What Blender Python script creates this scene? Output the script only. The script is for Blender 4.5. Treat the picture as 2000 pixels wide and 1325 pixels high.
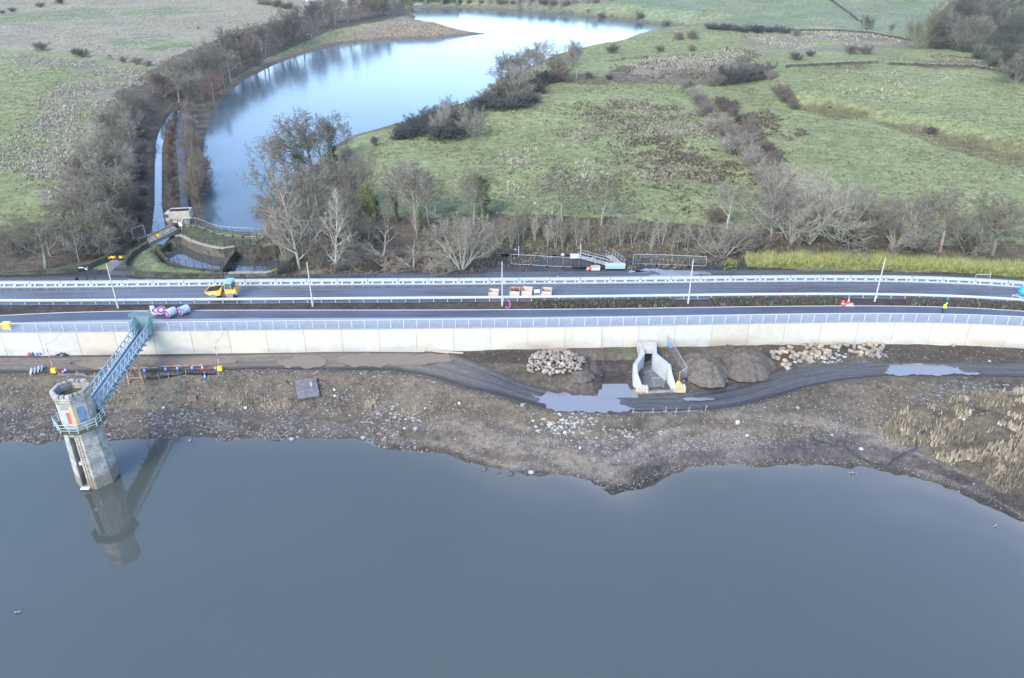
import bpy, math, random
import numpy as np
from mathutils import Vector, Matrix

for o in list(bpy.data.objects):
    bpy.data.objects.remove(o)
SC = bpy.context.scene
COL = SC.collection
R = math.radians

# ------------------------------------------------------------------ camera
HC = 48.3            # metres above the road on the dam crest
PITCH = R(28.5)
FPX = 1500.0         # focal length in pixels of a 2000 px wide picture
cs, sn = math.cos(PITCH), math.sin(PITCH)
cam_d = bpy.data.cameras.new("camera")
cam_d.sensor_width = 36.0
cam_d.lens = 36.0 * FPX / 2000.0
cam_d.clip_start = 1.0
cam_d.clip_end = 12000.0
cam = bpy.data.objects.new("camera", cam_d)
cam.location = (0, 0, HC)
cam.rotation_euler = (R(90) - PITCH, 0, 0)
COL.objects.link(cam)
SC.camera = cam

# ------------------------------------------------------------------ sky, sun, exposure
SUN_EL, SUN_AZ = 38.0, 214.0     # azimuth clockwise from +Y: behind the camera, a little to the left
W = bpy.data.worlds.new("World")
SC.world = W
W.use_nodes = True
nt = W.node_tree
sky = nt.nodes.new("ShaderNodeTexSky")
sky.sky_type = 'NISHITA'
sky.sun_disc = False
sky.sun_elevation = R(SUN_EL)
sky.sun_rotation = R(SUN_AZ)
sky.altitude = 100
sky.air_density = 0.75
sky.dust_density = 0.0
sky.ozone_density = 1.1
nt.links.new(sky.outputs[0], nt.nodes["Background"].inputs[0])
nt.nodes["Background"].inputs[1].default_value = 0.15
sd = bpy.data.lights.new("sun", 'SUN')
sd.energy = 1.5
sd.angle = R(38)
sd.color = (1.0, 0.91, 0.79)
sun = bpy.data.objects.new("sun", sd)
az, el = R(SUN_AZ), R(SUN_EL)
sdir = Vector((math.sin(az) * math.cos(el), math.cos(az) * math.cos(el), math.sin(el)))
sun.rotation_euler = sdir.to_track_quat('Z', 'Y').to_euler()
sun.location = (-60, -60, 90)
COL.objects.link(sun)
SC.view_settings.view_transform = 'Standard'
SC.view_settings.look = 'None'
SC.view_settings.exposure = 2.1
SC.view_settings.gamma = 1.0
SC.cycles.max_bounces = 6
SC.cycles.diffuse_bounces = 3
SC.cycles.glossy_bounces = 3
SC.cycles.use_denoising = True

# ------------------------------------------------------------------ layout helpers
def P(px, py, z=0.0):
    """point on the level z that stands at a place measured on the photograph"""
    u = (px - 1000.0) / FPX; v = (py - 662.5) / FPX; h = HC - z
    Y = h * (cs - v * sn) / (sn + v * cs)
    return u * (Y * cs + h * sn), Y

def proj(X, Y, Z):
    h = HC - Z
    d = Y * cs + h * sn
    d = np.where(d < 1, 1, d)
    return 1000 + FPX * X / d, 662.5 + FPX * (h * cs - Y * sn) / d

def _hash(ix, iy, seed):
    n = (ix.astype(np.int64) * 374761393 + iy.astype(np.int64) * 668265263 + seed * 974711) & 0x7fffffff
    n = ((n ^ (n >> 13)) * 1274126177) & 0x7fffffff
    return ((n ^ (n >> 16)) & 0xffff) / 65535.0

def vnoise(x, y, seed=0):
    x = np.asarray(x, float); y = np.asarray(y, float)
    ix = np.floor(x); iy = np.floor(y)
    fx = x - ix; fy = y - iy
    fx = fx * fx * (3 - 2 * fx); fy = fy * fy * (3 - 2 * fy)
    a = _hash(ix, iy, seed); b = _hash(ix + 1, iy, seed)
    c = _hash(ix, iy + 1, seed); d = _hash(ix + 1, iy + 1, seed)
    return (a * (1 - fx) + b * fx) * (1 - fy) + (c * (1 - fx) + d * fx) * fy

def fbm(x, y, seed=0, oct=4):
    s = 0; a = 0.5; t = 0
    for k in range(oct):
        s = s + a * vnoise(x * 2 ** k + 17.3 * k, y * 2 ** k - 9.1 * k, seed + k); t += a; a *= 0.5
    return s / t            # 0..1

def sstep(x, a, b):
    t = np.clip((x - a) / (b - a), 0, 1)
    return t * t * (3 - 2 * t)

def sdf(poly, X, Y, far=30.0):
    """signed distance to a polygon, negative inside"""
    X = np.asarray(X, float); Y = np.asarray(Y, float)
    shp = X.shape; X = X.ravel(); Y = Y.ravel()
    p = np.asarray(poly, float)
    out = np.full(X.shape, far)
    m = (X > p[:, 0].min() - far) & (X < p[:, 0].max() + far) & (Y > p[:, 1].min() - far) & (Y < p[:, 1].max() + far)
    if not m.any():
        return out.reshape(shp)
    x = X[m]; y = Y[m]
    d2 = np.full(x.shape, 1e18); ins = np.zeros(x.shape, bool)
    n = len(p)
    for i in range(n):
        ax, ay = p[i]; bx, by = p[(i + 1) % n]
        ex, ey = bx - ax, by - ay
        L = ex * ex + ey * ey + 1e-12
        t = np.clip(((x - ax) * ex + (y - ay) * ey) / L, 0, 1)
        d2 = np.minimum(d2, (x - ax - t * ex) ** 2 + (y - ay - t * ey) ** 2)
        c = ((ay > y) != (by > y)) & (x < ex * (y - ay) / (ey if abs(ey) > 1e-12 else 1e-12) + ax)
        ins ^= c
    d = np.sqrt(d2)
    out[m] = np.minimum(np.where(ins, -d, d), far)
    return out.reshape(shp)

def inpoly(poly, x, y):
    p = np.asarray(poly, float); ins = np.zeros(x.shape, bool); n = len(p)
    for i in range(n):
        ax, ay = p[i]; bx, by = p[(i + 1) % n]
        ey = by - ay
        ins ^= ((ay > y) != (by > y)) & (x < (bx - ax) * (y - ay) / (ey if abs(ey) > 1e-12 else 1e-12) + ax)
    return ins

class Line:
    """Y as a smooth function of X through points measured on the photograph at level z"""
    def __init__(s, pts, z=0.0, sm=9, poly=None):
        q = sorted(P(a, b, z) for a, b in pts)
        xs = np.array([a for a, b in q]); ys = np.array([b for a, b in q])
        s.gx = np.linspace(-170, 170, 681)
        if poly:
            c = np.polyfit(xs / 80, ys, poly)
            gy = np.polyval(c, s.gx / 80)
            lo, hi = xs[0], xs[-1]
            dc = np.polyder(c)
            for e, m in ((lo, s.gx < lo), (hi, s.gx > hi)):
                gy[m] = np.polyval(c, e / 80) + np.polyval(dc, e / 80) / 80 * (s.gx[m] - e)
        else:
            gy = np.interp(s.gx, xs, ys)
            for e, e2, m in ((0, 1, s.gx < xs[0]), (-1, -2, s.gx > xs[-1])):
                gy[m] = ys[e] + (ys[e] - ys[e2]) / (xs[e] - xs[e2]) * (s.gx[m] - xs[e])
            k = np.hanning(sm + 2)[1:-1]; k /= k.sum()
            pad = sm // 2
            gp = np.concatenate([gy[0] - (gy[1] - gy[0]) * np.arange(pad, 0, -1), gy, gy[-1] + (gy[-1] - gy[-2]) * np.arange(1, pad + 1)])
            gy = np.convolve(gp, k, 'valid')
        s.gy = gy
    def __call__(s, x):
        return np.interp(x, s.gx, s.gy)

# ------------------------------------------------------------------ mesh helpers
class MB:
    def __init__(s):
        s.v = []; s.f = []
    def add(s, vs, fs):
        b = len(s.v); s.v += [tuple(q) for q in vs]; s.f += [tuple(b + i for i in q) for q in fs]
    def box(s, c, d, rz=0.0, ry=0.0, rx=0.0, taper=1.0):
        M = Matrix.Rotation(rz, 3, 'Z') @ Matrix.Rotation(ry, 3, 'Y') @ Matrix.Rotation(rx, 3, 'X')
        vs = []
        for z in (-.5, .5):
            k = 1.0 if z < 0 else taper
            for x, y in ((-.5, -.5), (.5, -.5), (.5, .5), (-.5, .5)):
                q = M @ Vector((x * d[0] * k, y * d[1] * k, z * d[2]))
                vs.append((q.x + c[0], q.y + c[1], q.z + c[2]))
        s.add(vs, [(3, 2, 1, 0), (4, 5, 6, 7), (0, 1, 5, 4), (1, 2, 6, 5), (2, 3, 7, 6), (3, 0, 4, 7)])
    def bar(s, a, b, w, h=None):
        a = Vector(a); b = Vector(b); d = b - a
        if d.length < 1e-6: return
        h = h or w
        up = Vector((0, 0, 1)) if abs(d.normalized().z) < .95 else Vector((0, 1, 0))
        sx = d.cross(up).normalized() * w / 2; sz = sx.cross(d).normalized() * h / 2
        vs = [p + k * sx + l * sz for p in (a, b) for k, l in ((-1, -1), (1, -1), (1, 1), (-1, 1))]
        s.add(vs, [(3, 2, 1, 0), (4, 5, 6, 7), (0, 1, 5, 4), (1, 2, 6, 5), (2, 3, 7, 6), (3, 0, 4, 7)])
    def tube(s, a, b, r0, r1=None, n=8, cap=True):
        a = Vector(a); b = Vector(b); d = (b - a)
        if d.length < 1e-6: return
        r1 = r0 if r1 is None else r1
        d.normalize()
        up = Vector((0, 0, 1)) if abs(d.z) < .9 else Vector((1, 0, 0))
        u = d.cross(up).normalized(); w = u.cross(d)
        vs = []
        for p, r in ((a, r0), (b, r1)):
            for i in range(n):
                t = 2 * math.pi * i / n
                vs.append(p + u * (r * math.cos(t)) - w * (r * math.sin(t)))
        fs = [(i, (i + 1) % n, n + (i + 1) % n, n + i) for i in range(n)]
        if cap: fs += [tuple(range(n - 1, -1, -1)), tuple(range(n, 2 * n))]
        s.add(vs, fs)
    def path(s, pts, r, n=6):
        for a, b in zip(pts[:-1], pts[1:]): s.tube(a, b, r, r, n)
    def lathe(s, prof, n=16, axis='Z', c=(0, 0, 0), close=False):
        vs = []
        for r, z in prof:
            for i in range(n):
                t = 2 * math.pi * i / n
                q = (r * math.cos(t), r * math.sin(t), z)
                if axis == 'Y': q = (q[0], -q[2], q[1])
                if axis == 'X': q = (q[2], q[0], q[1])
                vs.append((q[0] + c[0], q[1] + c[1], q[2] + c[2]))
        m = len(prof); fs = []
        for k in range(m - 1 if not close else m):
            k2 = (k + 1) % m
            for i in range(n):
                fs.append((k * n + i, k * n + (i + 1) % n, k2 * n + (i + 1) % n, k2 * n + i))
        if not close:
            fs += [tuple(range(n - 1, -1, -1)), tuple((m - 1) * n + i for i in range(n))]
        s.add(vs, fs)
    def prism(s, pts, z0, z1):
        n = len(pts)
        a = sum(pts[i][0] * pts[(i + 1) % n][1] - pts[(i + 1) % n][0] * pts[i][1] for i in range(n))
        if a < 0: pts = pts[::-1]
        vs = [(x, y, z0) for x, y in pts] + [(x, y, z1) for x, y in pts]
        s.add(vs, [tuple(range(n - 1, -1, -1)), tuple(range(n, 2 * n))] + [(i, (i + 1) % n, n + (i + 1) % n, n + i) for i in range(n)])
    def xprism(s, prof, y0, y1):
        """profile in XZ extruded along Y"""
        n = len(prof)
        vs = [(x, y0, z) for x, z in prof] + [(x, y1, z) for x, z in prof]
        s.add(vs, [tuple(range(n)), tuple(range(2 * n - 1, n - 1, -1))] + [(i, n + i, n + (i + 1) % n, (i + 1) % n) for i in range(n)])
    def sweep(s, pts, prof, closed_prof=True, caps=True):
        """profile (offset across, height) swept along a list of 3-D points, level profile"""
        n = len(prof); m = len(pts); vs = []
        for i, p in enumerate(pts):
            a = Vector(pts[max(i - 1, 0)]); b = Vector(pts[min(i + 1, m - 1)])
            t = b - a; t.z = 0; t.normalize()
            nx, ny = -t.y, t.x
            for o, h in prof: vs.append((p[0] + nx * o, p[1] + ny * o, p[2] + h))
        fs = []
        for i in range(m - 1):
            for k in range(n if closed_prof else n - 1):
                k2 = (k + 1) % n
                fs.append((i * n + k, i * n + k2, (i + 1) * n + k2, (i + 1) * n + k))
        if caps and closed_prof: fs += [tuple(range(n)), tuple((m - 1) * n + k for k in range(n - 1, -1, -1))]
        s.add(vs, fs)
    def build(s, name, mat, parent=None, smooth=False):
        me = bpy.data.meshes.new(name)
        me.from_pydata(s.v, [], s.f)
        if mat: me.materials.append(mat)
        if smooth: me.polygons.foreach_set('use_smooth', [True] * len(me.polygons))
        me.update()
        o = bpy.data.objects.new(name, me)
        COL.objects.link(o)
        if parent is not None: o.parent = parent
        return o

def npmesh(name, V, F, mat, smooth=True, cols=None):
    me = bpy.data.meshes.new(name)
    V = np.asarray(V, np.float32); F = np.asarray(F, np.int32)
    k = F.shape[1]
    me.vertices.add(len(V)); me.vertices.foreach_set('co', V.ravel())
    me.loops.add(F.size); me.loops.foreach_set('vertex_index', F.ravel())
    me.polygons.add(len(F)); me.polygons.foreach_set('loop_start', np.arange(0, F.size, k, dtype=np.int32))
    me.update(calc_edges=True)
    if smooth: me.polygons.foreach_set('use_smooth', np.ones(len(F), bool))
    if cols is not None:
        a = me.color_attributes.new('tint', 'FLOAT_COLOR', 'POINT')
        c = np.ones((len(V), 4), np.float32); c[:, :cols.shape[1]] = cols
        a.data.foreach_set('color', c.ravel())
    me.materials.append(mat)
    me.validate()
    o = bpy.data.objects.new(name, me); COL.objects.link(o)
    return o

def grid_faces(nr, nc):
    i = np.arange(nr - 1)[:, None] * nc + np.arange(nc - 1)[None, :]
    return np.stack([i, i + 1, i + nc + 1, i + nc], -1).reshape(-1, 4)

def tag(o, label=None, cat=None, group=None, kind=None):
    if label: o['label'] = label
    if cat: o['category'] = cat
    if group: o['group'] = group
    if kind: o['kind'] = kind
    return o

def thing(name, label, cat, loc=(0, 0, 0), rz=0.0, group=None):
    o = bpy.data.objects.new(name, None); COL.objects.link(o)
    o.empty_display_size = .3
    o.location = loc; o.rotation_euler = (0, 0, rz)
    return tag(o, label, cat, group)

def dup(root, loc=None, rz=None, label=None, scale=None, color=None):
    r = root.copy(); COL.objects.link(r)
    if loc is not None: r.location = loc
    if rz is not None: r.rotation_euler = (0, 0, rz)
    if scale is not None: r.scale = scale
    if label: r['label'] = label
    if color: r.color = color
    for ch in root.children:
        c = ch.copy(); COL.objects.link(c); c.parent = r
        if color: c.color = color
        for g in ch.children:
            d = g.copy(); COL.objects.link(d); d.parent = c
    return r

ORD = ['first', 'second', 'third', 'fourth', 'fifth', 'sixth', 'seventh', 'eighth', 'ninth', 'tenth', 'eleventh', 'twelfth',
       'thirteenth', 'fourteenth', 'fifteenth', 'sixteenth', 'seventeenth', 'eighteenth', 'nineteenth', 'twentieth']
def ordw(i):
    if i < 20: return ORD[i]
    tens = ['', '', 'twenty', 'thirty', 'forty', 'fifty', 'sixty', 'seventy', 'eighty', 'ninety']
    n = i + 1
    if n >= 100: return 'hundred-and-' + (ordw(n - 101) if n > 100 else 'zero')
    return tens[n // 10] + ('-' + ORD[n % 10 - 1] if n % 10 else 'th')

# ------------------------------------------------------------------ materials
def mat(name, col, rough=0.8, spec=0.3, var=0.15, scale=3.0, bump=0.0, bscale=None, metal=0.0, stretch=(1, 1, 1), col2=None, ior=None):
    """one colour mottled by noise, optional second colour, optional bump"""
    m = bpy.data.materials.new(name); m.use_nodes = True
    t = m.node_tree; L = t.links; b = t.nodes['Principled BSDF']
    b.inputs['Roughness'].default_value = rough
    b.inputs['Specular IOR Level'].default_value = spec
    b.inputs['Metallic'].default_value = metal
    if ior: b.inputs['IOR'].default_value = ior
    co = t.nodes.new('ShaderNodeTexCoord'); mp = t.nodes.new('ShaderNodeMapping')
    mp.inputs['Scale'].default_value = stretch
    L.new(co.outputs['Object'], mp.inputs[0])
    n = t.nodes.new('ShaderNodeTexNoise'); n.inputs['Scale'].default_value = scale; n.inputs['Detail'].default_value = 5
    L.new(mp.outputs[0], n.inputs['Vector'])
    mx = t.nodes.new('ShaderNodeMix'); mx.data_type = 'RGBA'
    c = col
    if col2 is None:
        mx.inputs[6].default_value = tuple(max(0, q * (1 - var)) for q in c) + (1,)
        mx.inputs[7].default_value = tuple(min(1, q * (1 + var)) for q in c) + (1,)
    else:
        mx.inputs[6].default_value = c + (1,); mx.inputs[7].default_value = col2 + (1,)
    rp = t.nodes.new('ShaderNodeMapRange'); rp.inputs[1].default_value = .3; rp.inputs[2].default_value = .7
    L.new(n.outputs[0], rp.inputs[0]); L.new(rp.outputs[0], mx.inputs[0]); L.new(mx.outputs[2], b.inputs['Base Color'])
    if bump:
        n2 = t.nodes.new('ShaderNodeTexNoise'); n2.inputs['Scale'].default_value = bscale or scale * 4; n2.inputs['Detail'].default_value = 6
        L.new(mp.outputs[0], n2.inputs['Vector'])
        bp = t.nodes.new('ShaderNodeBump'); bp.inputs['Strength'].default_value = 1; bp.inputs['Distance'].default_value = bump
        L.new(n2.outputs[0], bp.inputs['Height']); L.new(bp.outputs[0], b.inputs['Normal'])
    return m

def mat_ground(name, rough=0.95, spec=0.15, s1=1.2, s2=9.0, amt=0.5, bump=0.08, wet=False):
    """terrain: the colour of each place comes from the 'tint' attribute (alpha = wetness), broken up by two noises"""
    m = bpy.data.materials.new(name); m.use_nodes = True
    t = m.node_tree; L = t.links; b = t.nodes['Principled BSDF']
    b.inputs['Specular IOR Level'].default_value = spec
    at = t.nodes.new('ShaderNodeAttribute'); at.attribute_name = 'tint'
    co = t.nodes.new('ShaderNodeTexCoord')
    f = None
    hs = []
    for sc_, dt in ((s1, 6), (s2, 4)):
        n = t.nodes.new('ShaderNodeTexNoise'); n.inputs['Scale'].default_value = sc_; n.inputs['Detail'].default_value = dt
        n.inputs['Roughness'].default_value = .65
        L.new(co.outputs['Object'], n.inputs['Vector'])
        r = t.nodes.new('ShaderNodeMapRange'); r.inputs[1].default_value = .25; r.inputs[2].default_value = .75
        r.inputs[3].default_value = 1 - amt; r.inputs[4].default_value = 1 + amt
        L.new(n.outputs[0], r.inputs[0]); hs.append(n)
        if f is None: f = r
        else:
            mu = t.nodes.new('ShaderNodeMath'); mu.operation = 'MULTIPLY'
            L.new(f.outputs[0], mu.inputs[0]); L.new(r.outputs[0], mu.inputs[1]); f = mu
    vm = t.nodes.new('ShaderNodeVectorMath'); vm.operation = 'SCALE'
    L.new(at.outputs['Color'], vm.inputs[0]); L.new(f.outputs[0], vm.inputs['Scale'])
    L.new(vm.outputs[0], b.inputs['Base Color'])
    rr = t.nodes.new('ShaderNodeMapRange'); rr.inputs[3].default_value = rough; rr.inputs[4].default_value = 0.22
    L.new(at.outputs['Alpha'], rr.inputs[0]); L.new(rr.outputs[0], b.inputs['Roughness'])
    bp = t.nodes.new('ShaderNodeBump'); bp.inputs['Distance'].default_value = bump
    L.new(hs[1].outputs[0], bp.inputs['Height']); L.new(bp.outputs[0], b.inputs['Normal'])
    return m

def mat_water(name, col, rough=0.03, bump=0.01, scale=0.6, stretch=(1, 2.2, 1), col2=None, cscale=.02):
    m = bpy.data.materials.new(name); m.use_nodes = True
    t = m.node_tree; L = t.links; b = t.nodes['Principled BSDF']
    b.inputs['IOR'].default_value = 1.333
    b.inputs['Roughness'].default_value = rough
    b.inputs['Specular IOR Level'].default_value = .5
    co = t.nodes.new('ShaderNodeTexCoord'); mp = t.nodes.new('ShaderNodeMapping'); mp.inputs['Scale'].default_value = stretch
    L.new(co.outputs['Object'], mp.inputs[0])
    n0 = t.nodes.new('ShaderNodeTexNoise'); n0.inputs['Scale'].default_value = cscale; n0.inputs['Detail'].default_value = 4
    L.new(mp.outputs[0], n0.inputs['Vector'])
    mx = t.nodes.new('ShaderNodeMix'); mx.data_type = 'RGBA'
    mx.inputs[6].default_value = col + (1,); mx.inputs[7].default_value = (col2 or tuple(q * 1.15 for q in col)) + (1,)
    L.new(n0.outputs[0], mx.inputs[0]); L.new(mx.outputs[2], b.inputs['Base Color'])
    if bump:
        n = t.nodes.new('ShaderNodeTexNoise'); n.inputs['Scale'].default_value = scale; n.inputs['Detail'].default_value = 4
        L.new(mp.outputs[0], n.inputs['Vector'])
        bp = t.nodes.new('ShaderNodeBump'); bp.inputs['Distance'].default_value = bump
        L.new(n.outputs[0], bp.inputs['Height']); L.new(bp.outputs[0], b.inputs['Normal'])
    return m

def mat_tint(name, rough=.9, var=.35, spec=.1):
    """plants: the colour is the object's own colour, varied a little through the mesh"""
    m = bpy.data.materials.new(name); m.use_nodes = True
    t = m.node_tree; L = t.links; b = t.nodes['Principled BSDF']
    b.inputs['Roughness'].default_value = rough; b.inputs['Specular IOR Level'].default_value = spec
    oi = t.nodes.new('ShaderNodeObjectInfo'); co = t.nodes.new('ShaderNodeTexCoord')
    n = t.nodes.new('ShaderNodeTexNoise'); n.inputs['Scale'].default_value = 1.3; n.inputs['Detail'].default_value = 4
    L.new(co.outputs['Object'], n.inputs['Vector'])
    r = t.nodes.new('ShaderNodeMapRange'); r.inputs[1].default_value = .3; r.inputs[2].default_value = .7
    r.inputs[3].default_value = 1 - var; r.inputs[4].default_value = 1 + var
    L.new(n.outputs[0], r.inputs[0])
    vm = t.nodes.new('ShaderNodeVectorMath'); vm.operation = 'SCALE'
    L.new(oi.outputs['Color'], vm.inputs[0]); L.new(r.outputs[0], vm.inputs['Scale']); L.new(vm.outputs[0], b.inputs['Base Color'])
    return m

# ------------------------------------------------------------------ levels and lines of the dam crest
ZW, ZL, ZTR, ZPOOL = -7.8, -1.5, -3.45, -2.0     # near reservoir, upper lake, haul track, basin
L_far = Line([(0, 562), (280, 560), (560, 558), (1000, 555), (1400, 552), (1550, 550.3), (1700, 550), (1850, 554), (2000, 562.5)], 0, poly=5)
L_near = Line([(0, 595), (280, 593.5), (560, 592), (1000, 588), (1400, 584), (1550, 582.5), (1700, 582.3), (1850, 586), (2000, 594)], 0, poly=5)
L_kerb = Line([(0, 617.5), (180, 610.5), (300, 607.8), (500, 606.5), (700, 607.5), (900, 606), (1300, 602.5), (1450, 600.5), (1700, 598.5), (1850, 601), (2000, 609)], 0, poly=6)
L_path = Line([(0, 634), (200, 628), (500, 625), (700, 624.5), (900, 622), (1300, 619), (1450, 616.5), (1700, 614), (1850, 615.5), (2000, 621)], 0, poly=5)
L_wt = Line([(0, 649.5), (250, 647), (500, 645), (700, 643), (900, 640.5), (1300, 635.5), (1450, 632.5), (1700, 629.5), (1850, 630.5), (2000, 637)], .1, poly=5)
L_wf = Line([(0, 691), (500, 686), (750, 684), (1000, 679), (1200, 675.5), (1450, 671), (1700, 668), (1850, 669.5), (2000, 678)], -3.4, poly=5)
L_serv = Line([(0, 541), (150, 537), (300, 536), (560, 536), (700, 533.5), (850, 532), (950, 531), (1300, 529), (1450, 526.5), (1700, 529), (2000, 543)], 0, sm=21)
L_moss = Line([(-100, 528), (0, 524), (180, 512), (300, 500), (540, 498), (700, 494), (900, 486), (1000, 488), (1200, 493), (1400, 502), (1500, 506), (1700, 509), (2000, 514), (2200, 518)], -.3, sm=31)
L_shore = Line([(-100, 868), (0, 866), (60, 865), (120, 862), (230, 860), (320, 857), (400, 857), (480, 858), (570, 857), (650, 857), (700, 860), (740, 872), (800, 881), (870, 884), (920, 903), (960, 916), (1000, 922), (1080, 930), (1120, 934), (1150, 940), (1180, 952), (1205, 957), (1235, 955), (1262, 946), (1290, 927), (1320, 920), (1370, 913), (1480, 907), (1580, 906), (1680, 909), (1760, 922), (1830, 943), (1900, 968), (1960, 995), (2000, 1020), (2080, 1070), (2200, 1150)], ZW, sm=5)

def ztr(X):
    "level of the haul track: it dips where it passes the outfall"
    return ZTR - 1.0 * sstep(X, -5.0, 4.0) * (1 - sstep(X, 27.5, 38.5))
def PT(px, py, up=0.0):
    X = (px - 1000) * .0695
    for _ in range(3):
        z = float(ztr(X)) + up; X, Y = P(px, py, z)
    return X, Y
L_t1 = L_t2 = None
def tline(pts, sm):
    l = Line(pts, 0); q = sorted(PT(a, b) for a, b in pts)
    xs = np.array([a for a, b in q]); ys = np.array([b for a, b in q])
    gy = np.interp(l.gx, xs, ys); k = np.hanning(sm + 2)[1:-1]; k /= k.sum(); pad = sm // 2
    l.gy = np.convolve(np.pad(gy, pad, 'edge'), k, 'valid'); return l
L_t1 = tline([(-200, 702), (0, 699), (300, 696), (500, 692), (650, 688), (750, 688), (880, 690), (925, 708), (1000, 743), (1080, 765), (1180, 776), (1320, 772), (1400, 757), (1500, 732), (1600, 716), (1720, 709), (2000, 711), (2200, 714)], 9)
L_t2 = tline([(-200, 729), (0, 728), (100, 728), (430, 724), (500, 720), (640, 722), (760, 722), (840, 735), (930, 763), (1020, 785), (1080, 799), (1200, 805), (1380, 802), (1480, 785), (1560, 761), (1640, 743), (1740, 734), (2000, 737), (2200, 738)], 9)

def PP(pts, z): return [P(a, b, z) for a, b in pts]
LAKE = PP([(392, 440), (386, 400), (386, 330), (392, 270), (406, 225), (432, 190), (470, 158), (530, 127), (590, 105), (660, 86), (750, 76.5), (860, 72.5), (944, 66.5),
           (900, 61.5), (830, 47), (799, 43.5), (809, 34), (797, 22), (803, 15.5), (900, 15), (1000, 20), (1100, 27), (1200, 38), (1280, 47), (1345, 52.5), (1376, 53), (1350, 58), (1300, 65),
           (1250, 73), (1200, 83), (1180, 93), (1140, 94), (1090, 108), (1060, 120), (1000, 152), (975, 175), (940, 194), (880, 210), (800, 237), (740, 254), (692, 267),
           (650, 292), (612, 332), (566, 380), (538, 420), (524, 452), (500, 459), (455, 456), (420, 450)], ZL)
STREAM = PP([(290, 460), (297, 400), (298, 330), (301, 275), (310, 250), (328, 225), (350, 203), (360, 207), (343, 235), (326, 262), (320, 290), (321, 400), (328, 440), (341, 461), (313, 489), (300, 477)], ZL - .1)
BASIN = PP([(313, 490), (330, 507), (355, 517), (385, 522), (409, 524), (436, 526.5), (520, 526.5), (536, 512), (541, 492), (536, 480), (497, 480), (460, 479), (437, 483), (415, 480.5), (392, 474.5), (371, 467.5), (356, 459), (343, 465)], -.4)
PLAT = PP([(346, 449), (362, 436), (385, 440), (420, 452), (455, 458), (500, 462), (535, 463), (541, 480), (497, 480), (460, 479), (437, 483), (415, 480.5), (392, 474.5), (371, 467.5), (356, 459)], -.4)
ISLE = PP([(243, 522), (248, 503), (264, 487), (286, 476), (302, 480), (313, 491), (330, 507), (355, 517), (385, 522), (409, 524), (412, 531), (300, 532)], -.3)
TERR1 = PP([(1500, 197), (1560, 203), (1640, 214), (1720, 231), (1800, 246), (1870, 268), (1960, 292), (2060, 310), (2300, 250), (2200, 120), (1900, 128), (1700, 126), (1540, 132), (1480, 160)], 3.5)
TERR2 = PP([(1060, 135), (1110, 118), (1180, 103), (1270, 92), (1370, 90), (1450, 110), (1480, 60), (1340, 66), (1240, 78), (1150, 100), (1080, 118)], 2.0)
OUTP = PP([(1252, 672), (1277, 672), (1280, 690), (1310, 714), (1316, 768), (1244, 768), (1240, 720), (1251, 690)], -4.4)
PIT = PP([(1162, 716), (1240, 712), (1244, 782), (1160, 782)], -4.3)

def zg(X, Y):
    """height of the land behind the dam wall"""
    X = np.asarray(X, float); Y = np.asarray(Y, float)
    dl = sdf(LAKE, X, Y, 40.0); ds = sdf(STREAM, X, Y, 20.0)
    rgt = sstep(X, -40, -5)
    w = 6 + 5 * (1 - sstep(X, 0, 40))
    s = sstep(Y - L_moss(X), 0, w)
    far = sstep(Y, 140, 260)
    field = (1 - rgt) * (1.0 + 1.2 * far) + rgt * (2.2 + 1.3 * far)
    field = field + (fbm(X / 45, Y / 45, 3, 3) - .5) * 3.0 * sstep(Y, 130, 190) + (fbm(X / 9, Y / 9, 8, 3) - .5) * .6 * s
    field = field + 2.6 * sstep(-sdf(TERR1, X, Y), -1, 7) + 1.5 * sstep(-sdf(TERR2, X, Y), -3, 6)
    field = field + sstep(Y, 330, 620) * (3 + 9 * sstep(X, 60, 260)) + sstep(Y, 560, 2200) * (50 + 40 * fbm(X / 500, Y / 500, 5, 3))
    z = -.3 + (field + .3) * s
    # crest: road platform
    z = np.where(Y < L_far(X) + .6, -.07, z)
    k = sstep(Y - L_far(X), .6, 3.0)
    z = np.where(Y < L_serv(X) + 1.5, np.minimum(z, -.07 - .12 * k), z)
    # shores
    b = sstep(dl, 0, 16); b2 = sstep(ds, 0, 8)
    sh = ZL + .35
    z = np.where(dl < 16, sh + (z - sh) * b, z)
    z = np.where(ds < 8, np.minimum(z, sh + (z - sh) * b2), z)
    z = np.where(dl < 0, sh - 1.8 * sstep(-dl, 0, 3.5), z)
    z = np.where(ds < 0, np.minimum(z, sh - 1.2 * sstep(-ds, 0, 1.2)), z)
    q = sdf(PLAT, X, Y, 10); z = z + (-.42 - z) * sstep(-q, -1.0, .1)
    q = sdf(ISLE, X, Y, 10); z = z + (-.25 + .35 * sstep(-q, 0, 4) - z) * sstep(-q, -.8, .1)
    q = sdf(BASIN, X, Y, 10); z = np.where(q < .15, -3.7, z)
    return z

_T = np.linspace(95, 1500, 1500) ** 1.0
def G(px, py):
    """where the sight line through a place on the photograph meets the land behind the dam"""
    dx = (px - 1000) / FPX; dv = (py - 662.5) / FPX
    dY = cs - dv * sn; dZ = -sn - dv * cs
    if dZ > -.02: dZ = -.02
    t = np.geomspace(80, 1400, 700)
    X, Y, Z = dx * t, dY * t, HC + dZ * t
    below = Z < zg(X, Y)
    i = int(np.argmax(below)) if below.any() else len(t) - 1
    i = max(i, 1)
    t = np.linspace(t[i - 1], t[i], 40)
    X, Y, Z = dx * t, dY * t, HC + dZ * t
    g = zg(X, Y); below = Z <= g
    i = int(np.argmax(below)) if below.any() else len(t) - 1
    return float(X[i]), float(Y[i]), float(g[i])

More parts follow.
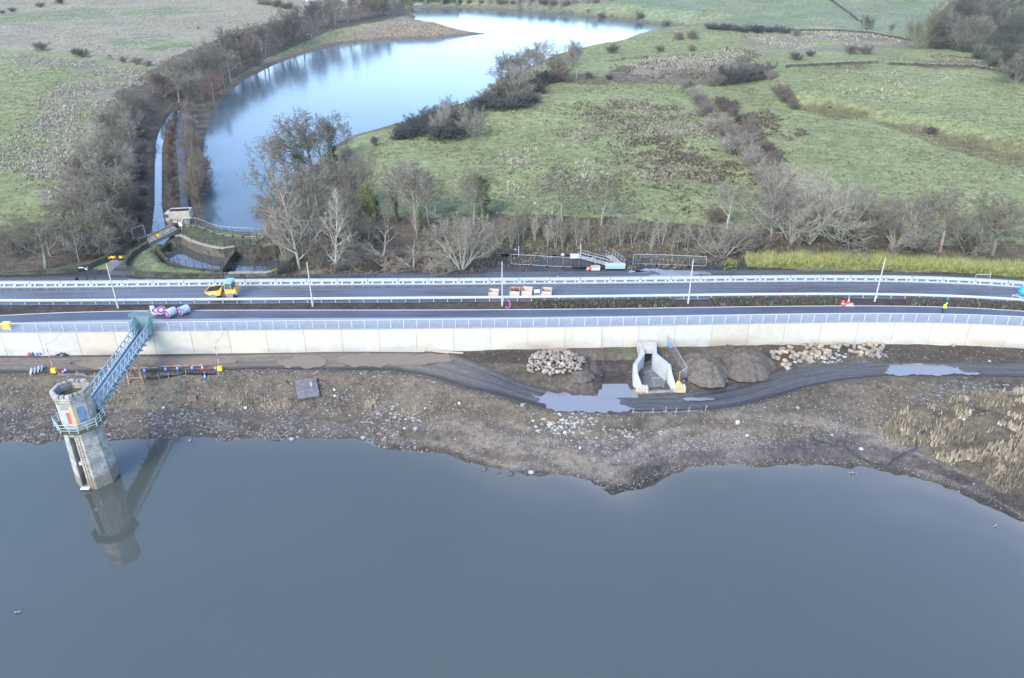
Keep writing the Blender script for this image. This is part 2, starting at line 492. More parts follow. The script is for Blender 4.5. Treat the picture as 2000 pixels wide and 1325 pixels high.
def zs(X, Y):
    """height of the ground between the wall foot and the drawn-down reservoir"""
    X = np.asarray(X, float); Y = np.asarray(Y, float)
    yt = L_t2(X); ys = L_shore(X); yt = np.maximum(yt, ys + 4)
    s = (yt - .2 - Y) / (yt - .2 - ys)
    sl = np.where(s < 0, 0, np.where(s < 1, .62 * s + .38 * sstep(s, 0, 1), 1 + (s - 1) * .35))
    zt_ = ztr(X) - .02
    z = zt_ + (ZW - zt_) * sl
    up = sstep(Y - L_t1(X), .1, 4.0)
    z = z + (-3.4 - z) * up * (zt_ < ZTR - .05)
    m = sstep(s, 0.0, .2) * (1 - .55 * sstep(s, .75, 1.0))
    z = z + ((fbm(X / 3.2, Y / 3.2, 21, 4) - .5) * 1.1 + (fbm(X / .8, Y / .8, 31, 2) - .5) * .22) * m
    # bund along the lake side of the track and rough ground between the track and the wall
    z = z + .35 * np.exp(-((s - .09) / .07) ** 2) * (0.4 + fbm(X / 6, Y / 6, 4, 2))
    a = sstep(Y - L_t1(X), .2, 1.6) * sstep(L_wf(X) - .2 - Y, 0, .8)
    a = a * sstep(X, -8, 0)
    z = z + a * (.1 + .5 * (fbm(X / 3, Y / 3, 12, 3) - .35))
    q = sdf(OUTP, X, Y, 6); z = np.where(q < -.1, -5.4, z)
    q = sdf(PIT, X, Y, 6); z = z + (-4.50 - z) * sstep(-q, -.3, .3)
    return np.maximum(z, -11.5)

def GS(px, py, z=None):
    dx = (px - 1000) / FPX; dv = (py - 662.5) / FPX
    dY = cs - dv * sn; dZ = -sn - dv * cs
    t = np.linspace(55, 125, 2200)
    X, Y, Z = dx * t, dY * t, HC + dZ * t
    b = Z < np.maximum(zs(X, Y), ZW)
    i = int(np.argmax(b))
    return float(X[i]), float(Y[i]), float(max(Z[i], ZW))

# ------------------------------------------------------------------ colours of the land
def paint(X, Y, Z, base, regs, jit=10, seed=50):
    px, py = proj(X, Y, Z)
    sc = np.clip(Y / 110.0, 1, 6)
    jx = (fbm(X / 7, Y / 7, seed, 3) - .5) * 2 * jit * 1.6; jy = (fbm(X / 7, Y / 7, seed + 9, 3) - .5) * 2 * jit
    jx = jx / sc ** .5; jy = jy / sc
    col = np.zeros(X.shape + (4,)); col[..., :4] = base
    for r in regs:
        poly, c = r[0], r[1]; wet = r[2] if len(r) > 2 else 0; cov = r[3] if len(r) > 3 else 1
        m = inpoly(poly, px + jx, py + jy)
        if cov < 1:
            m &= fbm(X / 5, Y / 5, seed + 20, 4) < cov
        col[m, :3] = c; col[m, 3] = wet
    return col

GR = (.178, .193, .090)
upper_regs = [
    # left field, far rough part
    ([(-900, -900), (760, -900), (720, 0), (560, 70), (430, 125), (330, 135), (200, 118), (90, 98), (-900, 85)], (.225, .203, .142)),
    ([(-20, 30), (120, 18), (330, 12), (450, 22), (300, 32), (120, 40), (-20, 48)], (.14, .175, .095), 0, .56),
    ([(210, 75), (330, 70), (390, 88), (300, 100), (220, 90)], (.13, .175, .085), 0, .58),
    ([(-20, 100), (160, 118), (290, 140), (330, 160), (250, 190), (190, 260), (170, 330), (140, 420), (90, 400), (60, 330), (110, 260), (60, 250), (90, 200), (150, 150), (-20, 112)], (.185, .172, .125), 0, .53),
    # right-hand far fields
    ([(800, -900), (3000, -900), (3000, 140), (1640, 60), (1350, 50), (1000, 12)], (.148, .172, .105)),
    ([(800, 8), (1000, 12), (1200, 30), (1350, 50), (1345, 54), (1200, 39), (1000, 21), (800, 16)], (.13, .13, .085)),
    ([(860, -5), (1180, 0), (1100, 14), (960, 8)], (.15, .13, .10)),
    ([(1480, 62), (1600, 62), (1760, 80), (1800, 92), (1700, 98), (1560, 104), (1470, 108), (1400, 85)], (.175, .16, .11), 0, .6),
    ([(1560, 66), (1720, 70), (1760, 82), (1640, 78)], (.14, .115, .09)),
    ([(1180, 150), (1220, 128), (1350, 108), (1470, 112), (1450, 166), (1330, 168), (1190, 160)], (.12, .10, .072)),
    ([(1240, 132), (1340, 112), (1440, 112), (1420, 138), (1300, 150), (1220, 150)], (.19, .165, .12)),
    ([(1050, 140), (1200, 150), (1200, 163), (1130, 165), (1050, 158)], (.11, .095, .06)),
    ([(1560, 205), (1620, 200), (1700, 222), (1690, 232), (1640, 232), (1570, 217)], (.13, .115, .055)),
    ([(1720, 240), (1790, 243), (1860, 262), (2010, 285), (2010, 330), (1930, 312), (1840, 288), (1760, 258)], (.135, .118, .06)),
    ([(1780, 120), (1860, 116), (1930, 125), (1890, 136), (1800, 136)], (.14, .11, .075)),
    ([(1880, 95), (2100, 100), (2100, 170), (1960, 140), (1900, 112)], (.10, .105, .06)),
    # spit and the banks of the lake
    ([(455, 160), (520, 118), (600, 92), (700, 62), (760, 40), (812, 26), (838, 46), (950, 64), (950, 70), (760, 80), (600, 108), (480, 165)], (.200, .160, .108)),
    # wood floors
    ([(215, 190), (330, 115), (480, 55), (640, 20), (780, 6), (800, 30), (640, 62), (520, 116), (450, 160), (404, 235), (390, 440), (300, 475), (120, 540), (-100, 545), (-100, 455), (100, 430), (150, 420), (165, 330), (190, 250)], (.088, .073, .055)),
    ([(20, 470), (100, 462), (180, 470), (150, 505), (40, 505)], (.12, .145, .07), 0, .5),
    ([(500, 465), (540, 400), (600, 340), (680, 285), (715, 320), (700, 400), (720, 420), (950, 415), (960, 500), (900, 540), (530, 545)], (.09, .078, .056)),
    ([(640, 285), (700, 265), (720, 300), (690, 350), (650, 370), (600, 360)], (.10, .13, .065), 0, .5),
    ([(690, 380), (900, 385), (1000, 400), (960, 425), (720, 425)], (.105, .135, .07), 0, .6),
    # bank between the field and the crest, leaf litter under the wood
    ([(900, 425), (960, 413), (1100, 425), (1250, 433), (1350, 440), (1560, 458), (1700, 466), (2300, 485), (2300, 540), (1700, 520), (1450, 510), (1200, 498), (890, 490)], (.088, .076, .054)),
    ([(960, 470), (1200, 475), (1440, 490), (1440, 500), (1200, 492), (960, 484)], (.085, .085, .045), 0, .5),
    ([(540, 500), (700, 490), (900, 494), (960, 500), (960, 530), (880, 534), (560, 537), (530, 530)], (.155, .132, .098)),
    # yard and service road ground
    ([(870, 545), (900, 520), (945, 505), (1000, 500), (1150, 496), (1460, 508), (1480, 527), (1480, 548), (1200, 552)], (.052, .052, .056), .55),
    ([(940, 494), (1060, 492), (1060, 502), (950, 506)], (.15, .135, .10), 0, .55),
    ([(1440, 523), (1700, 527), (2100, 542), (2100, 556), (1700, 545), (1400, 548)], (.06, .053, .048), .2),
    ([(-100, 536), (200, 528), (560, 534), (900, 530), (900, 552), (-100, 556)], (.045, .045, .05), .5),
    ([(243, 522), (248, 503), (264, 487), (286, 476), (302, 480), (313, 491), (330, 507), (355, 517), (385, 522), (409, 524), (412, 533), (300, 534)], (.135, .155, .078)),
    ([(346, 447), (362, 434), (385, 438), (420, 451), (455, 457), (545, 462), (545, 482), (497, 482), (460, 481), (437, 485), (392, 476), (356, 460)], (.085, .098, .052)),
    ([(395, 462), (420, 462), (480, 468), (520, 472), (480, 476), (430, 476)], (.075, .075, .058)),
    # planted verge
    ([(-300, 560), (2300, 540), (2300, 640), (1700, 606), (-300, 640)], (.062, .050, .043)),
]

def land():
    yr = np.concatenate([np.arange(92, 134, .55), np.arange(134, 180, .8), 180 * np.exp(np.arange(0, 1.27, .0065)), [660, 690, 730, 790, 870, 1000, 1200, 1500, 1900, 2400, 3000, 3800, 5000]])
    xh = np.concatenate([np.arange(0, 110, .75), 110 * np.exp(np.arange(0, 1.5, .012)), [520, 560, 620, 700, 850, 1100, 1500, 2200, 3200, 5000]])
    xr = np.concatenate([-xh[:0:-1], xh])
    Xg, Yg = np.meshgrid(xr, yr)
    sh = (L_wt(np.clip(Xg, -100, 100)) + .6 - 92)
    Yg = Yg + sh * np.clip(1 - (Yg - 92) / 60, 0, 1)
    Zg = zg(Xg, Yg)
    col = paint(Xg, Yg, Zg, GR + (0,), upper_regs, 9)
    # the land above the top of the picture keeps the field colours
    v = .78 + .44 * fbm(Xg / 12, Yg / 12, 71, 5)
    dry = sstep(fbm(Xg / 22, Yg / 16, 77, 5), .5, .68)
    gm = (col[..., 1] > col[..., 0] * 1.15)
    straw = np.array([.200, .185, .105])
    lush = np.array([.125, .168, .070])
    wet_ = sstep(fbm(Xg / 15, Yg / 11, 87, 4), .52, .72)
    for k in range(3):
        c = col[..., k]
        c = np.where(gm, c + (straw[k] - c) * .42 * dry, c)
        c = np.where(gm, c + (lush[k] - c) * .55 * wet_, c)
        col[..., k] = c * v
    # waterline: mud
    dl = sdf(LAKE, Xg, Yg, 30)
    m = np.abs(dl) < 1.2
    col[m, :3] = col[m, :3] * .3 + np.array([.11, .09, .065]) * .7
    V = np.stack([Xg, Yg, Zg], -1).reshape(-1, 3)
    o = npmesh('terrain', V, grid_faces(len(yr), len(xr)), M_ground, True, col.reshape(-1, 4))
    tag(o, kind='structure'); return o

shore_regs = [
    ([(-200, 700), (500, 690), (890, 688), (930, 700), (930, 768), (760, 724), (500, 722), (430, 727), (-200, 731)], (.098, .084, .068), .15),
    ([(-200, 731), (430, 730), (520, 722), (760, 726), (860, 745), (1000, 790), (1100, 815), (1000, 850), (700, 815), (400, 800), (-200, 800)], (.118, .102, .080)),
    ([(850, 740), (1000, 700), (1160, 690), (1240, 690), (1240, 760), (1060, 760), (930, 720)], (.112, .098, .082)),
    ([(1165, 680), (1245, 680), (1245, 712), (1165, 708)], (.10, .112, .062), 0, .5),
    ([(1165, 705), (1245, 705), (1245, 760), (1160, 770)], (.062, .054, .052), .3),
    ([(890, 690), (1050, 684), (1050, 712), (960, 712), (900, 708)], (.065, .055, .05), .3),
    ([(1380, 690), (1560, 680), (1740, 672), (2100, 680), (2100, 712), (1720, 706), (1600, 714), (1480, 735)], (.088, .075, .064), .2),
    ([(-200, 800), (400, 800), (700, 820), (760, 870), (600, 856), (-200, 868)], (.092, .086, .078)),
    ([(-200, 835), (240, 830), (240, 862), (-200, 866)], (.064, .061, .058)),
    ([(820, 800), (1000, 830), (1100, 850), (1650, 815), (1700, 850), (1500, 890), (1350, 905), (1250, 900), (1000, 890), (850, 850)], (.122, .106, .090)),
    ([(1100, 870), (1500, 862), (1700, 855), (1720, 880), (1500, 895), (1300, 905), (1150, 905)], (.098, .087, .086), .55),
    ([(1140, 850), (1155, 850), (1160, 900), (1140, 900)], (.15, .138, .135), .55),
    ([(1000, 905), (1060, 900), (1070, 918), (1010, 920)], (.135, .124, .122), .6),
    ([(1150, 905), (1300, 905), (1290, 930), (1220, 965), (1150, 945)], (.060, .056, .053)),
    ([(1700, 735), (2200, 740), (2200, 1000), (1950, 960), (1800, 890), (1700, 850)], (.112, .097, .072)),
    ([(1600, 835), (1720, 840), (1820, 900), (1740, 905), (1620, 890)], (.098, .087, .085), .5),
    ([(1700, 905), (1800, 920), (1950, 985), (2100, 1080), (2100, 1040), (1960, 965), (1800, 895)], (.080, .068, .064), .45),
    ([(250, 760), (350, 755), (360, 800), (250, 800)], (.145, .13, .095)),
    ([(1745, 790), (1900, 775), (2100, 770), (2100, 820), (1900, 830), (1740, 850)], (.135, .118, .082), 0, .6),
]

def shore():
    xs = np.concatenate([np.arange(-78, 78, .42)])
    xs = np.concatenate([np.arange(-150, -78, 2.0), xs, np.arange(78, 150, 2.0)])
    ts = np.linspace(0, 1, 120)
    Xg, Tg = np.meshgrid(xs, ts)
    y0 = L_wf(Xg) + .35; y1 = L_shore(Xg) - 11
    Yg = y0 + (y1 - y0) * Tg
    Zg = zs(Xg, Yg)
    col = paint(Xg, Yg, Zg, (.105, .092, .076, 0), shore_regs, 7, 61)
    v = .46 + .60 * fbm(Xg / 2.2, Yg / 1.6, 91, 5)
    # gravel lines left by falling water
    d = Yg - L_shore(Xg)
    band = sstep(fbm(Xg / 9, d / .9, 95, 3), .50, .62) * sstep(d, 0.2, 1.0) * (1 - sstep(d, 5, 9)) * sstep(Xg, -20, -5)
    for k, q in enumerate((.20, .185, .165)):
        col[..., k] = (col[..., k] + (q - col[..., k]) * .55 * band) * v
    col[..., 3] *= (1 - band)
    # wet margin
    w = 1 - sstep(d, .1, 1.1)
    col[..., :3] *= (1 - .35 * w)[..., None]
    big = (.66 + .68 * fbm(Xg / 11, Yg / 6, 101, 4))[..., None]
    col[..., :3] *= big * np.array([1.05, .98, .90])
    V = np.stack([Xg, Yg, Zg], -1).reshape(-1, 3)
    F = grid_faces(len(ts), len(xs))[:, ::-1]
    o = npmesh('reservoir_bank', V, F, M_shore, True, col.reshape(-1, 4))
    tag(o, kind='structure')

M_ground = mat_ground('grassland', .95, .1, .5, 2.6, .50, .15)
M_shore = mat_ground('stony_earth', .9, .25, 1.6, 7.0, .5, .06)
M_water = mat_water('reservoir_water', (.050, .059, .053), .018, .005, .4, col2=(.070, .079, .068))
M_water.node_tree.nodes['Principled BSDF'].inputs['IOR'].default_value = 1.72
_t = M_water.node_tree; _a = _t.nodes.new('ShaderNodeAttribute'); _a.attribute_name = 'tint'; _v = _t.nodes.new('ShaderNodeVectorMath'); _v.operation = 'ADD'
_b = _t.nodes['Principled BSDF']; _t.links.new(_b.inputs['Base Color'].links[0].from_socket, _v.inputs[0]); _t.links.new(_a.outputs['Color'], _v.inputs[1]); _t.links.new(_v.outputs[0], _b.inputs['Base Color'])
M_lake = mat_water('lake_water', (.055, .085, .105), .13, .004, .25)
M_pool = mat_water('still_water', (.05, .055, .06), .03, .002, .8)
M_pool.node_tree.nodes['Principled BSDF'].inputs['IOR'].default_value = 2.0
M_puddle = mat_water('puddle_water', (.175, .175, .19), .03, 0)
M_puddle.node_tree.nodes['Principled BSDF'].inputs['IOR'].default_value = 1.8
M_mudpuddle = mat_water('muddy_water', (.165, .135, .108), .15, 0)
def mat_road(name, col, r0, r1, stretch=(.06, 1.2, 1), var=.3):
    m = mat(name, col, .4, .5, var, 1.0, .004, 40, stretch=stretch)
    t = m.node_tree; b = t.nodes['Principled BSDF']
    n = t.nodes.new('ShaderNodeTexNoise'); n.inputs['Scale'].default_value = 1.0; n.inputs['Detail'].default_value = 6
    t.links.new(t.nodes['Mapping'].outputs[0], n.inputs['Vector'])
    r = t.nodes.new('ShaderNodeMapRange'); r.inputs[1].default_value = .35; r.inputs[2].default_value = .65
    r.inputs[3].default_value = r0; r.inputs[4].default_value = r1
    t.links.new(n.outputs[0], r.inputs[0]); t.links.new(r.outputs[0], b.inputs['Roughness'])
    return m
M_road = mat_road('wet_asphalt', (.082, .090, .112), .2, .36)
M_path = mat_road('new_asphalt', (.062, .070, .095), .34, .46, (.15, .8, 1))
M_serv = mat_road('muddy_asphalt', (.068, .069, .075), .2, .6, (.08, .7, 1), .45)
M_track = mat_ground('wet_mud', .8, .5, 1.2, 6, .28, .03)

terrain = land()
shore()

def sheet(name, fa, fb, z, x0, x1, m, nx=160, ny=4, zf=None, cf=None):
    xs = np.linspace(x0, x1, nx); ts = np.linspace(0, 1, ny)
    X, T = np.meshgrid(xs, ts)
    Y = fa(X) + (fb(X) - fa(X)) * T
    Z = np.full(X.shape, z) if zf is None else zf(X, Y, T)
    o = npmesh(name, np.stack([X, Y, Z], -1).reshape(-1, 3), grid_faces(ny, nx), m, True, None if cf is None else cf(X, Y, T).reshape(-1, 4))
    return tag(o, kind='structure')

# water of the reservoir: down to the bottom of the picture and well beyond it on all sides
def big_water():
    xs = np.concatenate([[-900, -500, -300, -170], np.arange(-150, 151, 1.0), [170, 300, 500, 900]])
    top = L_shore(np.clip(xs, -165, 165)) + 1.2
    V = []; n = len(xs); ds = [600, 300, 120, 60, 40, 28, 20, 15, 12, 10, 8.5, 7, 6, 5, 4.2, 3.5, 2.8, 2.2, 1.6, 1, .4, 0]; C = []
    for d in ds:
        # silt stirred up in the shallows: widest along the gently shelving right-hand shore
        w = 2.2 + 8.5 * sstep(xs, 18, 60) + 1.5 * np.exp(-((xs - 2) / 9) ** 2)
        f = np.exp(-np.maximum(0, d - 1.0) / w) * (.35 + .9 * fbm(xs / 6, xs * 0 + d / 3, 44, 4)) * (.35 + .65 * sstep(xs, -18, 0))
        for x, t in zip(xs, top): V.append((x, t - d, ZW))
        C.append(np.stack([.085 * f, .064 * f, .056 * f, 0 * f], -1))
    o = npmesh('reservoir_water', V, grid_faces(len(ds), n), M_water, False, np.concatenate(C))
    tag(o, kind='structure')
big_water()

def inflate(poly, d):
    p = np.asarray(poly); n = len(p)
    a = np.sum(p[:, 0] * np.roll(p[:, 1], -1) - np.roll(p[:, 0], -1) * p[:, 1])
    t = np.roll(p, -1, 0) - np.roll(p, 1, 0); t /= np.linalg.norm(t, axis=1)[:, None] + 1e-9
    nr = np.stack([t[:, 1], -t[:, 0]], 1) * (1 if a > 0 else -1)
    return [tuple(q) for q in p + nr * d]
def pond(name, poly, z, m, kind='structure'):
    mb = MB(); n = len(poly)
    p = np.asarray(poly); a = np.sum(p[:, 0] * np.roll(p[:, 1], -1) - np.roll(p[:, 0], -1) * p[:, 1])
    if a < 0: poly = poly[::-1]
    mb.add([(x, y, z) for x, y in poly], [tuple(range(n))])
    o = mb.build(name, m); return tag(o, kind=kind)
pond('lake_water', inflate(LAKE, 1.0), ZL, M_lake)
pond('stream_water', inflate(STREAM, .15), ZL - .12, M_pool)
pond('pool_water', inflate(BASIN, -.05), ZPOOL, M_pool)

# roads of the crest
sheet('road', lambda x: L_near(x) - .25, lambda x: L_far(x) + .35, 0.0, -150, 150, M_road, 200, 6)
sheet('footpath', L_path, L_kerb, .02, -150, 150, M_path, 200, 3)
sheet('service_road', lambda x: L_far(x) + 1.1, L_serv, -.05, -150, 150, M_serv, 200, 5)
mb = MB()
xs = np.linspace(-150, 150, 240)
mb.sweep([(x, float(L_kerb(x)), 0) for x in xs], [(-.02, -.1), (-.02, .07), (.12, .07), (.12, -.1)])
M_kerb = mat('kerb_concrete', (.42, .40, .38), .8, .3, .12, 2)
tag(mb.build('kerb', M_kerb), 'pale concrete edging strip between dark footpath and planted verge', 'kerb')
# haul track below the wall, with ruts
def ruts(X, Y, T):
    return ztr(X) + .05 + .05 * np.sin(T * 22) * sstep(T, 0, .1) * sstep(1 - T, 0, .1) + (fbm(X / 5, T * 6, 7, 2) - .5) * .05
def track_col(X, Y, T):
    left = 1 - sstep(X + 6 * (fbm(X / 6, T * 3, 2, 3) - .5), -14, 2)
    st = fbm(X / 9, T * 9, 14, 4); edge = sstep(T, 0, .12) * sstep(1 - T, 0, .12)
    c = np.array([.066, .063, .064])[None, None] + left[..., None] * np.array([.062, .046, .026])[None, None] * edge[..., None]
    c = c * ((.62 + .8 * st) * (.45 + .55 * sstep(T + .1 * (st - .5), .02, .2)))[..., None]  # lower edge darkened in the colour: cut bank's shade over wet soil
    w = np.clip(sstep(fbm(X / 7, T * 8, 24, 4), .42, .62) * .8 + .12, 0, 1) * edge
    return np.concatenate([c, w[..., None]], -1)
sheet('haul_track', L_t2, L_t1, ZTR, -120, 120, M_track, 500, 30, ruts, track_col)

def puddle(pts, z, m, seed=0, rag=.35):
    p = PP(pts, z); out = []; n = len(p)
    for i in range(n):
        a = np.array(p[i]); b = np.array(p[(i + 1) % n]); L = np.linalg.norm(b - a); k = max(2, int(L / .35))
        nr = np.array([b[1] - a[1], a[0] - b[0]]) / (L + 1e-9)
        for j in range(k):
            q = a + (b - a) * j / k
            q = q + nr * (fbm(q[0] / 1.1, q[1] / .6, seed, 3) - .5) * 6 * rag
            out.append(tuple(q))
    return pond('puddle', out, z, m)
ZP = ZTR + .125; ZP2 = ZP - 1.0
puddle([(1040, 773), (1068, 767), (1110, 771), (1180, 775), (1225, 783), (1210, 790), (1245, 800), (1195, 806), (1120, 803), (1070, 797), (1055, 785)], ZP2, M_puddle, 3)
puddle([(1171, 750), (1243, 750), (1246, 769), (1246, 777), (1166, 778)], ZP2 + .02, M_puddle, 5, .03)
puddle([(1718, 728), (1745, 713), (1800, 711), (1870, 716), (1880, 724), (1920, 728), (1830, 733), (1750, 733)], ZP, M_puddle, 7, .25)
puddle([(1330, 778), (1400, 777), (1395, 783), (1340, 784)], ZP2, M_puddle, 8, .15)
puddle([(535, 706), (570, 697), (610, 694), (640, 700), (635, 712), (600, 720), (560, 718)], ZP, M_mudpuddle, 9, .3)
puddle([(650, 702), (690, 692), (790, 690), (870, 694), (880, 706), (840, 714), (760, 714), (690, 716)], ZP, M_mudpuddle, 11, .3)
puddle([(290, 700), (330, 698), (420, 699), (470, 706), (400, 714), (300, 716), (285, 708)], ZP, M_mudpuddle, 13, .3)
puddle([(130, 708), (190, 702), (230, 706), (225, 716), (170, 719)], ZP, M_mudpuddle, 15, .3)
ZQ = -.043
puddle([(215, 509), (228, 505), (240, 514), (236, 526), (262, 541), (230, 543), (215, 530)], -.10, M_puddle, 21, .2)
puddle([(235, 545), (300, 546), (330, 548), (250, 549)], ZQ, M_puddle, 23, .2)
puddle([(1225, 530), (1290, 526), (1360, 528), (1390, 536), (1330, 541), (1265, 540), (1290, 535)], ZQ, M_puddle, 25, .35)
puddle([(1010, 543), (1060, 541), (1100, 542), (1050, 546)], ZQ, M_puddle, 27, .2)
puddle([(960, 498), (1040, 494), (1150, 496), (1260, 498), (1380, 504), (1500, 510), (1440, 515), (1300, 507), (1180, 505), (1050, 503)], -.20, M_pool, 29, .5)

# ------------------------------------------------------------------ the white dam wall
M_wall = mat_tint('pale_concrete', .85, .06, .25)
def wall_stains(m):
    """splashed mud along the foot, damp patches, faint runs below the top"""
    t = m.node_tree; L = t.links; b = t.nodes['Principled BSDF']; src = b.inputs['Base Color'].links[0].from_socket
    co = t.nodes['Texture Coordinate']; sp = t.nodes.new('ShaderNodeSeparateXYZ'); L.new(co.outputs['Object'], sp.inputs[0])
    def noise(sx, sz, dt, lo, hi):
        mp = t.nodes.new('ShaderNodeMapping'); mp.inputs['Scale'].default_value = (sx, sx, sz); L.new(co.outputs['Object'], mp.inputs[0])
        n = t.nodes.new('ShaderNodeTexNoise'); n.inputs['Scale'].default_value = 1; n.inputs['Detail'].default_value = dt; L.new(mp.outputs[0], n.inputs['Vector'])
        r = t.nodes.new('ShaderNodeMapRange'); r.inputs[1].default_value = lo; r.inputs[2].default_value = hi; L.new(n.outputs[0], r.inputs[0]); return r.outputs[0]
    def mul(a, q):
        m_ = t.nodes.new('ShaderNodeMath'); m_.operation = 'MULTIPLY'; L.new(a, m_.inputs[0])
        if isinstance(q, float): m_.inputs[1].default_value = q
        else: L.new(q, m_.inputs[1])
        return m_.outputs[0]
    def mixin(fac, col):
        nonlocal src
        x = t.nodes.new('ShaderNodeMix'); x.data_type = 'RGBA'; x.inputs[7].default_value = col + (1,); L.new(fac, x.inputs[0]); L.new(src, x.inputs[6]); src = x.outputs[2]
    r = t.nodes.new('ShaderNodeMapRange'); r.inputs[1].default_value = -1.9; r.inputs[2].default_value = -3.35; L.new(sp.outputs[2], r.inputs[0])
    mixin(mul(mul(r.outputs[0], noise(.16, .5, 5, .42, .62)), .75), (.30, .225, .155))
    mixin(mul(mul(r.outputs[0], noise(.3, .9, 4, .5, .65)), .6), (.26, .30, .33))
    r2 = t.nodes.new('ShaderNodeMapRange'); r2.inputs[1].default_value = -2.2; r2.inputs[2].default_value = .05; L.new(sp.outputs[2], r2.inputs[0])
    mixin(mul(mul(r2.outputs[0], noise(1.6, .10, 4, .52, .72)), .35), (.28, .27, .245))
    L.new(src, b.inputs['Base Color'])
wall_stains(M_wall)
WALLC = (.45, .415, .345)
wall = thing('dam_wall', 'long cream concrete wall of cast panels facing the lower reservoir', 'wall', (0, 0, 0))
def arc(fn, x0, x1, step, start=None):
    xs = np.linspace(x0, x1, 4000); ys = fn(xs)
    s = np.concatenate([[0], np.cumsum(np.hypot(np.diff(xs), np.diff(ys)))])
    n = int(s[-1] / step)
    return np.interp(np.arange(n + 1) * step, s, xs)
jx0 = P(518, 645, .1)[0]
jr = arc(L_wt, jx0, 95, 5.05); jl = 2 * jx0 - arc(lambda x: L_wt(2 * jx0 - x), jx0, 2 * jx0 + 95, 5.05)
joints = np.concatenate([jl[:0:-1], jr])
rng = random.Random(4)
for a, b in zip(joints[:-1], joints[1:]):
    mb = MB(); n = 5
    xt = np.linspace(a + .025, b - .025, n)
    vs = []
    for x in xt:
        yt = float(L_wt(x)); 
        xf = x; yf = float(L_wf(xf)) ; yf = min(yf, yt - .05)
        vs += [(x, yt, .06), (xf, yf, -3.9), (xf, yf + .6, -3.9), (x, yt + .5, .06)]
    fs = []
    for i in range(n - 1):
        for k in range(4):
            fs.append((i * 4 + k, i * 4 + (k + 1) % 4, (i + 1) * 4 + (k + 1) % 4, (i + 1) * 4 + k))
    fs += [(3, 2, 1, 0), tuple((n - 1) * 4 + k for k in range(4))]
    mb.add(vs, fs)
    o = mb.build('wall_panel', M_wall, wall)
    k = rng.uniform(.93, 1.04); w = rng.uniform(-.02, .02)
    o.color = (WALLC[0] * k + w, WALLC[1] * k, WALLC[2] * k - w, 1)
M_joint = mat('joint_filler', (.35, .33, .30), .9, .2)
mb = MB()
for i, x in enumerate(np.linspace(-95, 95, 120)):
    yt = float(L_wt(x)); yf = min(float(L_wf(x)), yt - .05)
    mb.v += [(x, yt + .06, 0), (x, yf + .06, -3.9)]
for i in range(119): mb.f.append((2 * i, 2 * i + 1, 2 * i + 3, 2 * i + 2))
mb.build('joint_backing', M_joint, wall)
M_slab = mat('slab_concrete', (.25, .265, .29), .7, .35, .08, 1.2)
mb = MB()
for x in np.linspace(-140, 140, 260):
    a = float(L_wt(x)); b = float(L_path(x)) + .03
    mb.v += [(x, a - .07, .065), (x, a - .07, .20), (x, b, .20), (x, b, .065)]
for i in range(259):
    for k in range(4): mb.f.append((4 * i + k, 4 * i + 4 + k, 4 * i + 4 + (k + 1) % 4, 4 * i + (k + 1) % 4))
mb.build('top_slab', M_slab, wall)

# ------------------------------------------------------------------ fence, barriers, lamp columns
M_galv = mat('galvanised_steel', (.34, .36, .38), .45, .5, .08, 2)
M_galvd = mat('dull_steel', (.40, .42, .43), .5, .5, .15, 2)
M_white = mat('white_paint', (.44, .45, .455), .5, .4, .05, 2)
M_dark = mat('dark_iron', (.025, .027, .03), .6, .3, .2, 3)
M_black = mat('black_plastic', (.018, .018, .02), .35, .5, .2, 3, .01)
M_rust = mat('rusty_steel', (.28, .13, .07), .8, .3, .35, 4, col2=(.42, .30, .22))
M_conc = mat('new_concrete', (.50, .49, .47), .8, .3, .10, 1.5)
M_stone = mat('mossy_stone', (.15, .14, .115), .95, .2, .4, 2.5, .05, 5, col2=(.075, .085, .045))

def fence(label, xs):
    t = thing('parapet_fence', label, 'fence', (float(xs[0]), float(L_wt(xs[0])), .2), group='steel parapet fences on the dam wall')
    o = Vector(t.location)
    mb0 = MB(); mb0.box((0, 0, .62), (.075, .11, 1.24))
    first = None
    for x in xs:
        p = Vector((x, float(L_wt(x)) + .06, .2)) - o
        if first is None:
            first = mb0.build('post', M_white, t); first.location = p
        else:
            c = first.copy(); COL.objects.link(c); c.location = p; c.parent = t
    pts = [Vector((x, float(L_wt(x)) + .06, .2)) - o for x in np.linspace(xs[0], xs[-1], max(4, int((xs[-1] - xs[0]) / 1.5)))]
    mb = MB(); mb.sweep([(p.x, p.y, p.z) for p in pts], [(-.03, 1.17), (.03, 1.17), (.03, 1.24), (-.03, 1.24)]); mb.build('top_rail', M_white, t)
    for k in range(6):
        h = .14 + k * .165
        mb = MB(); mb.sweep([(p.x, p.y, p.z) for p in pts], [(-.012, h), (.012, h), (.012, h + .024), (-.012, h + .024)]); mb.build('rail', M_galv, t)
x0 = P(381.6, 645, .2)[0]
allx = arc(L_wt, x0 - 60 * 1.745, 92, 1.745)
gl = P(268, 646, .2)[0]; gr = P(302, 646, .2)[0]
fence('white steel parapet fence on the wall left of the footbridge', [x for x in allx if -84 < x < gl])
fence('long white steel parapet fence on the wall right of the footbridge', [gr] + [x for x in allx if gr + .8 < x < 90])

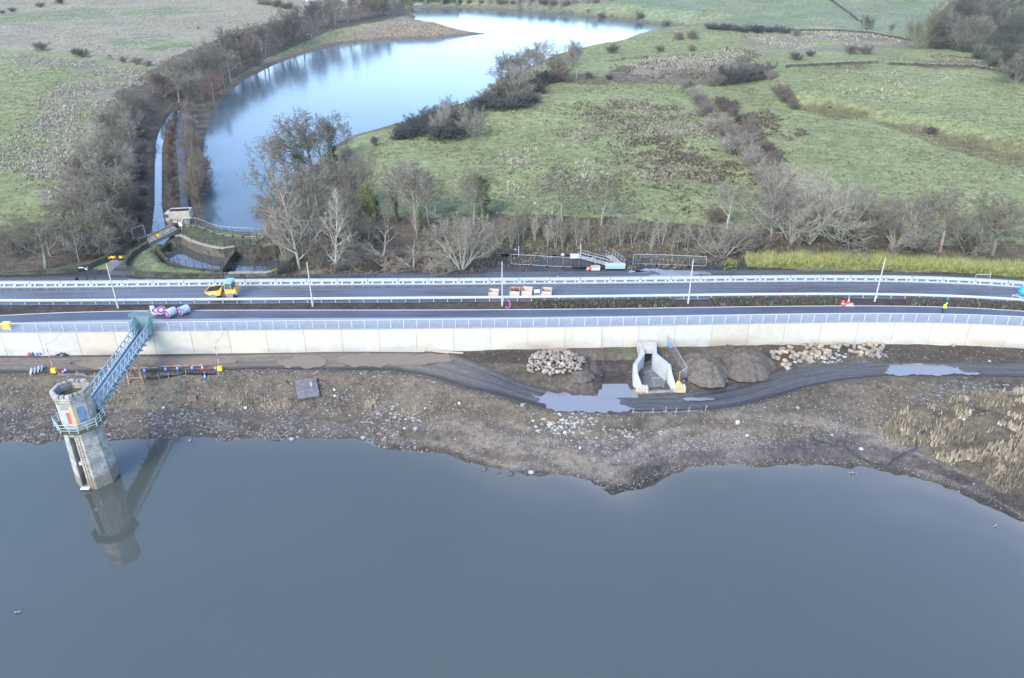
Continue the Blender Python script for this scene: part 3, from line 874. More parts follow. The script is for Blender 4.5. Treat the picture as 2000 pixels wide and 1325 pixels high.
t = thing('crash_barrier', 'white box-beam crash barrier on short posts along near edge of road', 'crash barrier', (0, float(L_near(0)), 0), group='crash barriers along the road')
mb0 = MB(); mb0.box((0, 0, .30), (.11, .12, .62))
xs = arc(L_near, -80, 86, 2.02)
first = None
for x in xs:
    p = (x, float(L_near(x)) - float(L_near(0)), 0)
    if first is None: first = mb0.build('post', M_galv, t); first.location = p
    else:
        c = first.copy(); COL.objects.link(c); c.location = p; c.parent = t
mb = MB(); mb.sweep([(x, float(L_near(x)) - float(L_near(0)), 0) for x in np.linspace(-150, 150, 240)], [(.06, .42), (.24, .42), (.26, .48), (.26, .68), (.24, .74), (.06, .74), (.04, .68), (.04, .48)])
mb.build('beam', M_white, t)

t = thing('safety_barrier', 'pale steel safety barrier with slotted foot along far edge of road', 'safety barrier', (0, float(L_far(0)), 0), group='crash barriers along the road')
xs = arc(L_far, -100, 105, 4.6)
M_barr = mat('barrier_steel', (.34, .36, .375), .5, .5, .06, 1.5)
for a, b in zip(xs[:-1], xs[1:]):
    mb = MB(); ya = float(L_far(a)) - float(L_far(0)); yb = float(L_far(b)) - float(L_far(0))
    def seg(f0, f1, prof):
        p = [(a + (b - a) * f, ya + (yb - ya) * f, 0) for f in (f0, f1)]
        mb.sweep(p, prof)
    seg(.008, .992, [(.08, .46), (.60, .46), (.64, .56), (.60, .84), (.52, .88), (.16, .88), (.08, .84), (.04, .56)])
    seg(.004, .996, [(-.04, 0), (.72, 0), (.70, .20), (-.02, .20)])
    for f0, f1 in ((.0, .05), (.12, .19), (.44, .54), (.79, .86), (.92, 1.0)):
        seg(f0 + .004, f1 - .004, [(-.01, .20), (.66, .20), (.58, .46), (.10, .46)])
    mb.build('barrier_section', M_barr, t)

M_pole = mat('pole_paint', (.42, .39, .36), .5, .4, .06, 1)
lp = [((231, 601.5), (207.8, 518.6)), ((611, 598), (600, 515)), ((981, 597), (979.5, 514)), ((1344, 592.5), (1354, 511)), ((1708.5, 588.6), (1729, 509))]
ll = ['bare pale lamp column without lantern beside the pipe coils, leftmost', 'bare pale lamp column right of the yellow dumper', 'bare pale lamp column in front of the wooden crates, ringed by pink duct',
      'bare pale lamp column by the planted verge, in front of the domed bare tree', 'bare pale lamp column standing before the yellow hedge']
for ((bx, by), (tx, ty)), l in zip(lp, ll):
    X, Y = P(bx, by, 0)
    t = thing('lamp_column', l, 'lamp post', (X, Y, -.05), group='lamp columns along the verge')
    h = 6.75
    mb = MB(); mb.tube((0, 0, 1.25), (0, 0, h), .10, .065, 12); mb.build('column', M_pole, t)
    mb = MB(); mb.tube((0, 0, 0), (0, 0, 1.27), .14, .14, 12); mb.tube((0, 0, 1.27), (0, 0, 1.36), .14, .10, 12); mb.build('base_section', M_pole, t)
    mb = MB(); mb.tube((0, 0, h), (0, 0, h + .12), .045, .04, 10); mb.build('spigot', M_galvd, t)
mb = MB(); X, Y = P(981, 597, 0)
mb.path([(X + .55 + .35 * math.cos(a) + .25, Y - .35 + .75 * math.sin(a), .12 + .55 * max(0, math.sin(a * .9))) for a in np.linspace(-2.6, 1.6, 22)], .055)
M_pink = mat('pink_plastic', (.75, .14, .42), .4, .4, .1, 3)
tag(mb.build('cable_duct', M_pink, None, True), 'pink plastic duct loop poking out of soil beside lamp column', 'pipe')

# ------------------------------------------------------------------ valve tower in the reservoir
def octa(r, rot=0):     # r = half the distance across flats
    R_ = r / math.cos(math.pi / 8)
    return [(R_ * math.cos(math.pi / 8 + i * math.pi / 4 + rot), R_ * math.sin(math.pi / 8 + i * math.pi / 4 + rot)) for i in range(8)]
def loft(mb, rings, cap0=True, cap1=True):
    n = len(rings[0][0]); vs = []
    for pts, z in rings: vs += [(x, y, z) for x, y in pts]
    fs = []
    for k in range(len(rings) - 1):
        for i in range(n): fs.append((k * n + i, k * n + (i + 1) % n, (k + 1) * n + (i + 1) % n, (k + 1) * n + i))
    if cap0: fs.append(tuple(range(n - 1, -1, -1)))
    if cap1: fs.append(tuple((len(rings) - 1) * n + i for i in range(n)))
    mb.add(vs, fs)

def mat_ashlar():
    m = bpy.data.materials.new('weathered_ashlar'); m.use_nodes = True
    t = m.node_tree; L = t.links; b = t.nodes['Principled BSDF']; b.inputs['Roughness'].default_value = .9; b.inputs['Specular IOR Level'].default_value = .2
    co = t.nodes.new('ShaderNodeTexCoord'); sp = t.nodes.new('ShaderNodeSeparateXYZ'); L.new(co.outputs['Object'], sp.inputs[0])
    # running-bond courses wrapped round the shaft: angle around the axis and height
    at = t.nodes.new('ShaderNodeMath'); at.operation = 'ARCTAN2'; L.new(sp.outputs[1], at.inputs[0]); L.new(sp.outputs[0], at.inputs[1])
    mu = t.nodes.new('ShaderNodeMath'); mu.operation = 'MULTIPLY'; mu.inputs[1].default_value = 2.3; L.new(at.outputs[0], mu.inputs[0])
    cb = t.nodes.new('ShaderNodeCombineXYZ'); L.new(mu.outputs[0], cb.inputs[0]); L.new(sp.outputs[2], cb.inputs[1])
    br = t.nodes.new('ShaderNodeTexBrick'); br.inputs['Scale'].default_value = 1.0
    br.inputs['Brick Width'].default_value = .85; br.inputs['Row Height'].default_value = .36; br.inputs['Mortar Size'].default_value = .016
    br.inputs['Color1'].default_value = (.43, .41, .36, 1); br.inputs['Color2'].default_value = (.33, .32, .285, 1); br.inputs['Mortar'].default_value = (.17, .165, .15, 1)
    L.new(cb.outputs[0], br.inputs['Vector'])
    n = t.nodes.new('ShaderNodeTexNoise'); n.inputs['Scale'].default_value = 1.1; n.inputs['Detail'].default_value = 7; L.new(co.outputs['Object'], n.inputs['Vector'])
    rp = t.nodes.new('ShaderNodeMapRange'); rp.inputs[1].default_value = .35; rp.inputs[2].default_value = .7; rp.inputs[3].default_value = .62; rp.inputs[4].default_value = 1.15
    L.new(n.outputs[0], rp.inputs[0])
    vm = t.nodes.new('ShaderNodeVectorMath'); vm.operation = 'SCALE'; L.new(br.outputs[0], vm.inputs[0]); L.new(rp.outputs[0], vm.inputs['Scale'])
    # tide mark of weed and silt: real stain below the usual water level
    ns = t.nodes.new('ShaderNodeTexNoise'); ns.inputs['Scale'].default_value = 1.5; L.new(co.outputs['Object'], ns.inputs['Vector'])
    ad = t.nodes.new('ShaderNodeMath'); ad.operation = 'MULTIPLY_ADD'; ad.inputs[1].default_value = -.8; L.new(ns.outputs[0], ad.inputs[0]); L.new(sp.outputs[2], ad.inputs[2])
    st = t.nodes.new('ShaderNodeMapRange'); st.inputs[1].default_value = 1.0; st.inputs[2].default_value = 1.5; st.inputs[3].default_value = 1; st.inputs[4].default_value = 0
    L.new(ad.outputs[0], st.inputs[0])
    mx = t.nodes.new('ShaderNodeMix'); mx.data_type = 'RGBA'; mx.inputs[7].default_value = (.15, .135, .10, 1)
    m2 = t.nodes.new('ShaderNodeMath'); m2.operation = 'MULTIPLY'; m2.inputs[1].default_value = .8; L.new(st.outputs[0], m2.inputs[0])
    L.new(m2.outputs[0], mx.inputs[0]); L.new(vm.outputs[0], mx.inputs[6]); L.new(mx.outputs[2], b.inputs['Base Color'])
    bp = t.nodes.new('ShaderNodeBump'); bp.inputs['Distance'].default_value = .02; L.new(br.outputs[1], bp.inputs['Height']); bp.invert = True
    L.new(bp.outputs[0], b.inputs['Normal'])
    return m
M_ash = mat_ashlar()
M_moss = mat('moss_covered_stone', (.05, .055, .025), .95, .1, .4, 3, .03, 8, col2=(.12, .115, .07))
M_lichen = mat('ochre_stain', (.52, .32, .10), .9, .2, .3, 2.5, col2=(.42, .36, .27))
M_blue = mat('blue_paint', (.13, .21, .33), .5, .4, .15, 2)
M_blued = mat('faded_blue_paint', (.22, .315, .385), .55, .4, .2, 1.5)
M_red = mat('red_paint', (.62, .09, .06), .5, .4, .1, 3)
M_sky = mat('pale_blue_paint', (.26, .46, .56), .5, .4, .1, 3)
TX, TY = P(157, 823, 0)
t = thing('valve_tower', 'octagonal stone valve tower with battlements standing in the reservoir', 'tower', (TX, TY, ZW))
ZB = -ZW - .15          # balcony floor, height above the water
rB, rT, slot_hw = 2.12, 1.78, .30
def shaft_r(z): return rB + (rT - rB) * min(1, max(0, z / ZB))
# shaft with a real slot in its front face: outline cut in plan, so the recess has depth
def ring(z, slot):
    r = shaft_r(z); pts = octa(r)
    hw = r * math.tan(math.pi / 8)
    sx = -hw * .42
    out = []
    # start at the left front corner and run along the front face (y = -r)
    k = pts.index(min(pts, key=lambda q: (round(q[1], 3), q[0])))
    seq = [pts[(k + i) % 8] for i in range(8)]
    d = .85 if slot else .02
    a = [(sx - slot_hw, -r), (sx - slot_hw, -r + d), (sx + slot_hw, -r + d), (sx + slot_hw, -r)]
    return [seq[0]] + a + seq[1:]
mb = MB()
loft(mb, [(ring(z, s), z) for z, s in ((-4, 0), (.45, 0), (.46, 1), (3, 1), (ZB - .75, 1), (ZB - .74, 0), (ZB, 0))], True, False)
mb.build('shaft', M_ash, t)
mb = MB(); r = shaft_r(3.6); sx = -r * math.tan(math.pi / 8) * .42
mb.box((sx + .05, -r + .45, 3.3), (.5, .5, .4)); mb.build('valve_hood', M_galvd, t)
mb = MB(); mb.box((sx, -r - .15, .28), (1.0, .7, .14)); mb.build('landing_slab', M_conc, t)
mb = MB()
for dx in (.52, .80): mb.tube((sx + dx, -rB - .02, .1), (sx + dx, -rT - .05, ZB - .2), .03, .03, 6)
for k in range(16): mb.tube((sx + .52, -shaft_r(.5 + k * .42) - .03, .5 + k * .42), (sx + .80, -shaft_r(.5 + k * .42) - .03, .5 + k * .42), .014, .014, 4)
mb.build('ladder', M_rust, t)
mb = MB(); loft(mb, [(octa(1.76), ZB - .30), (octa(2.34), ZB - .05), (octa(2.42), ZB), (octa(2.42), ZB + .16)]); mb.build('balcony', M_moss, t)
rl = thing('balcony_railing', None, None); rl.parent = t
M_tur = mat('pale_turquoise_paint', (.34, .47, .50), .5, .4, .12, 2)
o8 = octa(2.31)
for i in range(8):
    a = o8[i]; b = o8[(i + 1) % 8]
    for f in (0, .5):
        x, y = a[0] + (b[0] - a[0]) * f, a[1] + (b[1] - a[1]) * f
        if 70 < math.degrees(math.atan2(y, x)) < 112: continue
        mb = MB(); mb.tube((x, y, ZB + .16), (x, y, ZB + 1.22), .045, .035, 6); mb.tube((x, y, ZB - .1), (x, y, ZB + .2), .07, .07, 6); mb.build('post', M_tur, rl)
for h in (.45, .8, 1.18):
    mb = MB()
    for i in range(8):
        a = o8[i]; b = o8[(i + 1) % 8]
        if i == 1: continue
        mb.tube((a[0], a[1], ZB + h), (b[0], b[1], ZB + h), .028, .028, 6)
    mb.build('rail', M_tur, rl)
# upper chamber
ZC = ZB + 3.15
mb = MB(); loft(mb, [(octa(1.66), ZB + .16), (octa(1.62), ZC)], False, False)
loft(mb, [(octa(1.62), ZC), (octa(1.68), ZC + .05), (octa(1.68), ZC + .22), (octa(1.75), ZC + .30), (octa(1.80), ZC + .62)], False, False)
mb.build('upper_chamber', M_ash, t)
mb = MB()
ro, ri = octa(1.80), octa(1.46)
loft(mb, [(ro, ZC + .62), (ro, ZC + 1.02), (ri, ZC + 1.02), (ri, ZC + .3)], False, False)
loft(mb, [(ri, ZC + .3), (octa(.02), ZC + .28)], False, False)
mb.build('parapet', M_ash, t)
# each parapet side carries three merlons
ro2, ri2 = octa(1.81), octa(1.48)
for i in range(8):
    A, B = Vector(ro2[i] + (0,)), Vector(ro2[(i + 1) % 8] + (0,)); C, D = Vector(ri2[i] + (0,)), Vector(ri2[(i + 1) % 8] + (0,))
    for f0, f1 in ((.0, .25), (.37, .63), (.75, 1.0)):
        mb = MB()
        q = [A.lerp(B, f0), A.lerp(B, f1), C.lerp(D, f1), C.lerp(D, f0)]
        mb.prism([(v.x, v.y) for v in q], ZC + 1.02, ZC + 1.38); mb.build('merlon', M_ash, t)
mb = MB(); loft(mb, [(octa(1.44), ZC + .32), (octa(1.44), ZC + .34)]); mb.build('roof_floor', M_moss, t)
# painted hatch, ochre stained render and blue door on the chamber
def face_panel(ang, u0, u1, z0, z1, r, m, name, thick=.04):
    c, s_ = math.cos(ang), math.sin(ang)
    mb = MB(); n = Vector((c, s_, 0)); tt = Vector((-s_, c, 0))
    ctr = n * (r + thick / 2) + tt * ((u0 + u1) / 2) + Vector((0, 0, (z0 + z1) / 2))
    mb.box(ctr, (thick, u1 - u0, z1 - z0), rz=ang)
    return mb.build(name, m, t)
fr = -math.pi / 2
face_panel(fr, -.52, -.20, ZB + .95, ZB + 2.35, 1.65, M_sky, 'blue_hatch_panel')
face_panel(fr, -.15, .19, ZB + .95, ZB + 2.38, 1.65, M_red, 'red_hatch_panel')
face_panel(fr, -.60, .27, ZB + .85, ZB + 2.5, 1.63, M_galvd, 'hatch_frame', .03)
face_panel(fr, .32, .64, ZB + .55, ZB + 3.1, 1.615, M_lichen, 'ochre_render', .045)
face_panel(fr + math.pi / 4, -.64, -.36, ZB + .9, ZB + 3.0, 1.615, M_lichen, 'ochre_render', .045)
face_panel(fr + math.pi / 4, -.30, .40, ZB + .9, ZB + 2.75, 1.63, M_blue, 'door', .06)
mb = MB(); a = fr + math.pi / 4
mb.box((math.cos(a) * 1.71 - math.sin(a) * .3, math.sin(a) * 1.71 + math.cos(a) * .3, ZB + 1.7), (.04, .05, .16), rz=a)
mb.build('door_handle', M_dark, bpy.data.objects[[c.name for c in t.children if c.name.startswith('door')][0]])

# ------------------------------------------------------------------ footbridge from the wall to the tower
BX0, BY0 = -49.25, float(L_wt(-49.25)) + .9
BX1, BY1 = TX - .05, TY + 2.2
bl = math.hypot(BX1 - BX0, BY1 - BY0); ba = math.atan2(BY1 - BY0, BX1 - BX0)
t = thing('footbridge', 'blue steel footbridge with cross braced sides from wall to stone tower', 'footbridge', (BX0, BY0, .1), ba)
hw = .78
M_deck = mat('steel_deck', (.13, .165, .20), .7, .3, .3, 2)
mb = MB(); mb.box((bl / 2, 0, -.04), (bl, hw * 2 - .1, .06)); mb.build('deck', M_deck, t)
for sgn in (-1, 1):
    y = sgn * hw
    for nm, z_, w_, h_ in (('bottom_chord', -.32, .16, .14), ('deck_beam', .02, .10, .16), ('top_chord', 1.28, .12, .10)):
        g = MB(); g.box((bl / 2, y, z_), (bl, w_, h_)); g.build(nm, M_blued, t)
    mb = MB(); mb.tube((0, y, .72), (bl, y, .72), .025, .025, 6); mb.build('mid_rail', M_blued, t)
n = 14
for k in range(n + 1):
    x = .25 + (bl - .5) * k / n
    for sgn in (-1, 1):
        mb = MB(); y = sgn * hw
        # outrigger gusset: a triangular plate standing off the truss
        vs = [(x - .03, y, -.34), (x + .03, y, -.34), (x + .03, y + sgn * .48, -.36), (x - .03, y + sgn * .48, -.36), (x - .03, y, .60), (x + .03, y, .60)]
        mb.add(vs, [(0, 1, 2, 3), (0, 3, 4), (1, 5, 2), (3, 2, 5, 4), (0, 4, 5, 1)])
        mb.box((x, y + sgn * .24, -.37), (.22, .52, .04))
        mb.build('outrigger', M_blued, t)
        mb = MB(); mb.bar((x, y, -.3), (x, y, 1.3), .09, .09); mb.build('vertical', M_blued, t)
        if k < n:
            x2 = .25 + (bl - .5) * (k + 1) / n
            mb = MB(); mb.bar((x, y, -.28), (x2, y, 1.24), .06, .06); mb.bar((x, y, 1.24), (x2, y, -.28), .06, .06); mb.build('cross_brace', M_blued, t)
for k in range(0, n, 2):
    x = .25 + (bl - .5) * k / n
    mb = MB(); mb.bar((x, -hw, -.3), (x + 1.2, hw, -.3), .05); mb.build('bracing', M_dark, t)
# rusty trestle under the bridge
tz = -4.35
tt = thing('trestle', None, None, (bl * .365, 0, 0)); tt.parent = t
for sgn in (-1, 1):
    mb = MB(); mb.tube((0, sgn * .62, -.35), (.1, sgn * .95, tz - .6), .12, .12, 8); mb.build('leg', M_rust, tt)
mb = MB(); mb.bar((.06, -.85, tz + .9), (.06, .85, tz + .9), .10); mb.bar((0, -.65, -.6), (0, .65, -.6), .12)
mb.bar((0.03, -.62, -.7), (.06, .85, tz + .9), .06); mb.bar((.03, .62, -.7), (.06, -.85, tz + .9), .06); mb.bar((.05, .6, -1.0), (-2.2, .5, -.35), .06); mb.build('cross_brace', M_rust, tt)

# anti-climb mesh gate where the bridge meets the wall
M_gmesh = mat('green_mesh_paint', (.16, .28, .28), .6, .3, .15, 3)
t = thing('security_gate', 'green mesh security gate with fan screens closing the footbridge at the wall', 'gate', (BX0, BY0 - .75, .1), ba)
def screen(pts, name, step=.13, r=.012):
    """flat mesh panel: frame round the outline, bars across it"""
    mb = MB(); p = [Vector(q) for q in pts]
    for a, b in zip(p, p[1:] + p[:1]): mb.tube(a, b, .03, .03, 6)
    o_ = p[0]; u = (p[1] - p[0]).normalized(); nn = u.cross(p[-1] - p[0]).normalized(); w = nn.cross(u)
    q2 = [((q - o_).dot(u), (q - o_).dot(w)) for q in p]
    for ax in (0, 1):
        lo = min(q[ax] for q in q2); hi = max(q[ax] for q in q2); k = lo + step
        while k < hi:
            hit = []
            for (a, b) in zip(q2, q2[1:] + q2[:1]):
                if (a[ax] > k) != (b[ax] > k):
                    f = (k - a[ax]) / (b[ax] - a[ax]); hit.append(a[1 - ax] + f * (b[1 - ax] - a[1 - ax]))
            hit.sort()
            for h0, h1 in zip(hit[::2], hit[1::2]):
                c0 = (k, h0) if ax == 0 else (h0, k); c1 = (k, h1) if ax == 0 else (h1, k)
                mb.tube(o_ + u * c0[0] + w * c0[1], o_ + u * c1[0] + w * c1[1], r, r, 4)
            k += step
    return mb.build(name, M_gmesh, t)
sw = 1.0
for sgn in (-1, 1):
    screen([(0, sgn * sw, -.6), (1.6, sgn * sw, -.6), (1.6, sgn * sw, 1.6), (0, sgn * sw, 2.2)], 'side_screen', .12, .022)
    screen([(0, sgn * sw, .1), (0, sgn * (sw + .75), .1), (0, sgn * (sw + .95), 1.2), (0, sgn * sw, 2.1)], 'fan_screen', .12, .022)
    mb = MB(); mb.box((0, sgn * sw, .9), (.10, .10, 2.6)); mb.build('gate_post', M_gmesh, t)
fan = [(0, -sw - .6, 2.1)] + [(0, (sw + .8) * math.sin(a), 2.1 + .75 * math.cos(a)) for a in np.linspace(-1.2, 1.2, 9)] + [(0, sw + .6, 2.1)]
screen(fan, 'top_fan', .14, .016)
mb = MB(); mb.box((0, 0, 1.05), (.05, 1.8, 2.0)); mb.build('gate_leaf', mat('gate_green', (.13, .21, .21), .6, .3, .15, 3), t)
mb = MB(); mb.box((-.06, .55, 1.35), (.03, .5, .4)); mb.build('notice_plate', mat('pink_notice', (.75, .45, .42), .5, .3, .05, 3), t)

# ------------------------------------------------------------------ outfall below the wall
def top_at(px, py, z): x, y = P(px, py, z); return (x, y)
M_out = mat('fresh_concrete', (.38, .39, .39), .75, .3, .10, 1.2)
OX, OY = P(1280, 768, -4.6)
t = thing('outfall', 'concrete outfall with splayed wing walls under the dam wall', 'culvert', (0, 0, 0))
zt = -2.4      # wing wall top at the headwall
def wing(pts, th, name):
    """pts: inner top edge as (px, py, z); thickness outwards"""
    mb = MB(); inn = [P(a, b, z) + (z,) for a, b, z in pts]
    n = len(inn); vs = []
    for i, p in enumerate(inn):
        a = Vector(inn[max(0, i - 1)]).xy; b = Vector(inn[min(n - 1, i + 1)]).xy
        d = (b - a).normalized(); nr = Vector((d.y, -d.x)) * th
        for q, zz in ((Vector(p).xy, p[2]), (Vector(p).xy + nr, p[2]), (Vector(p).xy + nr, -6.0), (Vector(p).xy, -6.0)):
            vs.append((q.x, q.y, zz))
    fs = []
    for i in range(n - 1):
        for k in range(4): fs.append((i * 4 + k, i * 4 + (k + 1) % 4, (i + 1) * 4 + (k + 1) % 4, (i + 1) * 4 + k))
    fs += [(3, 2, 1, 0), tuple((n - 1) * 4 + k for k in range(4))]
    mb.add(vs, fs); return mb.build(name, M_out, t)
wing([(1252.5, 669, -2.1), (1259.5, 691, -2.1), (1244.5, 713, -2.1), (1246, 731, -2.5), (1256, 758, -3.8)], .55, 'wing_wall')
wing([(1274, 668, -2.1), (1275.5, 691, -2.1), (1302.5, 714, -2.1), (1305, 731, -2.5), (1314, 758, -3.8)], -.55, 'wing_wall')
x0, y0 = P(1254, 668, -2.05); x1, y1 = P(1276, 668, -2.05)
mb = MB(); mb.box(((x0 + x1) / 2, y0 - .75, -2.55), (x1 - x0 + .1, 1.5, 1.0)); mb.build('headwall', mat('cream_concrete', (.42, .395, .35), .8, .3, .06, 1.2), t)  # headwall in a warmer, creamier concrete than the wing walls
mb = MB(); mb.prism([P(1249, 688, -4.5), P(1285, 688, -4.5), P(1330, 728, -4.5), P(1330, 768, -4.5), P(1238, 768, -4.5), P(1238, 728, -4.5)], -5.2, -4.45)
mb.build('apron', mat('wet_concrete', (.16, .165, .165), .35, .5, .35, .8, col2=(.085, .09, .095)), t)
mb = MB(); a = P(1243, 767, -4.3); b = P(1317, 764, -4.3); mb.bar((a[0], a[1], -4.35), (b[0], b[1], -4.35), .3, .35); mb.build('end_sill', mat('damp_sill', (.22, .22, .215), .7, .3, .2, 2), t)
mb = MB(); mb.box(((x0 + x1) / 2, y0 - .8, -3.9), (x1 - x0 - .7, .04, 1.6)); mb.build('dark_opening', M_dark, t)
M_lego = mat('cast_block', (.42, .33, .225), .85, .3, .1, 1.5)
def studblock(px, py, label, rz):
    X, Y = P(px, py, -4.45)
    t = thing('concrete_block', label, 'concrete block', (X, Y, -4.52), rz, 'stud-topped concrete blocks')
    mb = MB(); mb.box((0, 0, .42), (1.55, .8, .84)); mb.build('block_body', M_lego, t)
    for i in range(4):
        for j in range(2):
            mb = MB(); mb.box((-.57 + .38 * i, -.2 + .4 * j, .91), (.22, .22, .14), taper=.7); mb.build('stud', M_conc, t)
studblock(1253, 766, 'tan stud-topped concrete block at left front of the outfall', -.02)
studblock(1326, 764, 'tan stud-topped concrete block at right front of the outfall, under the yellow foot', .0)
# ground hollow at the outfall is covered by the apron; a dark wet lip in front
mb = MB(); mb.prism([P(1262, 766, -4.8), P(1313, 764, -4.8), P(1316, 772, -4.8), P(1260, 774, -4.8)], -5.1, -4.78); tag(mb.build('sump_water', M_pool), kind='structure')

# ------------------------------------------------------------------ mesh site fencing
M_heras = mat('site_fence_steel', (.33, .345, .35), .45, .5, .1, 3)
def mesh_panel(p0, p1, h, label, group, step=.30, m=None, lean=(0, 0, 0), wires=True, r=.035, parent=None):
    """site fence panel between two foot points"""
    p0 = Vector(p0); p1 = Vector(p1); m = m or M_heras
    t = thing('site_fence_panel', label, 'fence panel', p0, group=group)
    d = p1 - p0; up = Vector((lean[0], lean[1], h + lean[2]))
    a, b, c, e = Vector((0, 0, .12)), d + Vector((0, 0, .12)), d + up, up
    mb = MB()
    for q, w in ((a, b), (b, c), (c, e), (e, a)): mb.tube(q, w, r, r, 6)
    mb.build('frame', m, t)
    mb = MB(); L = d.length; k = step
    while k < L:
        f = k / L; mb.tube(a.lerp(b, f), e.lerp(c, f), .005, .005, 3, False); k += step
    for f in np.arange(.15, 1, .17): mb.tube(a.lerp(e, f), b.lerp(c, f), .005, .005, 3, False)
    mb.build('mesh_infill', m, t)
    for q in (Vector((0, 0, 0)), d):
        mb = MB(); mb.box((q.x, q.y, .07), (.65, .22, .14), rz=math.atan2(d.y, d.x) + 1.57); mb.build('foot', M_black, t)
    return t
def gz(px, py): q = GS(px, py); return Vector(q)
chain = [P(1294, 674, -3.45) + (-3.45,), P(1302.5, 683, -3.45) + (-3.45,), P(1313, 698, -3.5) + (-3.5,), P(1325, 719, -3.6) + (-3.6,), P(1339, 743, -3.8) + (-3.8,), P(1325, 753, -4.1) + (-4.1,)]
lb = ['mesh fence panel against the dam wall, first of the chain right of the outfall', 'mesh fence panel with a blue sign, second in the chain right of the outfall', 'mesh fence panel midway down the chain right of the outfall',
      'mesh fence panel fourth down the chain right of the outfall', 'short mesh fence panel above the yellow foot right of the outfall']
for i in range(5):
    mesh_panel(chain[i], chain[i + 1], 1.95, lb[i], 'mesh panels round the outfall')
mb = MB(); q = Vector(chain[1]).lerp(Vector(chain[2]), .5); mb.box((q.x, q.y - .06, q.z + 1.3), (.6, .03, .75), rz=-.95)
tag(mb.build('hanging_sign', mat('sign_blue', (.08, .25, .65), .5, .4, .1, 4)), 'blue sign hung on mesh fence panel right of the outfall', 'sign')
a = P(1175.5, 682, -3.35); b = P(1214, 681, -3.35)
mesh_panel(a + (-3.4,), b + (-3.4,), 1.9, 'lone mesh fence panel leaning against the dam wall left of the outfall', 'mesh panels round the outfall', lean=(0, .12, -.05), r=.045, m=M_galvd)
# flat panels lying on the apron
def flat_panel(pts, z, label):
    p = [Vector(P(a, b, z) + (z,)) for a, b in pts]
    t = thing('fallen_fence_panel', label, 'fence panel', p[0], group='mesh panels lying on the outfall apron')
    mb = MB(); o_ = p[0]
    for a, b in zip(p, p[1:] + p[:1]): mb.tube(a - o_, b - o_, .035, .035, 6)
    mb.build('frame', M_heras, t)
    mb = MB()
    for f in np.arange(.1, 1, .1):
        mb.tube(p[0].lerp(p[1], f) - o_, p[3].lerp(p[2], f) - o_, .007, .007, 3, False)
        mb.tube(p[0].lerp(p[3], f) - o_, p[1].lerp(p[2], f) - o_, .007, .007, 3, False)
    mb.build('mesh_infill', M_heras, t)
flat_panel([(1253, 713), (1285, 703), (1287, 722), (1252, 731)], -4.30, 'mesh panel lying aslant on the apron near the headwall')
flat_panel([(1273, 738), (1294, 738), (1302, 761), (1281, 761)], -4.38, 'mesh panel lying flat on the wet apron near its sill')
X, Y = P(1325, 752, -3.65)
t = thing('barrier_foot', 'yellow plastic weight standing on concrete block beside the outfall', 'plastic weight', (X, Y, -3.66))
M_yel = mat('yellow_plastic', (.85, .52, .04), .45, .4, .12, 3)
mb = MB(); mb.lathe([(.0, 0), (.30, 0), (.33, .12), (.25, .4), (.16, .55), (.0, .58)], 12); mb.build('weight_body', M_yel, t, True)
mb = MB(); mb.box((.28, .0, .12), (.3, .12, .2)); mb.build('weight_lug', M_white, t)

# ------------------------------------------------------------------ dumper on the road
M_dump = mat('dumper_yellow', (.72, .36, .03), .5, .4, .15, 2, col2=(.62, .37, .10))
M_dust = mat('dusty_paint', (.42, .36, .28), .8, .3, .25, 3)
M_tyre = mat('dusty_tyre', (.22, .20, .17), .9, .2, .3, 5)
M_glass = mat('cab_glass', (.06, .10, .10), .08, .6, .1, 2)
M_soil = mat('dark_soil', (.035, .030, .026), .95, .1, .4, 5, .03)
M_roofb = mat('pale_blue_finish', (.22, .38, .50), .4, .4, .06, 2)  # plain pale blue for the cab roof, a sack and a fence foot
X, Y = P(436, 580.5, 0)
D = thing('dumper', 'yellow site dumper with a skip of dark soil driving on the wet road', 'dumper', (X, Y, .01))
mb = MB()      # skip: wedge with spout to the left
pr = [(-2.2, 1.25), (-1.75, .78), (-.75, .55), (.05, .75), (.42, 1.95), (.30, 1.98), (-.05, 1.52), (-.6, 1.42)]
mb.xprism(pr, -1.02, -.94); mb.xprism(pr, .94, 1.02)
mb.xprism([(-2.2, 1.25), (-1.75, .78), (-1.72, .84), (-2.12, 1.27)], -.94, .94); mb.xprism([(-1.75, .78), (-.75, .55), (-.75, .63), (-1.72, .84)], -.94, .94)
mb.xprism([(-.75, .55), (.05, .75), (.02, .82), (-.75, .63)], -.94, .94); mb.xprism([(.05, .75), (.42, 1.95), (.34, 1.97), (-.02, .82)], -.94, .94)
skip = mb.build('skip', M_dump, D)
mb = MB(); rg = random.Random(2)
nx, ny = 9, 8; vs = []
for i in range(nx):
    for j in range(ny):
        u, v = i / (nx - 1), j / (ny - 1); x = -2.0 + 2.15 * u; y = -.92 + 1.84 * v
        e = min(u, 1 - u, v, 1 - v); vs.append((x, y, 1.22 + .25 * u + .9 * min(e, .3) + rg.uniform(-.04, .04)))
mb.add(vs, [(i * ny + j, (i + 1) * ny + j, (i + 1) * ny + j + 1, i * ny + j + 1) for i in range(nx - 1) for j in range(ny - 1)])
mb.build('soil_load', M_soil, D)
mb = MB(); mb.box((-1.05, -1.035, .98), (1.05, .02, .22)); mb.build('side_stripe', mat('pale_decal', (.42, .52, .52), .5, .4, .2, 6), skip)
mb = MB(); mb.box((.55, 0, .72), (.7, .7, .5)); mb.box((.1, 0, .55), (2.6, .45, .25)); mb.box((1.4, 0, .62), (1.6, .9, .3)); mb.build('chassis', M_dust, D)
mb = MB()
mb.xprism([(.72, .95), (2.25, .95), (2.35, 1.1), (2.25, 1.55), (.72, 1.6)], -.88, .88); cab = mb.build('body', M_dump, D)
mb = MB()
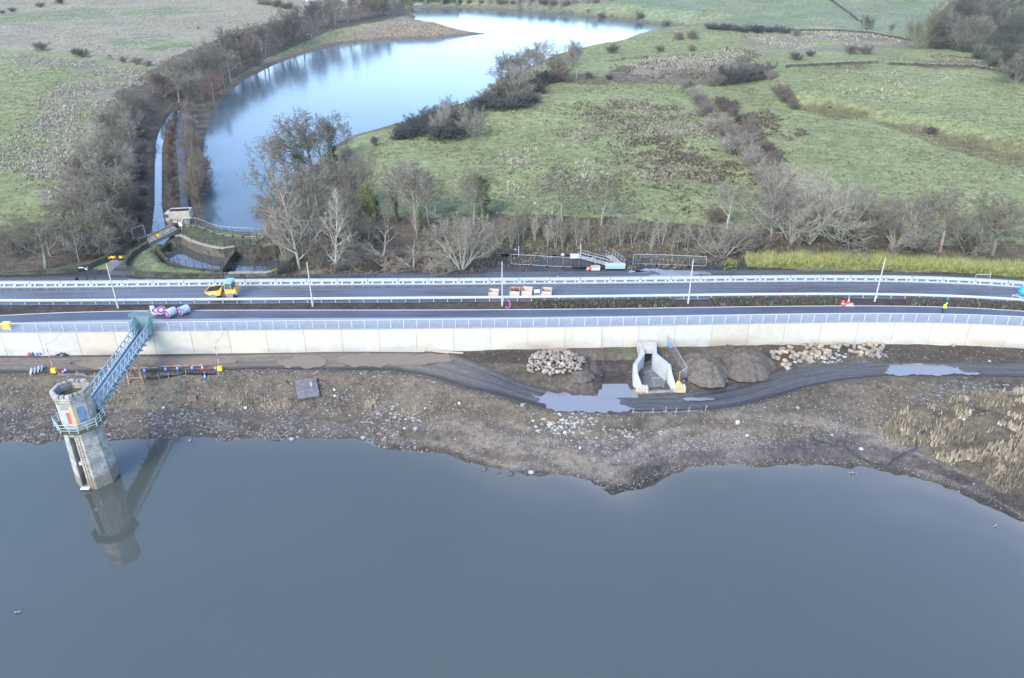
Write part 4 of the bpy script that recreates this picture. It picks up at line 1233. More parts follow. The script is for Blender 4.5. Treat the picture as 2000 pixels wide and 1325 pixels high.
for sy in (-.84, .84):
    mb.bar((.74, sy, 1.58), (.86, sy, 2.5), .07); mb.bar((1.75, sy, 1.56), (1.68, sy, 2.5), .07)
mb.build('cab_frame', M_dust, D)
mb = MB(); mb.box((1.27, -.82, 2.05), (.80, .03, .86)); mb.box((1.27, .82, 2.05), (.80, .03, .86)); mb.box((.80, 0, 2.05), (.03, 1.5, .84)); mb.box((1.72, 0, 2.05), (.03, 1.5, .84)); mb.build('window', M_glass, D)
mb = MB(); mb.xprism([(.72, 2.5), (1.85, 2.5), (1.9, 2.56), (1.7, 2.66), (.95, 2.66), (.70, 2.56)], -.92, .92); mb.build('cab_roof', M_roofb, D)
mb = MB(); mb.bar((2.3, -.8, 1.5), (2.5, -.8, 1.1), .05); mb.bar((2.5, -.8, 1.1), (2.3, -.8, .65), .05); mb.bar((2.3, .8, 1.5), (2.5, .8, 1.1), .05); mb.bar((2.5, .8, 1.1), (2.3, .8, .65), .05); mb.bar((2.5, -.8, 1.1), (2.5, .8, 1.1), .05); mb.build('rear_guard', M_dust, D)
mb = MB(); mb.xprism([(.85, .85), (1.0, 1.08), (1.75, 1.08), (1.95, .8), (1.85, .8), (1.7, 1.0), (1.05, 1.0), (.93, .85)], -1.02, -.7); mb.xprism([(.85, .85), (1.0, 1.08), (1.75, 1.08), (1.95, .8), (1.85, .8), (1.7, 1.0), (1.05, 1.0), (.93, .85)], .7, 1.02); mb.build('mudguard', M_dust, D)
for x in (-1.05, 1.38):
    for y in (-.86, .86):
        w = thing('wheel', None, None, (x, y, .50)); w.parent = D
        mb = MB(); mb.lathe([(.28, -.19), (.46, -.19), (.50, -.12), (.50, .12), (.46, .19), (.28, .19)], 20, 'Y'); mb.build('tyre', M_tyre, w, False)
        mb = MB(); mb.lathe([(.0, -.10), (.10, -.10), (.12, -.06), (.28, -.06), (.28, .1), (.0, .1)], 16, 'Y'); mb.build('rim', M_dust, w)
M_orange = mat('orange_hivis', (.75, .16, .04), .7, .2, .1, 3)

# ------------------------------------------------------------------ people
M_skin = mat('skin', (.48, .28, .20), .6, .3, .05, 4)
M_hiv = mat('yellow_hivis', (.45, .75, .06), .7, .2, .08, 4)
M_trou = mat('dark_trousers', (.04, .045, .06), .9, .2, .2, 4)
def skinmesh(name, verts, edges, radii, m, parent, lev=1):
    me = bpy.data.meshes.new(name); me.from_pydata(verts, edges, []); me.materials.append(m)
    o = bpy.data.objects.new(name, me); COL.objects.link(o); o.parent = parent
    o.modifiers.new('skin', 'SKIN').use_smooth_shade = True
    for i, r in enumerate(radii): me.skin_vertices[0].data[i].radius = (r, r)
    me.skin_vertices[0].data[0].use_root = True
    s_ = o.modifiers.new('sub', 'SUBSURF'); s_.levels = lev; s_.render_levels = lev
    return o
def person(label, loc, rz, J, jacket, trousers, hat, group=None):
    t = thing('person', label, 'person', loc, rz, group)
    # one continuous body: pelvis root, spine to head, arms to finger ends, legs to toes
    V = [J['pelvis'], J['chest'], J['neck'], J['head0'], J['head1']]
    E = [(0, 1), (1, 2), (2, 3), (3, 4)]; Rr = [.135, .15, .06, .095, .085]
    for s_ in ('L', 'R'):
        b = len(V); V += [J['sh' + s_], J['el' + s_], J['wr' + s_], J['ha' + s_]]; E += [(1, b), (b, b + 1), (b + 1, b + 2), (b + 2, b + 3)]; Rr += [.075, .05, .035, .04]
        h = len(V); ha = Vector(J['ha' + s_]); wd = (ha - Vector(J['wr' + s_])).normalized(); sd_ = Vector((0, 0, 1)).cross(wd)
        sd_ = sd_.normalized() if sd_.length > .1 else Vector((1, 0, 0))
        for k, (off, ln) in enumerate(((-.036, .07), (-.012, .09), (.012, .085), (.036, .065))):
            V.append(tuple(ha + sd_ * off + wd * ln)); E.append((b + 3, h + k)); Rr.append(.009)
        V.append(tuple(ha + sd_ * .06 + wd * .01)); E.append((b + 3, h + 4)); Rr.append(.011)
        b = len(V); V += [J['hip' + s_], J['kn' + s_], J['an' + s_], J['to' + s_]]; E += [(0, b), (b, b + 1), (b + 1, b + 2), (b + 2, b + 3)]; Rr += [.095, .065, .042, .045]
    skinmesh('body', V, E, Rr, M_skin, t)
    # clothes follow the body
    V = [J['pelvis'], J['chest'], J['neck']]; E = [(0, 1), (1, 2)]; Rr = [.17, .185, .085]
    for s_ in ('L', 'R'):
        b = len(V); w = Vector(J['el' + s_]).lerp(Vector(J['wr' + s_]), .9); V += [J['sh' + s_], J['el' + s_], tuple(w)]; E += [(1, b), (b, b + 1), (b + 1, b + 2)]; Rr += [.10, .07, .055]
    skinmesh('jacket', V, E, Rr, jacket, t)
    V = [J['pelvis']]; E = []; Rr = [.16]
    for s_ in ('L', 'R'):
        b = len(V); V += [J['hip' + s_], J['kn' + s_], J['an' + s_]]; E += [(0, b), (b, b + 1), (b + 1, b + 2)]; Rr += [.115, .08, .062]
    skinmesh('trousers', V, E, Rr, trousers, t)
    for s_ in ('L', 'R'):
        mb = MB(); a = Vector(J['an' + s_]); e = Vector(J['to' + s_]); mb.bar(a.lerp(e, -.35) + Vector((0, 0, -.01)), a.lerp(e, 1.1) + Vector((0, 0, -.01)), .10, .10); mb.build('boot', M_dark, t)
    h = Vector(J['head1']) + Vector((0, 0, .02))
    mb = MB(); mb.lathe([(.155, -.03), (.155, 0), (.13, .0), (.125, .06), (.08, .115), (.0, .13)], 14, 'Z', h); mb.build('hard_hat', hat, t, True)
    return t
X, Y = P(1839.5, 614.5, .02)
walk = dict(pelvis=(0, 0, .93), chest=(.10, 0, 1.32), neck=(.19, 0, 1.50), head0=(.24, 0, 1.60), head1=(.27, 0, 1.70),
            shL=(.12, .20, 1.42), elL=(.20, .27, 1.16), wrL=(.38, .22, 1.02), haL=(.46, .20, 1.0), shR=(.12, -.20, 1.42), elR=(.10, -.27, 1.15), wrR=(.26, -.22, 1.0), haR=(.33, -.20, .98),
            hipL=(0, .10, .88), knL=(.16, .11, .50), anL=(.10, .11, .09), toL=(.26, .11, .05), hipR=(0, -.10, .88), knR=(-.08, -.11, .48), anR=(-.38, -.11, .14), toR=(-.26, -.11, .05))
person('worker in yellow hi-vis jacket and pale green helmet striding along the footpath', (X, Y, .02), .15, walk, M_hiv, M_trou, mat('green_helmet', (.12, .55, .42), .4, .4, .05, 3))
X, Y = D.location.x, D.location.y
sit = dict(pelvis=(0, 0, 0), chest=(-.02, 0, .40), neck=(-.03, 0, .58), head0=(-.05, 0, .68), head1=(-.06, 0, .78),
           shL=(-.02, .2, .5), elL=(-.16, .24, .25), wrL=(-.38, .16, .28), haL=(-.46, .14, .30), shR=(-.02, -.2, .5), elR=(-.16, -.24, .25), wrR=(-.38, -.16, .28), haR=(-.46, -.14, .30),
           hipL=(-.05, .10, -.02), knL=(-.42, .13, .0), anL=(-.44, .13, -.40), toL=(-.60, .13, -.42), hipR=(-.05, -.10, -.02), knR=(-.42, -.13, .0), anR=(-.44, -.13, -.40), toR=(-.60, -.13, -.42))
person('driver in orange jacket seated in the cab of the yellow dumper', (X + 1.42, Y, 1.62), 0, sit, M_orange, M_trou, M_white)

# ------------------------------------------------------------------ pipe coils on the footpath
M_wrap = mat('white_wrap_film', (.38, .43, .50), .35, .5, .12, 3, .02, 6)
M_purp = mat('purple_pipe', (.24, .07, .22), .45, .4, .2, 8)
M_lil = mat('lilac_wrap', (.46, .42, .52), .4, .5, .12, 4, .015, 8)
def coil(px, py, R_, r_, L, rz, tilt, label, lying, wrapm, tail=False):
    X, Y = P(px, py, .02)
    t = thing('pipe_coil', label, 'pipe coil', (X, Y, .02), rz, 'coils of purple pipe on the footpath')
    rg = random.Random(int(px))
    def put(mb, name, m, sm=True):
        o = mb.build(name, m, t, sm)
        if lying: o.rotation_euler = (R(90), 0, 0); o.location = (0, 0, R_)     # axis level, along -Y of the coil
        else: o.rotation_euler = tilt; o.location = (0, 0, L / 2 + .03 + abs(math.sin(tilt[0])) * R_ * .9)
        return o
    k = max(3, int(L / .16)); prof = []
    for i in range(k + 1):
        z = -L / 2 + L * i / k; prof.append((R_ - .02 + .03 * rg.random(), z))
    mb = MB(); mb.lathe([(R_ * .92, -L / 2 - .015)] + prof + [(R_ * .92, L / 2 + .015)], 28); put(mb, 'wrapping', wrapm)
    mb = MB()
    for sgn in (-1, 1):
        for i in range(4):
            rr = r_ + (R_ * .9 - r_) * (i + .5) / 4
            n = 26
            ring = [(rr * math.cos(a), rr * math.sin(a), sgn * (L / 2 + .02)) for a in np.linspace(0, 2 * math.pi, n)]
            mb.path(ring, (R_ * .9 - r_) / 8 * 1.02, 6)
    mb.lathe([(r_, -L / 2), (R_ * .93, -L / 2), (R_ * .93, L / 2), (r_, L / 2)], 26, close=True)
    put(mb, 'pipe_turns', M_purp)
    if tail:
        mb = MB()
        for i in range(5):
            a = .3 + i * .25; mb.box((R_ * math.cos(a), R_ * math.sin(a), L / 2 - .05 + .05 * i), (.35, .03, .3), rz=a, ry=.5 * i)
        put(mb, 'loose_film', M_wrap, False)
coil(335.5, 617.5, .60, .22, 1.3, -.55, 0, 'large wrapped roll of purple pipe lying between the coils and the end roll', True, M_wrap)
coil(360.5, 613.0, .60, .20, 1.35, -.60, 0, 'large wrapped roll of purple pipe with torn film, rightmost of the group', True, M_wrap, True)
coil(299.5, 611.5, .56, .36, .55, -1.0, 0, 'white-wrapped pipe coil standing on edge, leftmost of the group', True, M_wrap)
coil(306.0, 614.5, .60, .30, .50, .2, (R(16), R(8), 0), 'white-wrapped pipe coil lying flat in front of the upright one', False, M_lil)
coil(317.5, 614.5, .62, .26, .50, .6, (R(34), R(-22), 0), 'lilac pipe coil leaning tilted on the flat coil', False, M_lil)

# ------------------------------------------------------------------ crates on the road
M_ply = mat('pale_timber', (.46, .36, .27), .8, .2, .14, 2.5, col2=(.42, .37, .32))
M_ply2 = mat('pinkish_board', (.48, .38, .32), .8, .2, .10, 2.0)
M_twig_red = mat('red_stems', (.20, .075, .05), .9, .1, .3, 6)
M_leafg = mat('potted_leaves', (.05, .09, .035), .9, .1, .3, 6)
def crate(px, py, w, d, h, rz, label, m, skew=.28, fill=None):
    X, Y = P(px, py, 0)
    w *= 1.22; d *= 1.15; h *= 1.55
    t = thing('planter_crate', label, 'crate', (X, Y, .02), rz, 'open crates standing on the road')
    # tall back, lower front, leaning side boards
    mb = MB(); mb.box((0, -d / 2, h * .42), (w, .05, h * .84), rx=-.12); mb.build('front_board', m, t)
    mb = MB(); mb.box((0, d / 2, h * .5), (w, .05, h)); mb.build('back_board', m, t)
    for s_ in (-1, 1):
        mb = MB(); mb.add([(s_ * w / 2 - .025, -d / 2, 0), (s_ * w / 2 + .025, -d / 2, 0), (s_ * w / 2 + .025, d / 2, 0), (s_ * w / 2 - .025, d / 2, 0),
                           (s_ * w / 2 - .025, -d / 2 - .05, h * .84), (s_ * w / 2 + .025, -d / 2 - .05, h * .84), (s_ * w / 2 + .025, d / 2, h), (s_ * w / 2 - .025, d / 2, h)],
                          [(3, 2, 1, 0), (4, 5, 6, 7), (0, 1, 5, 4), (1, 2, 6, 5), (2, 3, 7, 6), (3, 0, 4, 7)]); mb.build('side_board', m, t)
    mb = MB(); mb.box((0, 0, h * .45), (w - .06, d - .06, .06)); mb.build('base_board', M_ply2 if fill is None else M_soil, t)
    mb = MB()
    for x in (-w * .42, 0, w * .42): mb.box((x, 0, .04), (.12, d, .1))
    mb.build('bearer', M_dust, t)
    rg = random.Random(int(px))
    if fill:
        mb = MB()
        n, hh, m2 = fill
        for _ in range(n):
            x = rg.uniform(-.4, .4) * w; y = rg.uniform(-.4, .4) * d
            if m2 is M_leafg: x = abs(x); y = abs(y) * .6
            a = Vector((x, y, h * .4)); mb.tube(a, a + Vector((rg.uniform(-.25, .35), rg.uniform(-.25, .25), hh * rg.uniform(.6, 1))), .022, .006, 3, False)
        f = mb.build('plant_stems', m2, None); tag(f, 'bundle of %s standing in the crate' % ('reddish bare stems' if m2 is M_twig_red else 'green cuttings'), 'plant'); f.location = t.location
    return t
crate(964.5, 579.0, 1.15, .95, .62, -.10, 'empty pale timber crate left of the lamp column', M_ply)
crate(1006, 578.5, 1.15, 1.0, .75, -.12, 'bluish-sided crate filled with reddish stems', M_ply2, fill=(90, 1.0, M_twig_red))
crate(1029.5, 578.8, 1.20, 1.1, .80, -.12, 'largest pink-fronted crate, right of the one holding red stems', M_ply2)
crate(1068, 578.2, 1.15, 1.0, .72, -.12, 'pale timber crate holding a few green cuttings, rightmost', M_ply, fill=(14, .5, M_leafg))
X, Y = P(1048.8, 579.3, 0)
t = thing('grit_bin', 'small olive bin with dark slot standing between the crates', 'bin', (X, Y, .02), 0)
M_olive = mat('olive_plastic', (.28, .27, .20), .7, .3, .15, 3)
mb = MB(); mb.box((0, 0, .38), (.80, .70, .76)); mb.build('bin_body', M_olive, t)
mb = MB(); mb.box((0, .02, .80), (.84, .74, .10), rx=.25); mb.build('lid', M_conc, t)
mb = MB(); mb.box((0, -.36, .58), (.56, .04, .12)); mb.build('slot', M_dark, t)
X, Y = P(1058, 579.0, 0)
mb = MB(); mb.lathe([(.0, 0), (.30, 0), (.36, .15), (.30, .34), (.12, .44), (.0, .42)], 10, 'Z', (X, Y, .02)); tag(mb.build('rubble_sack', M_wrap, None, True), 'small pale blue sack between the olive bin and the last crate', 'sack')

# blue water bowser at the right edge of the picture
X, Y = P(1997, 583, 0)
t = thing('water_bowser', 'bright blue round water bowser on the road at the far right', 'bowser', (X, Y, .01), -.12)
M_cyan = mat('blue_tank_paint', (.03, .30, .62), .3, .5, .08, 2)
mb = MB(); mb.lathe([(.0, -1.25), (.35, -1.22), (.62, -1.08), (.74, -.85), (.74, .85), (.62, 1.08), (.35, 1.22), (.0, 1.25)], 22, 'X', (.45, 0, 1.12)); mb.build('tank', M_cyan, t, True)
mb = MB(); mb.box((.5, 0, .36), (2.6, 1.1, .12)); mb.bar((-.8, -.3, .36), (-1.5, 0, .40), .08); mb.bar((-.8, .3, .36), (-1.5, 0, .40), .08); mb.tube((-1.45, 0, 0), (-1.45, 0, .5), .05, .05, 8); mb.build('trailer_frame', M_galvd, t)
mb = MB(); mb.lathe([(.22, -.04), (.22, .06), (.0, .10)], 14, 'Z', (.4, 0, 1.88)); mb.build('filler_cap', M_dark, t)
for y in (-.68, .68):
    mb = MB(); mb.lathe([(.0, -.1), (.30, -.1), (.32, 0), (.30, .1), (.0, .1)], 16, 'Y', (.6, y, .32)); mb.build('wheel', M_black, t)

# red drum, cone and stacked timber in the verge
X, Y = P(1645.5, 597.5, 0)
t = thing('marker_drum', 'red plastic marker standing in the planted verge by a cone', 'marker', (X, Y, 0))
M_redp = mat('red_plastic', (.78, .06, .05), .4, .4, .08, 3)
mb = MB(); mb.lathe([(.0, 0), (.22, 0), (.24, .1), (.22, .6), (.15, .85), (.0, .9)], 14); mb.build('drum_body', M_redp, t, True)
mb = MB(); mb.lathe([(.225, .3), (.232, .32), (.23, .48), (.222, .5)], 14); mb.build('reflective_band', M_white, t)
def cone(loc, body, sleeve, label, h=.75, group='traffic cones on the haul track', rx=0):
    t = thing('traffic_cone', label, 'traffic cone', loc, group=group)
    if rx: t.rotation_euler = (rx, 0, .4)
    mb = MB(); mb.box((0, 0, .03), (.42, .42, .06)); mb.build('base', body, t)
    mb = MB(); mb.lathe([(.17, .06), (.135, h * .30)], 14); mb.lathe([(.075, h * .72), (.03, h), (.0, h)], 14); mb.build('cone_body', body, t)
    mb = MB(); mb.lathe([(.142, h * .28), (.075, h * .74)], 14); mb.build('sleeve', sleeve, t)
    return t
M_bluep = mat('blue_plastic', (.03, .10, .42), .45, .4, .1, 3)
X, Y = P(1656, 594.5, 0); cone((X, Y, .3), M_redp, M_white, 'red and white cone standing on boards in the planted verge', .8, 'cone in the verge')
t = thing('board_stack', 'stack of brown boards on a grey slab beside the red marker', 'boards', (X + .05, Y - .1, 0))
mb = MB(); mb.box((0, -.35, .06), (1.1, .6, .12)); mb.build('slab', M_conc, t)
mb = MB(); mb.box((-.1, 0, .12), (.9, .5, .1), rz=.2); mb.box((.15, .05, .22), (1.0, .25, .1), rz=-.3); mb.build('boards', M_rust, t)

# yellow skip bag at the left end of the wall top
X, Y = P(11, 645, .2)
t = thing('grit_bin', 'bright yellow grit bin on wall top behind fence at far left', 'bin', (X, Y + .45, .2))
mb = MB(); mb.box((0, 0, .38), (1.0, .7, .76), taper=1.1); mb.build('bin_body', M_yel, t)
mb = MB(); mb.box((0, 0, .85), (1.15, .85, .14), taper=.85); mb.build('lid', M_yel, t)

# small plate on the wall
X = P(334.5, 669, -1.6)[0]
k = .45; yw = float(L_wt(X)) + (float(L_wf(X)) - float(L_wt(X))) * k
t = thing('wall_plate', 'small white rectangular plate with dark edge on the dam wall', 'plate', (X, yw - .03, -1.75))
mb = MB(); mb.box((0, 0, 0), (.52, .05, .34)); mb.build('plate_edge', M_dark, t)
mb = MB(); mb.box((0, -.03, 0), (.40, .03, .24)); mb.build('plate_face', M_white, t)
for (px, py, l) in ((1260.5, 646.5, 'small dark drain outlet high on the wall above the outfall'), (1682.5, 646, 'small dark drain outlet in the wall above the stone blocks')):
    X = P(px, py, -.5)[0]; f = .16 if px < 1500 else .42
    yw = float(L_wt(X)) + (float(L_wf(X)) - float(L_wt(X))) * f; z = .06 - 3.96 * f
    t = thing('drain_outlet', l, 'drain', (X, yw, z), group='drain outlets in the dam wall')
    mb = MB(); mb.tube((0, .1, 0), (0, -.10, -.02), .09, .09, 10); mb.build('pipe_end', M_dark, t)
    mb = MB(); mb.box((0, -.01, .13), (.34, .05, .05)); mb.build('lip', M_galvd, t)

# ------------------------------------------------------------------ haul track odds and ends
def on_track(px, py, up=.06): x, y = PT(px, py, up); return (x, y, float(ztr(x)) + up)
def goal(base, h, tipvec, label, grp):
    """red and white height-restriction pole in a yellow foot"""
    t = thing('marker_pole', label, 'marker pole', base, group=grp)
    mb = MB(); mb.box((0, 0, .28), (.62, .5, .56), taper=.85); mb.build('foot', M_yel, t)
    d = Vector(tipvec); n = 6
    for k in range(n):
        mb = MB(); mb.tube(d * (k / n) + Vector((0, 0, .5)), d * ((k + 1) / n) + Vector((0, 0, .5)), .045, .045, 8); mb.build('pole_band', M_redp if k % 2 == 0 else M_white, t)
    return Vector(base) + d + Vector((0, 0, .5))
H = 4.1
g = 'height marker poles beside the haul track'
tops = []
for (a, l) in (((106, 727), 'red and white pole in yellow foot at track edge near the blue bags'), ((141, 690.5), 'red and white pole in yellow foot against wall beside black sheeting'),
               ((430, 723), 'red and white pole in yellow foot at track edge right of the trestle'), ((452, 686), 'red and white pole in yellow foot against wall right of the trestle')):
    b = on_track(*a); tops.append(goal(b, H, (.0, .05, H - .5), l, g))
for (a, b, l) in ((tops[0], tops[1], 'thin line strung between the left pair of marker poles'), (tops[2], tops[3], 'thin line strung between the right pair of marker poles')):
    mb = MB(); pts = [a.lerp(b, f) - Vector((0, 0, .5 * 4 * f * (1 - f))) for f in np.linspace(0, 1, 12)]; mb.path(pts, .012, 4)
    tag(mb.build('goalpost_line', M_dark), l, 'line', 'lines over the haul track')
cl = [(283, 727, 0, 'blue and white cone first right of the bridge trestle'), (324, 724, 0, 'blue and white cone second right of the bridge trestle'), (347, 723, 0, 'blue and white cone third right of the bridge trestle'), (376, 722, 0, 'blue and white cone left of the red cone'),
      (396, 721, 1, 'red and white cone in the row of blue ones'), (421, 722.5, 0, 'blue and white cone touching the yellow foot of the right marker pole'), (401, 739, 0, 'blue and white cone down the bank below the row'), (129, 726.5, 0, 'blue and white cone standing left of the footbridge')]
ctops = []
for px, py, rd, l in cl:
    p = on_track(px, py) if py < 735 else GS(px, py)
    cone(p, M_redp if rd else M_bluep, M_white, l, .7); ctops.append(Vector(p) + Vector((0, 0, .7)))
cone(on_track(124, 726), M_redp, M_white, 'red and white cone toppled beside a blue cone left of the footbridge', .8, rx=1.35)
seq = [Vector(on_track(195, 727)) + Vector((0, 0, .6)), Vector(on_track(260, 727)) + Vector((0, 0, .7))] + ctops[:5]
for q, m, l in ((0, M_redp, ''), ):
    t = thing('bunting_tape', 'red and white tape strung along the cones by the haul track', 'tape', seq[0])
    for k in range(len(seq) - 1):
        a, b = seq[k], seq[k + 1]; n = max(3, int((b - a).length / .45))
        for i in range(n):
            f0, f1 = i / n, (i + 1) / n
            pa = a.lerp(b, f0) - Vector((0, 0, .5 * f0 * (1 - f0))) - seq[0]; pb = a.lerp(b, f1) - Vector((0, 0, .5 * f1 * (1 - f1))) - seq[0]
            mb = MB(); mb.bar(pa, pb, .012, .07); mb.build('tape_band', M_redp if i % 2 else M_white, t)
a, b = ctops[6], ctops[5]
mb = MB(); mb.bar(a, b, .012, .05); tag(mb.build('bunting_tape', M_redp), 'short red tape from the lower cone up to the marker pole', 'tape')
# silt fence of black sheet on stakes along the track edge
def silt(pts, label, group, h=.55):
    q = [Vector(GS(*p)) for p in pts]; o = q[0]
    t = thing('silt_fence', label, 'silt fence', o, group=group)
    rg = random.Random(len(pts))
    for p in q:
        mb = MB(); mb.box(p - o + Vector((0, 0, .4)), (.05, .05, .8), rx=rg.uniform(-.2, .2), ry=rg.uniform(-.25, .25)); mb.build('stake', M_dust, t)
    vs = []; n = 0
    for a, b in zip(q, q[1:]):
        for f in np.linspace(0, 1, 6)[:-1]:
            p = a.lerp(b, f) - o; s_ = 4 * f * (1 - f); p.z -= .1 * s_
            vs += [(p.x, p.y + .05, p.z - .1), (p.x, p.y + .08 * s_ * rg.uniform(-1, 1), p.z + h * (1 - .4 * s_ * rg.random())), (p.x, p.y + .03, p.z + h * (1 - .4 * s_) - .02), (p.x, p.y + .09, p.z - .1)]; n += 1
    fs = [(4 * i + k, 4 * i + (k + 1) % 4, 4 * i + 4 + (k + 1) % 4, 4 * i + 4 + k) for i in range(n - 1) for k in range(4)]
    mb = MB(); mb.add(vs, fs); mb.build('sheet', M_black if 'black' in label else M_silt, t)
M_silt = mat('pale_membrane', (.14, .14, .145), .5, .4, .3, 4)
silt([(116, 735), (152, 734), (187, 739), (230, 742), (262, 741)], 'grey membrane silt fence on stakes left of the footbridge trestle', 'silt fences along the haul track')
silt([(285, 744), (311, 742), (330, 739), (364, 733), (400, 735), (428, 733)], 'black membrane silt fence on stakes right of the footbridge trestle', 'silt fences along the haul track')
silt([(1236, 808), (1275, 808), (1300, 806), (1320, 807), (1345, 806), (1378, 803)], 'slumped grey membrane at the track edge below the outfall', 'silt fences along the haul track', .4)
# bags by the wall, sheeting, bundle
bags = [(54, 691.5, M_roofb, 'pale blue sack against the wall, left end of the litter'), (58, 693, M_redp, 'red and white sack in the litter by the wall'), (64, 693, M_bluep, 'blue and white sack in the litter by the wall'), (69, 690.5, M_white, 'white sack leaning on the wall among the litter'),
        (75, 692, M_bluep, 'blue and white sack right of the white one'), (81, 692, M_bluep, 'blue and white sack at right end of the litter by the wall')]
for px, py, m, l in bags:
    p = on_track(px, py, .1)
    t = thing('sack', l, 'sack', p, group='sacks dumped along the wall foot')
    mb = MB(); mb.lathe([(.0, 0), (.24, 0), (.26, .12), (.22, .3), (.17, .36)], 10); mb.build('sack_base', m, t, True)
    mb = MB(); mb.lathe([(.17, .34), (.15, .5), (.06, .78), (.0, .8)], 10); mb.build('sack_top', M_white, t, True)
def crumple(name, px, py, w, d, h, m, label, cat, seed, rz=0):
    p = on_track(px, py, 0); rg = random.Random(seed); nx, ny = 12, 9; vs = []
    for i in range(nx):
        for j in range(ny):
            u, v = i / (nx - 1) - .5, j / (ny - 1) - .5; e = max(0, 1 - (abs(u) * 2) ** 3) * max(0, 1 - (abs(v) * 2) ** 3)
            vs.append((u * w + rg.uniform(-.06, .06), v * d + rg.uniform(-.06, .06), -.02 + h * e * rg.uniform(.35, 1)))
    mb = MB(); mb.add(vs, [(i * ny + j, (i + 1) * ny + j, (i + 1) * ny + j + 1, i * ny + j + 1) for i in range(nx - 1) for j in range(ny - 1)])
    o = mb.build(name, m); o.location = p; o.rotation_euler = (0, 0, rz); return tag(o, label, cat)
crumple('plastic_sheeting', 123, 693, 1.9, 1.2, .6, M_black, 'crumpled black plastic sheeting dumped by the wall', 'sheeting', 3)
crumple('plastic_sheeting', 90, 692, 1.2, .8, .35, M_wrap, 'crumpled pale sheeting by wall beside the blue sacks', 'sheeting', 5)
p = GS(75, 727)
t = thing('fence_base_pile', 'pile of grey and blue fence feet on the bank left of the tower bridge', 'fence feet', p, .5)
for i, (x, m) in enumerate(((-.75, M_conc), (-.35, M_galvd), (.05, M_conc), (.45, M_roofb))):
    mb = MB(); mb.box((x, .1 * i, .35), (.16, .9, .6), ry=.55); mb.build('fence_foot', m, t)
# long timber planks at the wall foot
for (a, b, l) in (((720, 686), (830, 686.5), 'pale plank lying along the wall foot, left of the two'), ((845, 686), (905, 690), 'pale plank lying askew at the wall foot, right of the two')):
    A, B = on_track(*a, up=.12), on_track(*b, up=.12); mb = MB(); mb.bar(A, B, .28, .08); mb.bar((A[0], A[1] - .2, A[2] + .06), (B[0] - 2, B[1] - .1, B[2] + .06), .14, .05); tag(mb.build('plank', M_ply), l, 'plank', 'planks at the wall foot')
# concrete slab on the bank
p = GS(602, 772)
t = thing('concrete_slab', 'square grey concrete slab lying tilted on the stony bank', 'slab', p, .33)
mb = MB(); mb.box((0, .35, .75), (2.7, 2.9, .35), rx=.42); mb.build('slab_body', mat('old_concrete', (.125, .12, .125), .85, .3, .3, 1.5, .02), t)
mb = MB(); mb.box((.55, .7, 1.12), (.10, .75, .05), rx=.42, rz=-.1); mb.build('lifting_eye', M_conc, t)
p = GS(376, 782)
t = thing('brick_lump', 'orange brick rubble block on dry grass below the track', 'brick', p, .5)
mb = MB(); mb.box((0, 0, .3), (1.1, .8, .6), ry=.2, taper=.8); mb.build('brick_face', mat('old_brick', (.26, .16, .10), .9, .2, .3, 5), t)
mb = MB(); mb.box((.5, .4, .12), (.5, .4, .3), rz=.6); mb.build('broken_corner', M_stone, t)
# black pipes / booms on the mud
def boom(pts, label):
    q = [Vector(GS(*p)) + Vector((0, 0, .12)) for p in pts]; o = q[0]
    t = thing('floating_boom', label, 'boom', o, group='dark booms stranded on the mud')
    den = []
    for i in range(len(q) - 1):
        p0 = q[max(0, i - 1)]; p1 = q[i]; p2 = q[i + 1]; p3 = q[min(len(q) - 1, i + 2)]
        for f in np.linspace(0, 1, 7)[:-1]:
            den.append(.5 * ((2 * p1) + (p2 - p0) * f + (2 * p0 - 5 * p1 + 4 * p2 - p3) * f * f + (3 * p1 - p0 - 3 * p2 + p3) * f ** 3) - o)
    den.append(q[-1] - o)
    rg = random.Random(len(label))
    for k in range(3):
        mb = MB(); off = (k - 1) * .13
        pts_ = [p + Vector((off * .6, off + .07 * math.sin(i * .9 + k * 2), .05 * math.sin(i * 1.3 + k))) for i, p in enumerate(den)]
        mb.path(pts_, .075 if k == 1 else .05, 6); mb.build('boom_tube', M_boom if k != 1 else M_black, t, True)
M_boom = mat('slate_blue_plastic', (.05, .065, .085), .4, .4, .3, 3)
boom([(1584, 851), (1590, 859), (1600, 865), (1619, 868)], 'short dark boom on the mud, leftmost of the three')
boom([(1648, 872), (1662, 885), (1685, 899), (1710, 909), (1735, 911)], 'dark boom curving along the waterline, middle of the three')
boom([(1735, 911), (1745, 900), (1765, 888), (1788, 878), (1795, 855), (1812, 838), (1833, 826)], 'long dark boom running up into the dry reeds')

# ------------------------------------------------------------------ stones
M_rock = mat_tint('stone', .9, .3, .2)
def rockmesh(seed, sub=1, blocky=False):
    import bmesh
    bm = bmesh.new(); rg = random.Random(seed)
    if blocky:
        bmesh.ops.create_cube(bm, size=1.0); bmesh.ops.bevel(bm, geom=bm.edges[:], offset=.09, segments=1, affect='EDGES')
        for v in bm.verts: v.co += Vector((rg.uniform(-.06, .06), rg.uniform(-.06, .06), rg.uniform(-.06, .06)))
    else:
        bmesh.ops.create_icosphere(bm, subdivisions=sub, radius=.5)
        for v in bm.verts: v.co *= rg.uniform(.75, 1.15)
        for v in bm.verts:
            if v.co.z < -.25: v.co.z = -.25
    me = bpy.data.meshes.new('stone'); bm.to_mesh(me); bm.free(); me.materials.append(M_rock); return me
RK = [rockmesh(i, 1) for i in range(5)]; RB = [rockmesh(20 + i, 1, True) for i in range(4)]
def stone(me, loc, scale, rot, col, label, group, cat='stone', name='boulder'):
    o = bpy.data.objects.new(name, me); COL.objects.link(o); o.location = loc; o.scale = scale; o.rotation_euler = rot; o.color = tuple(col) + (1,)
    return tag(o, label, cat, group)
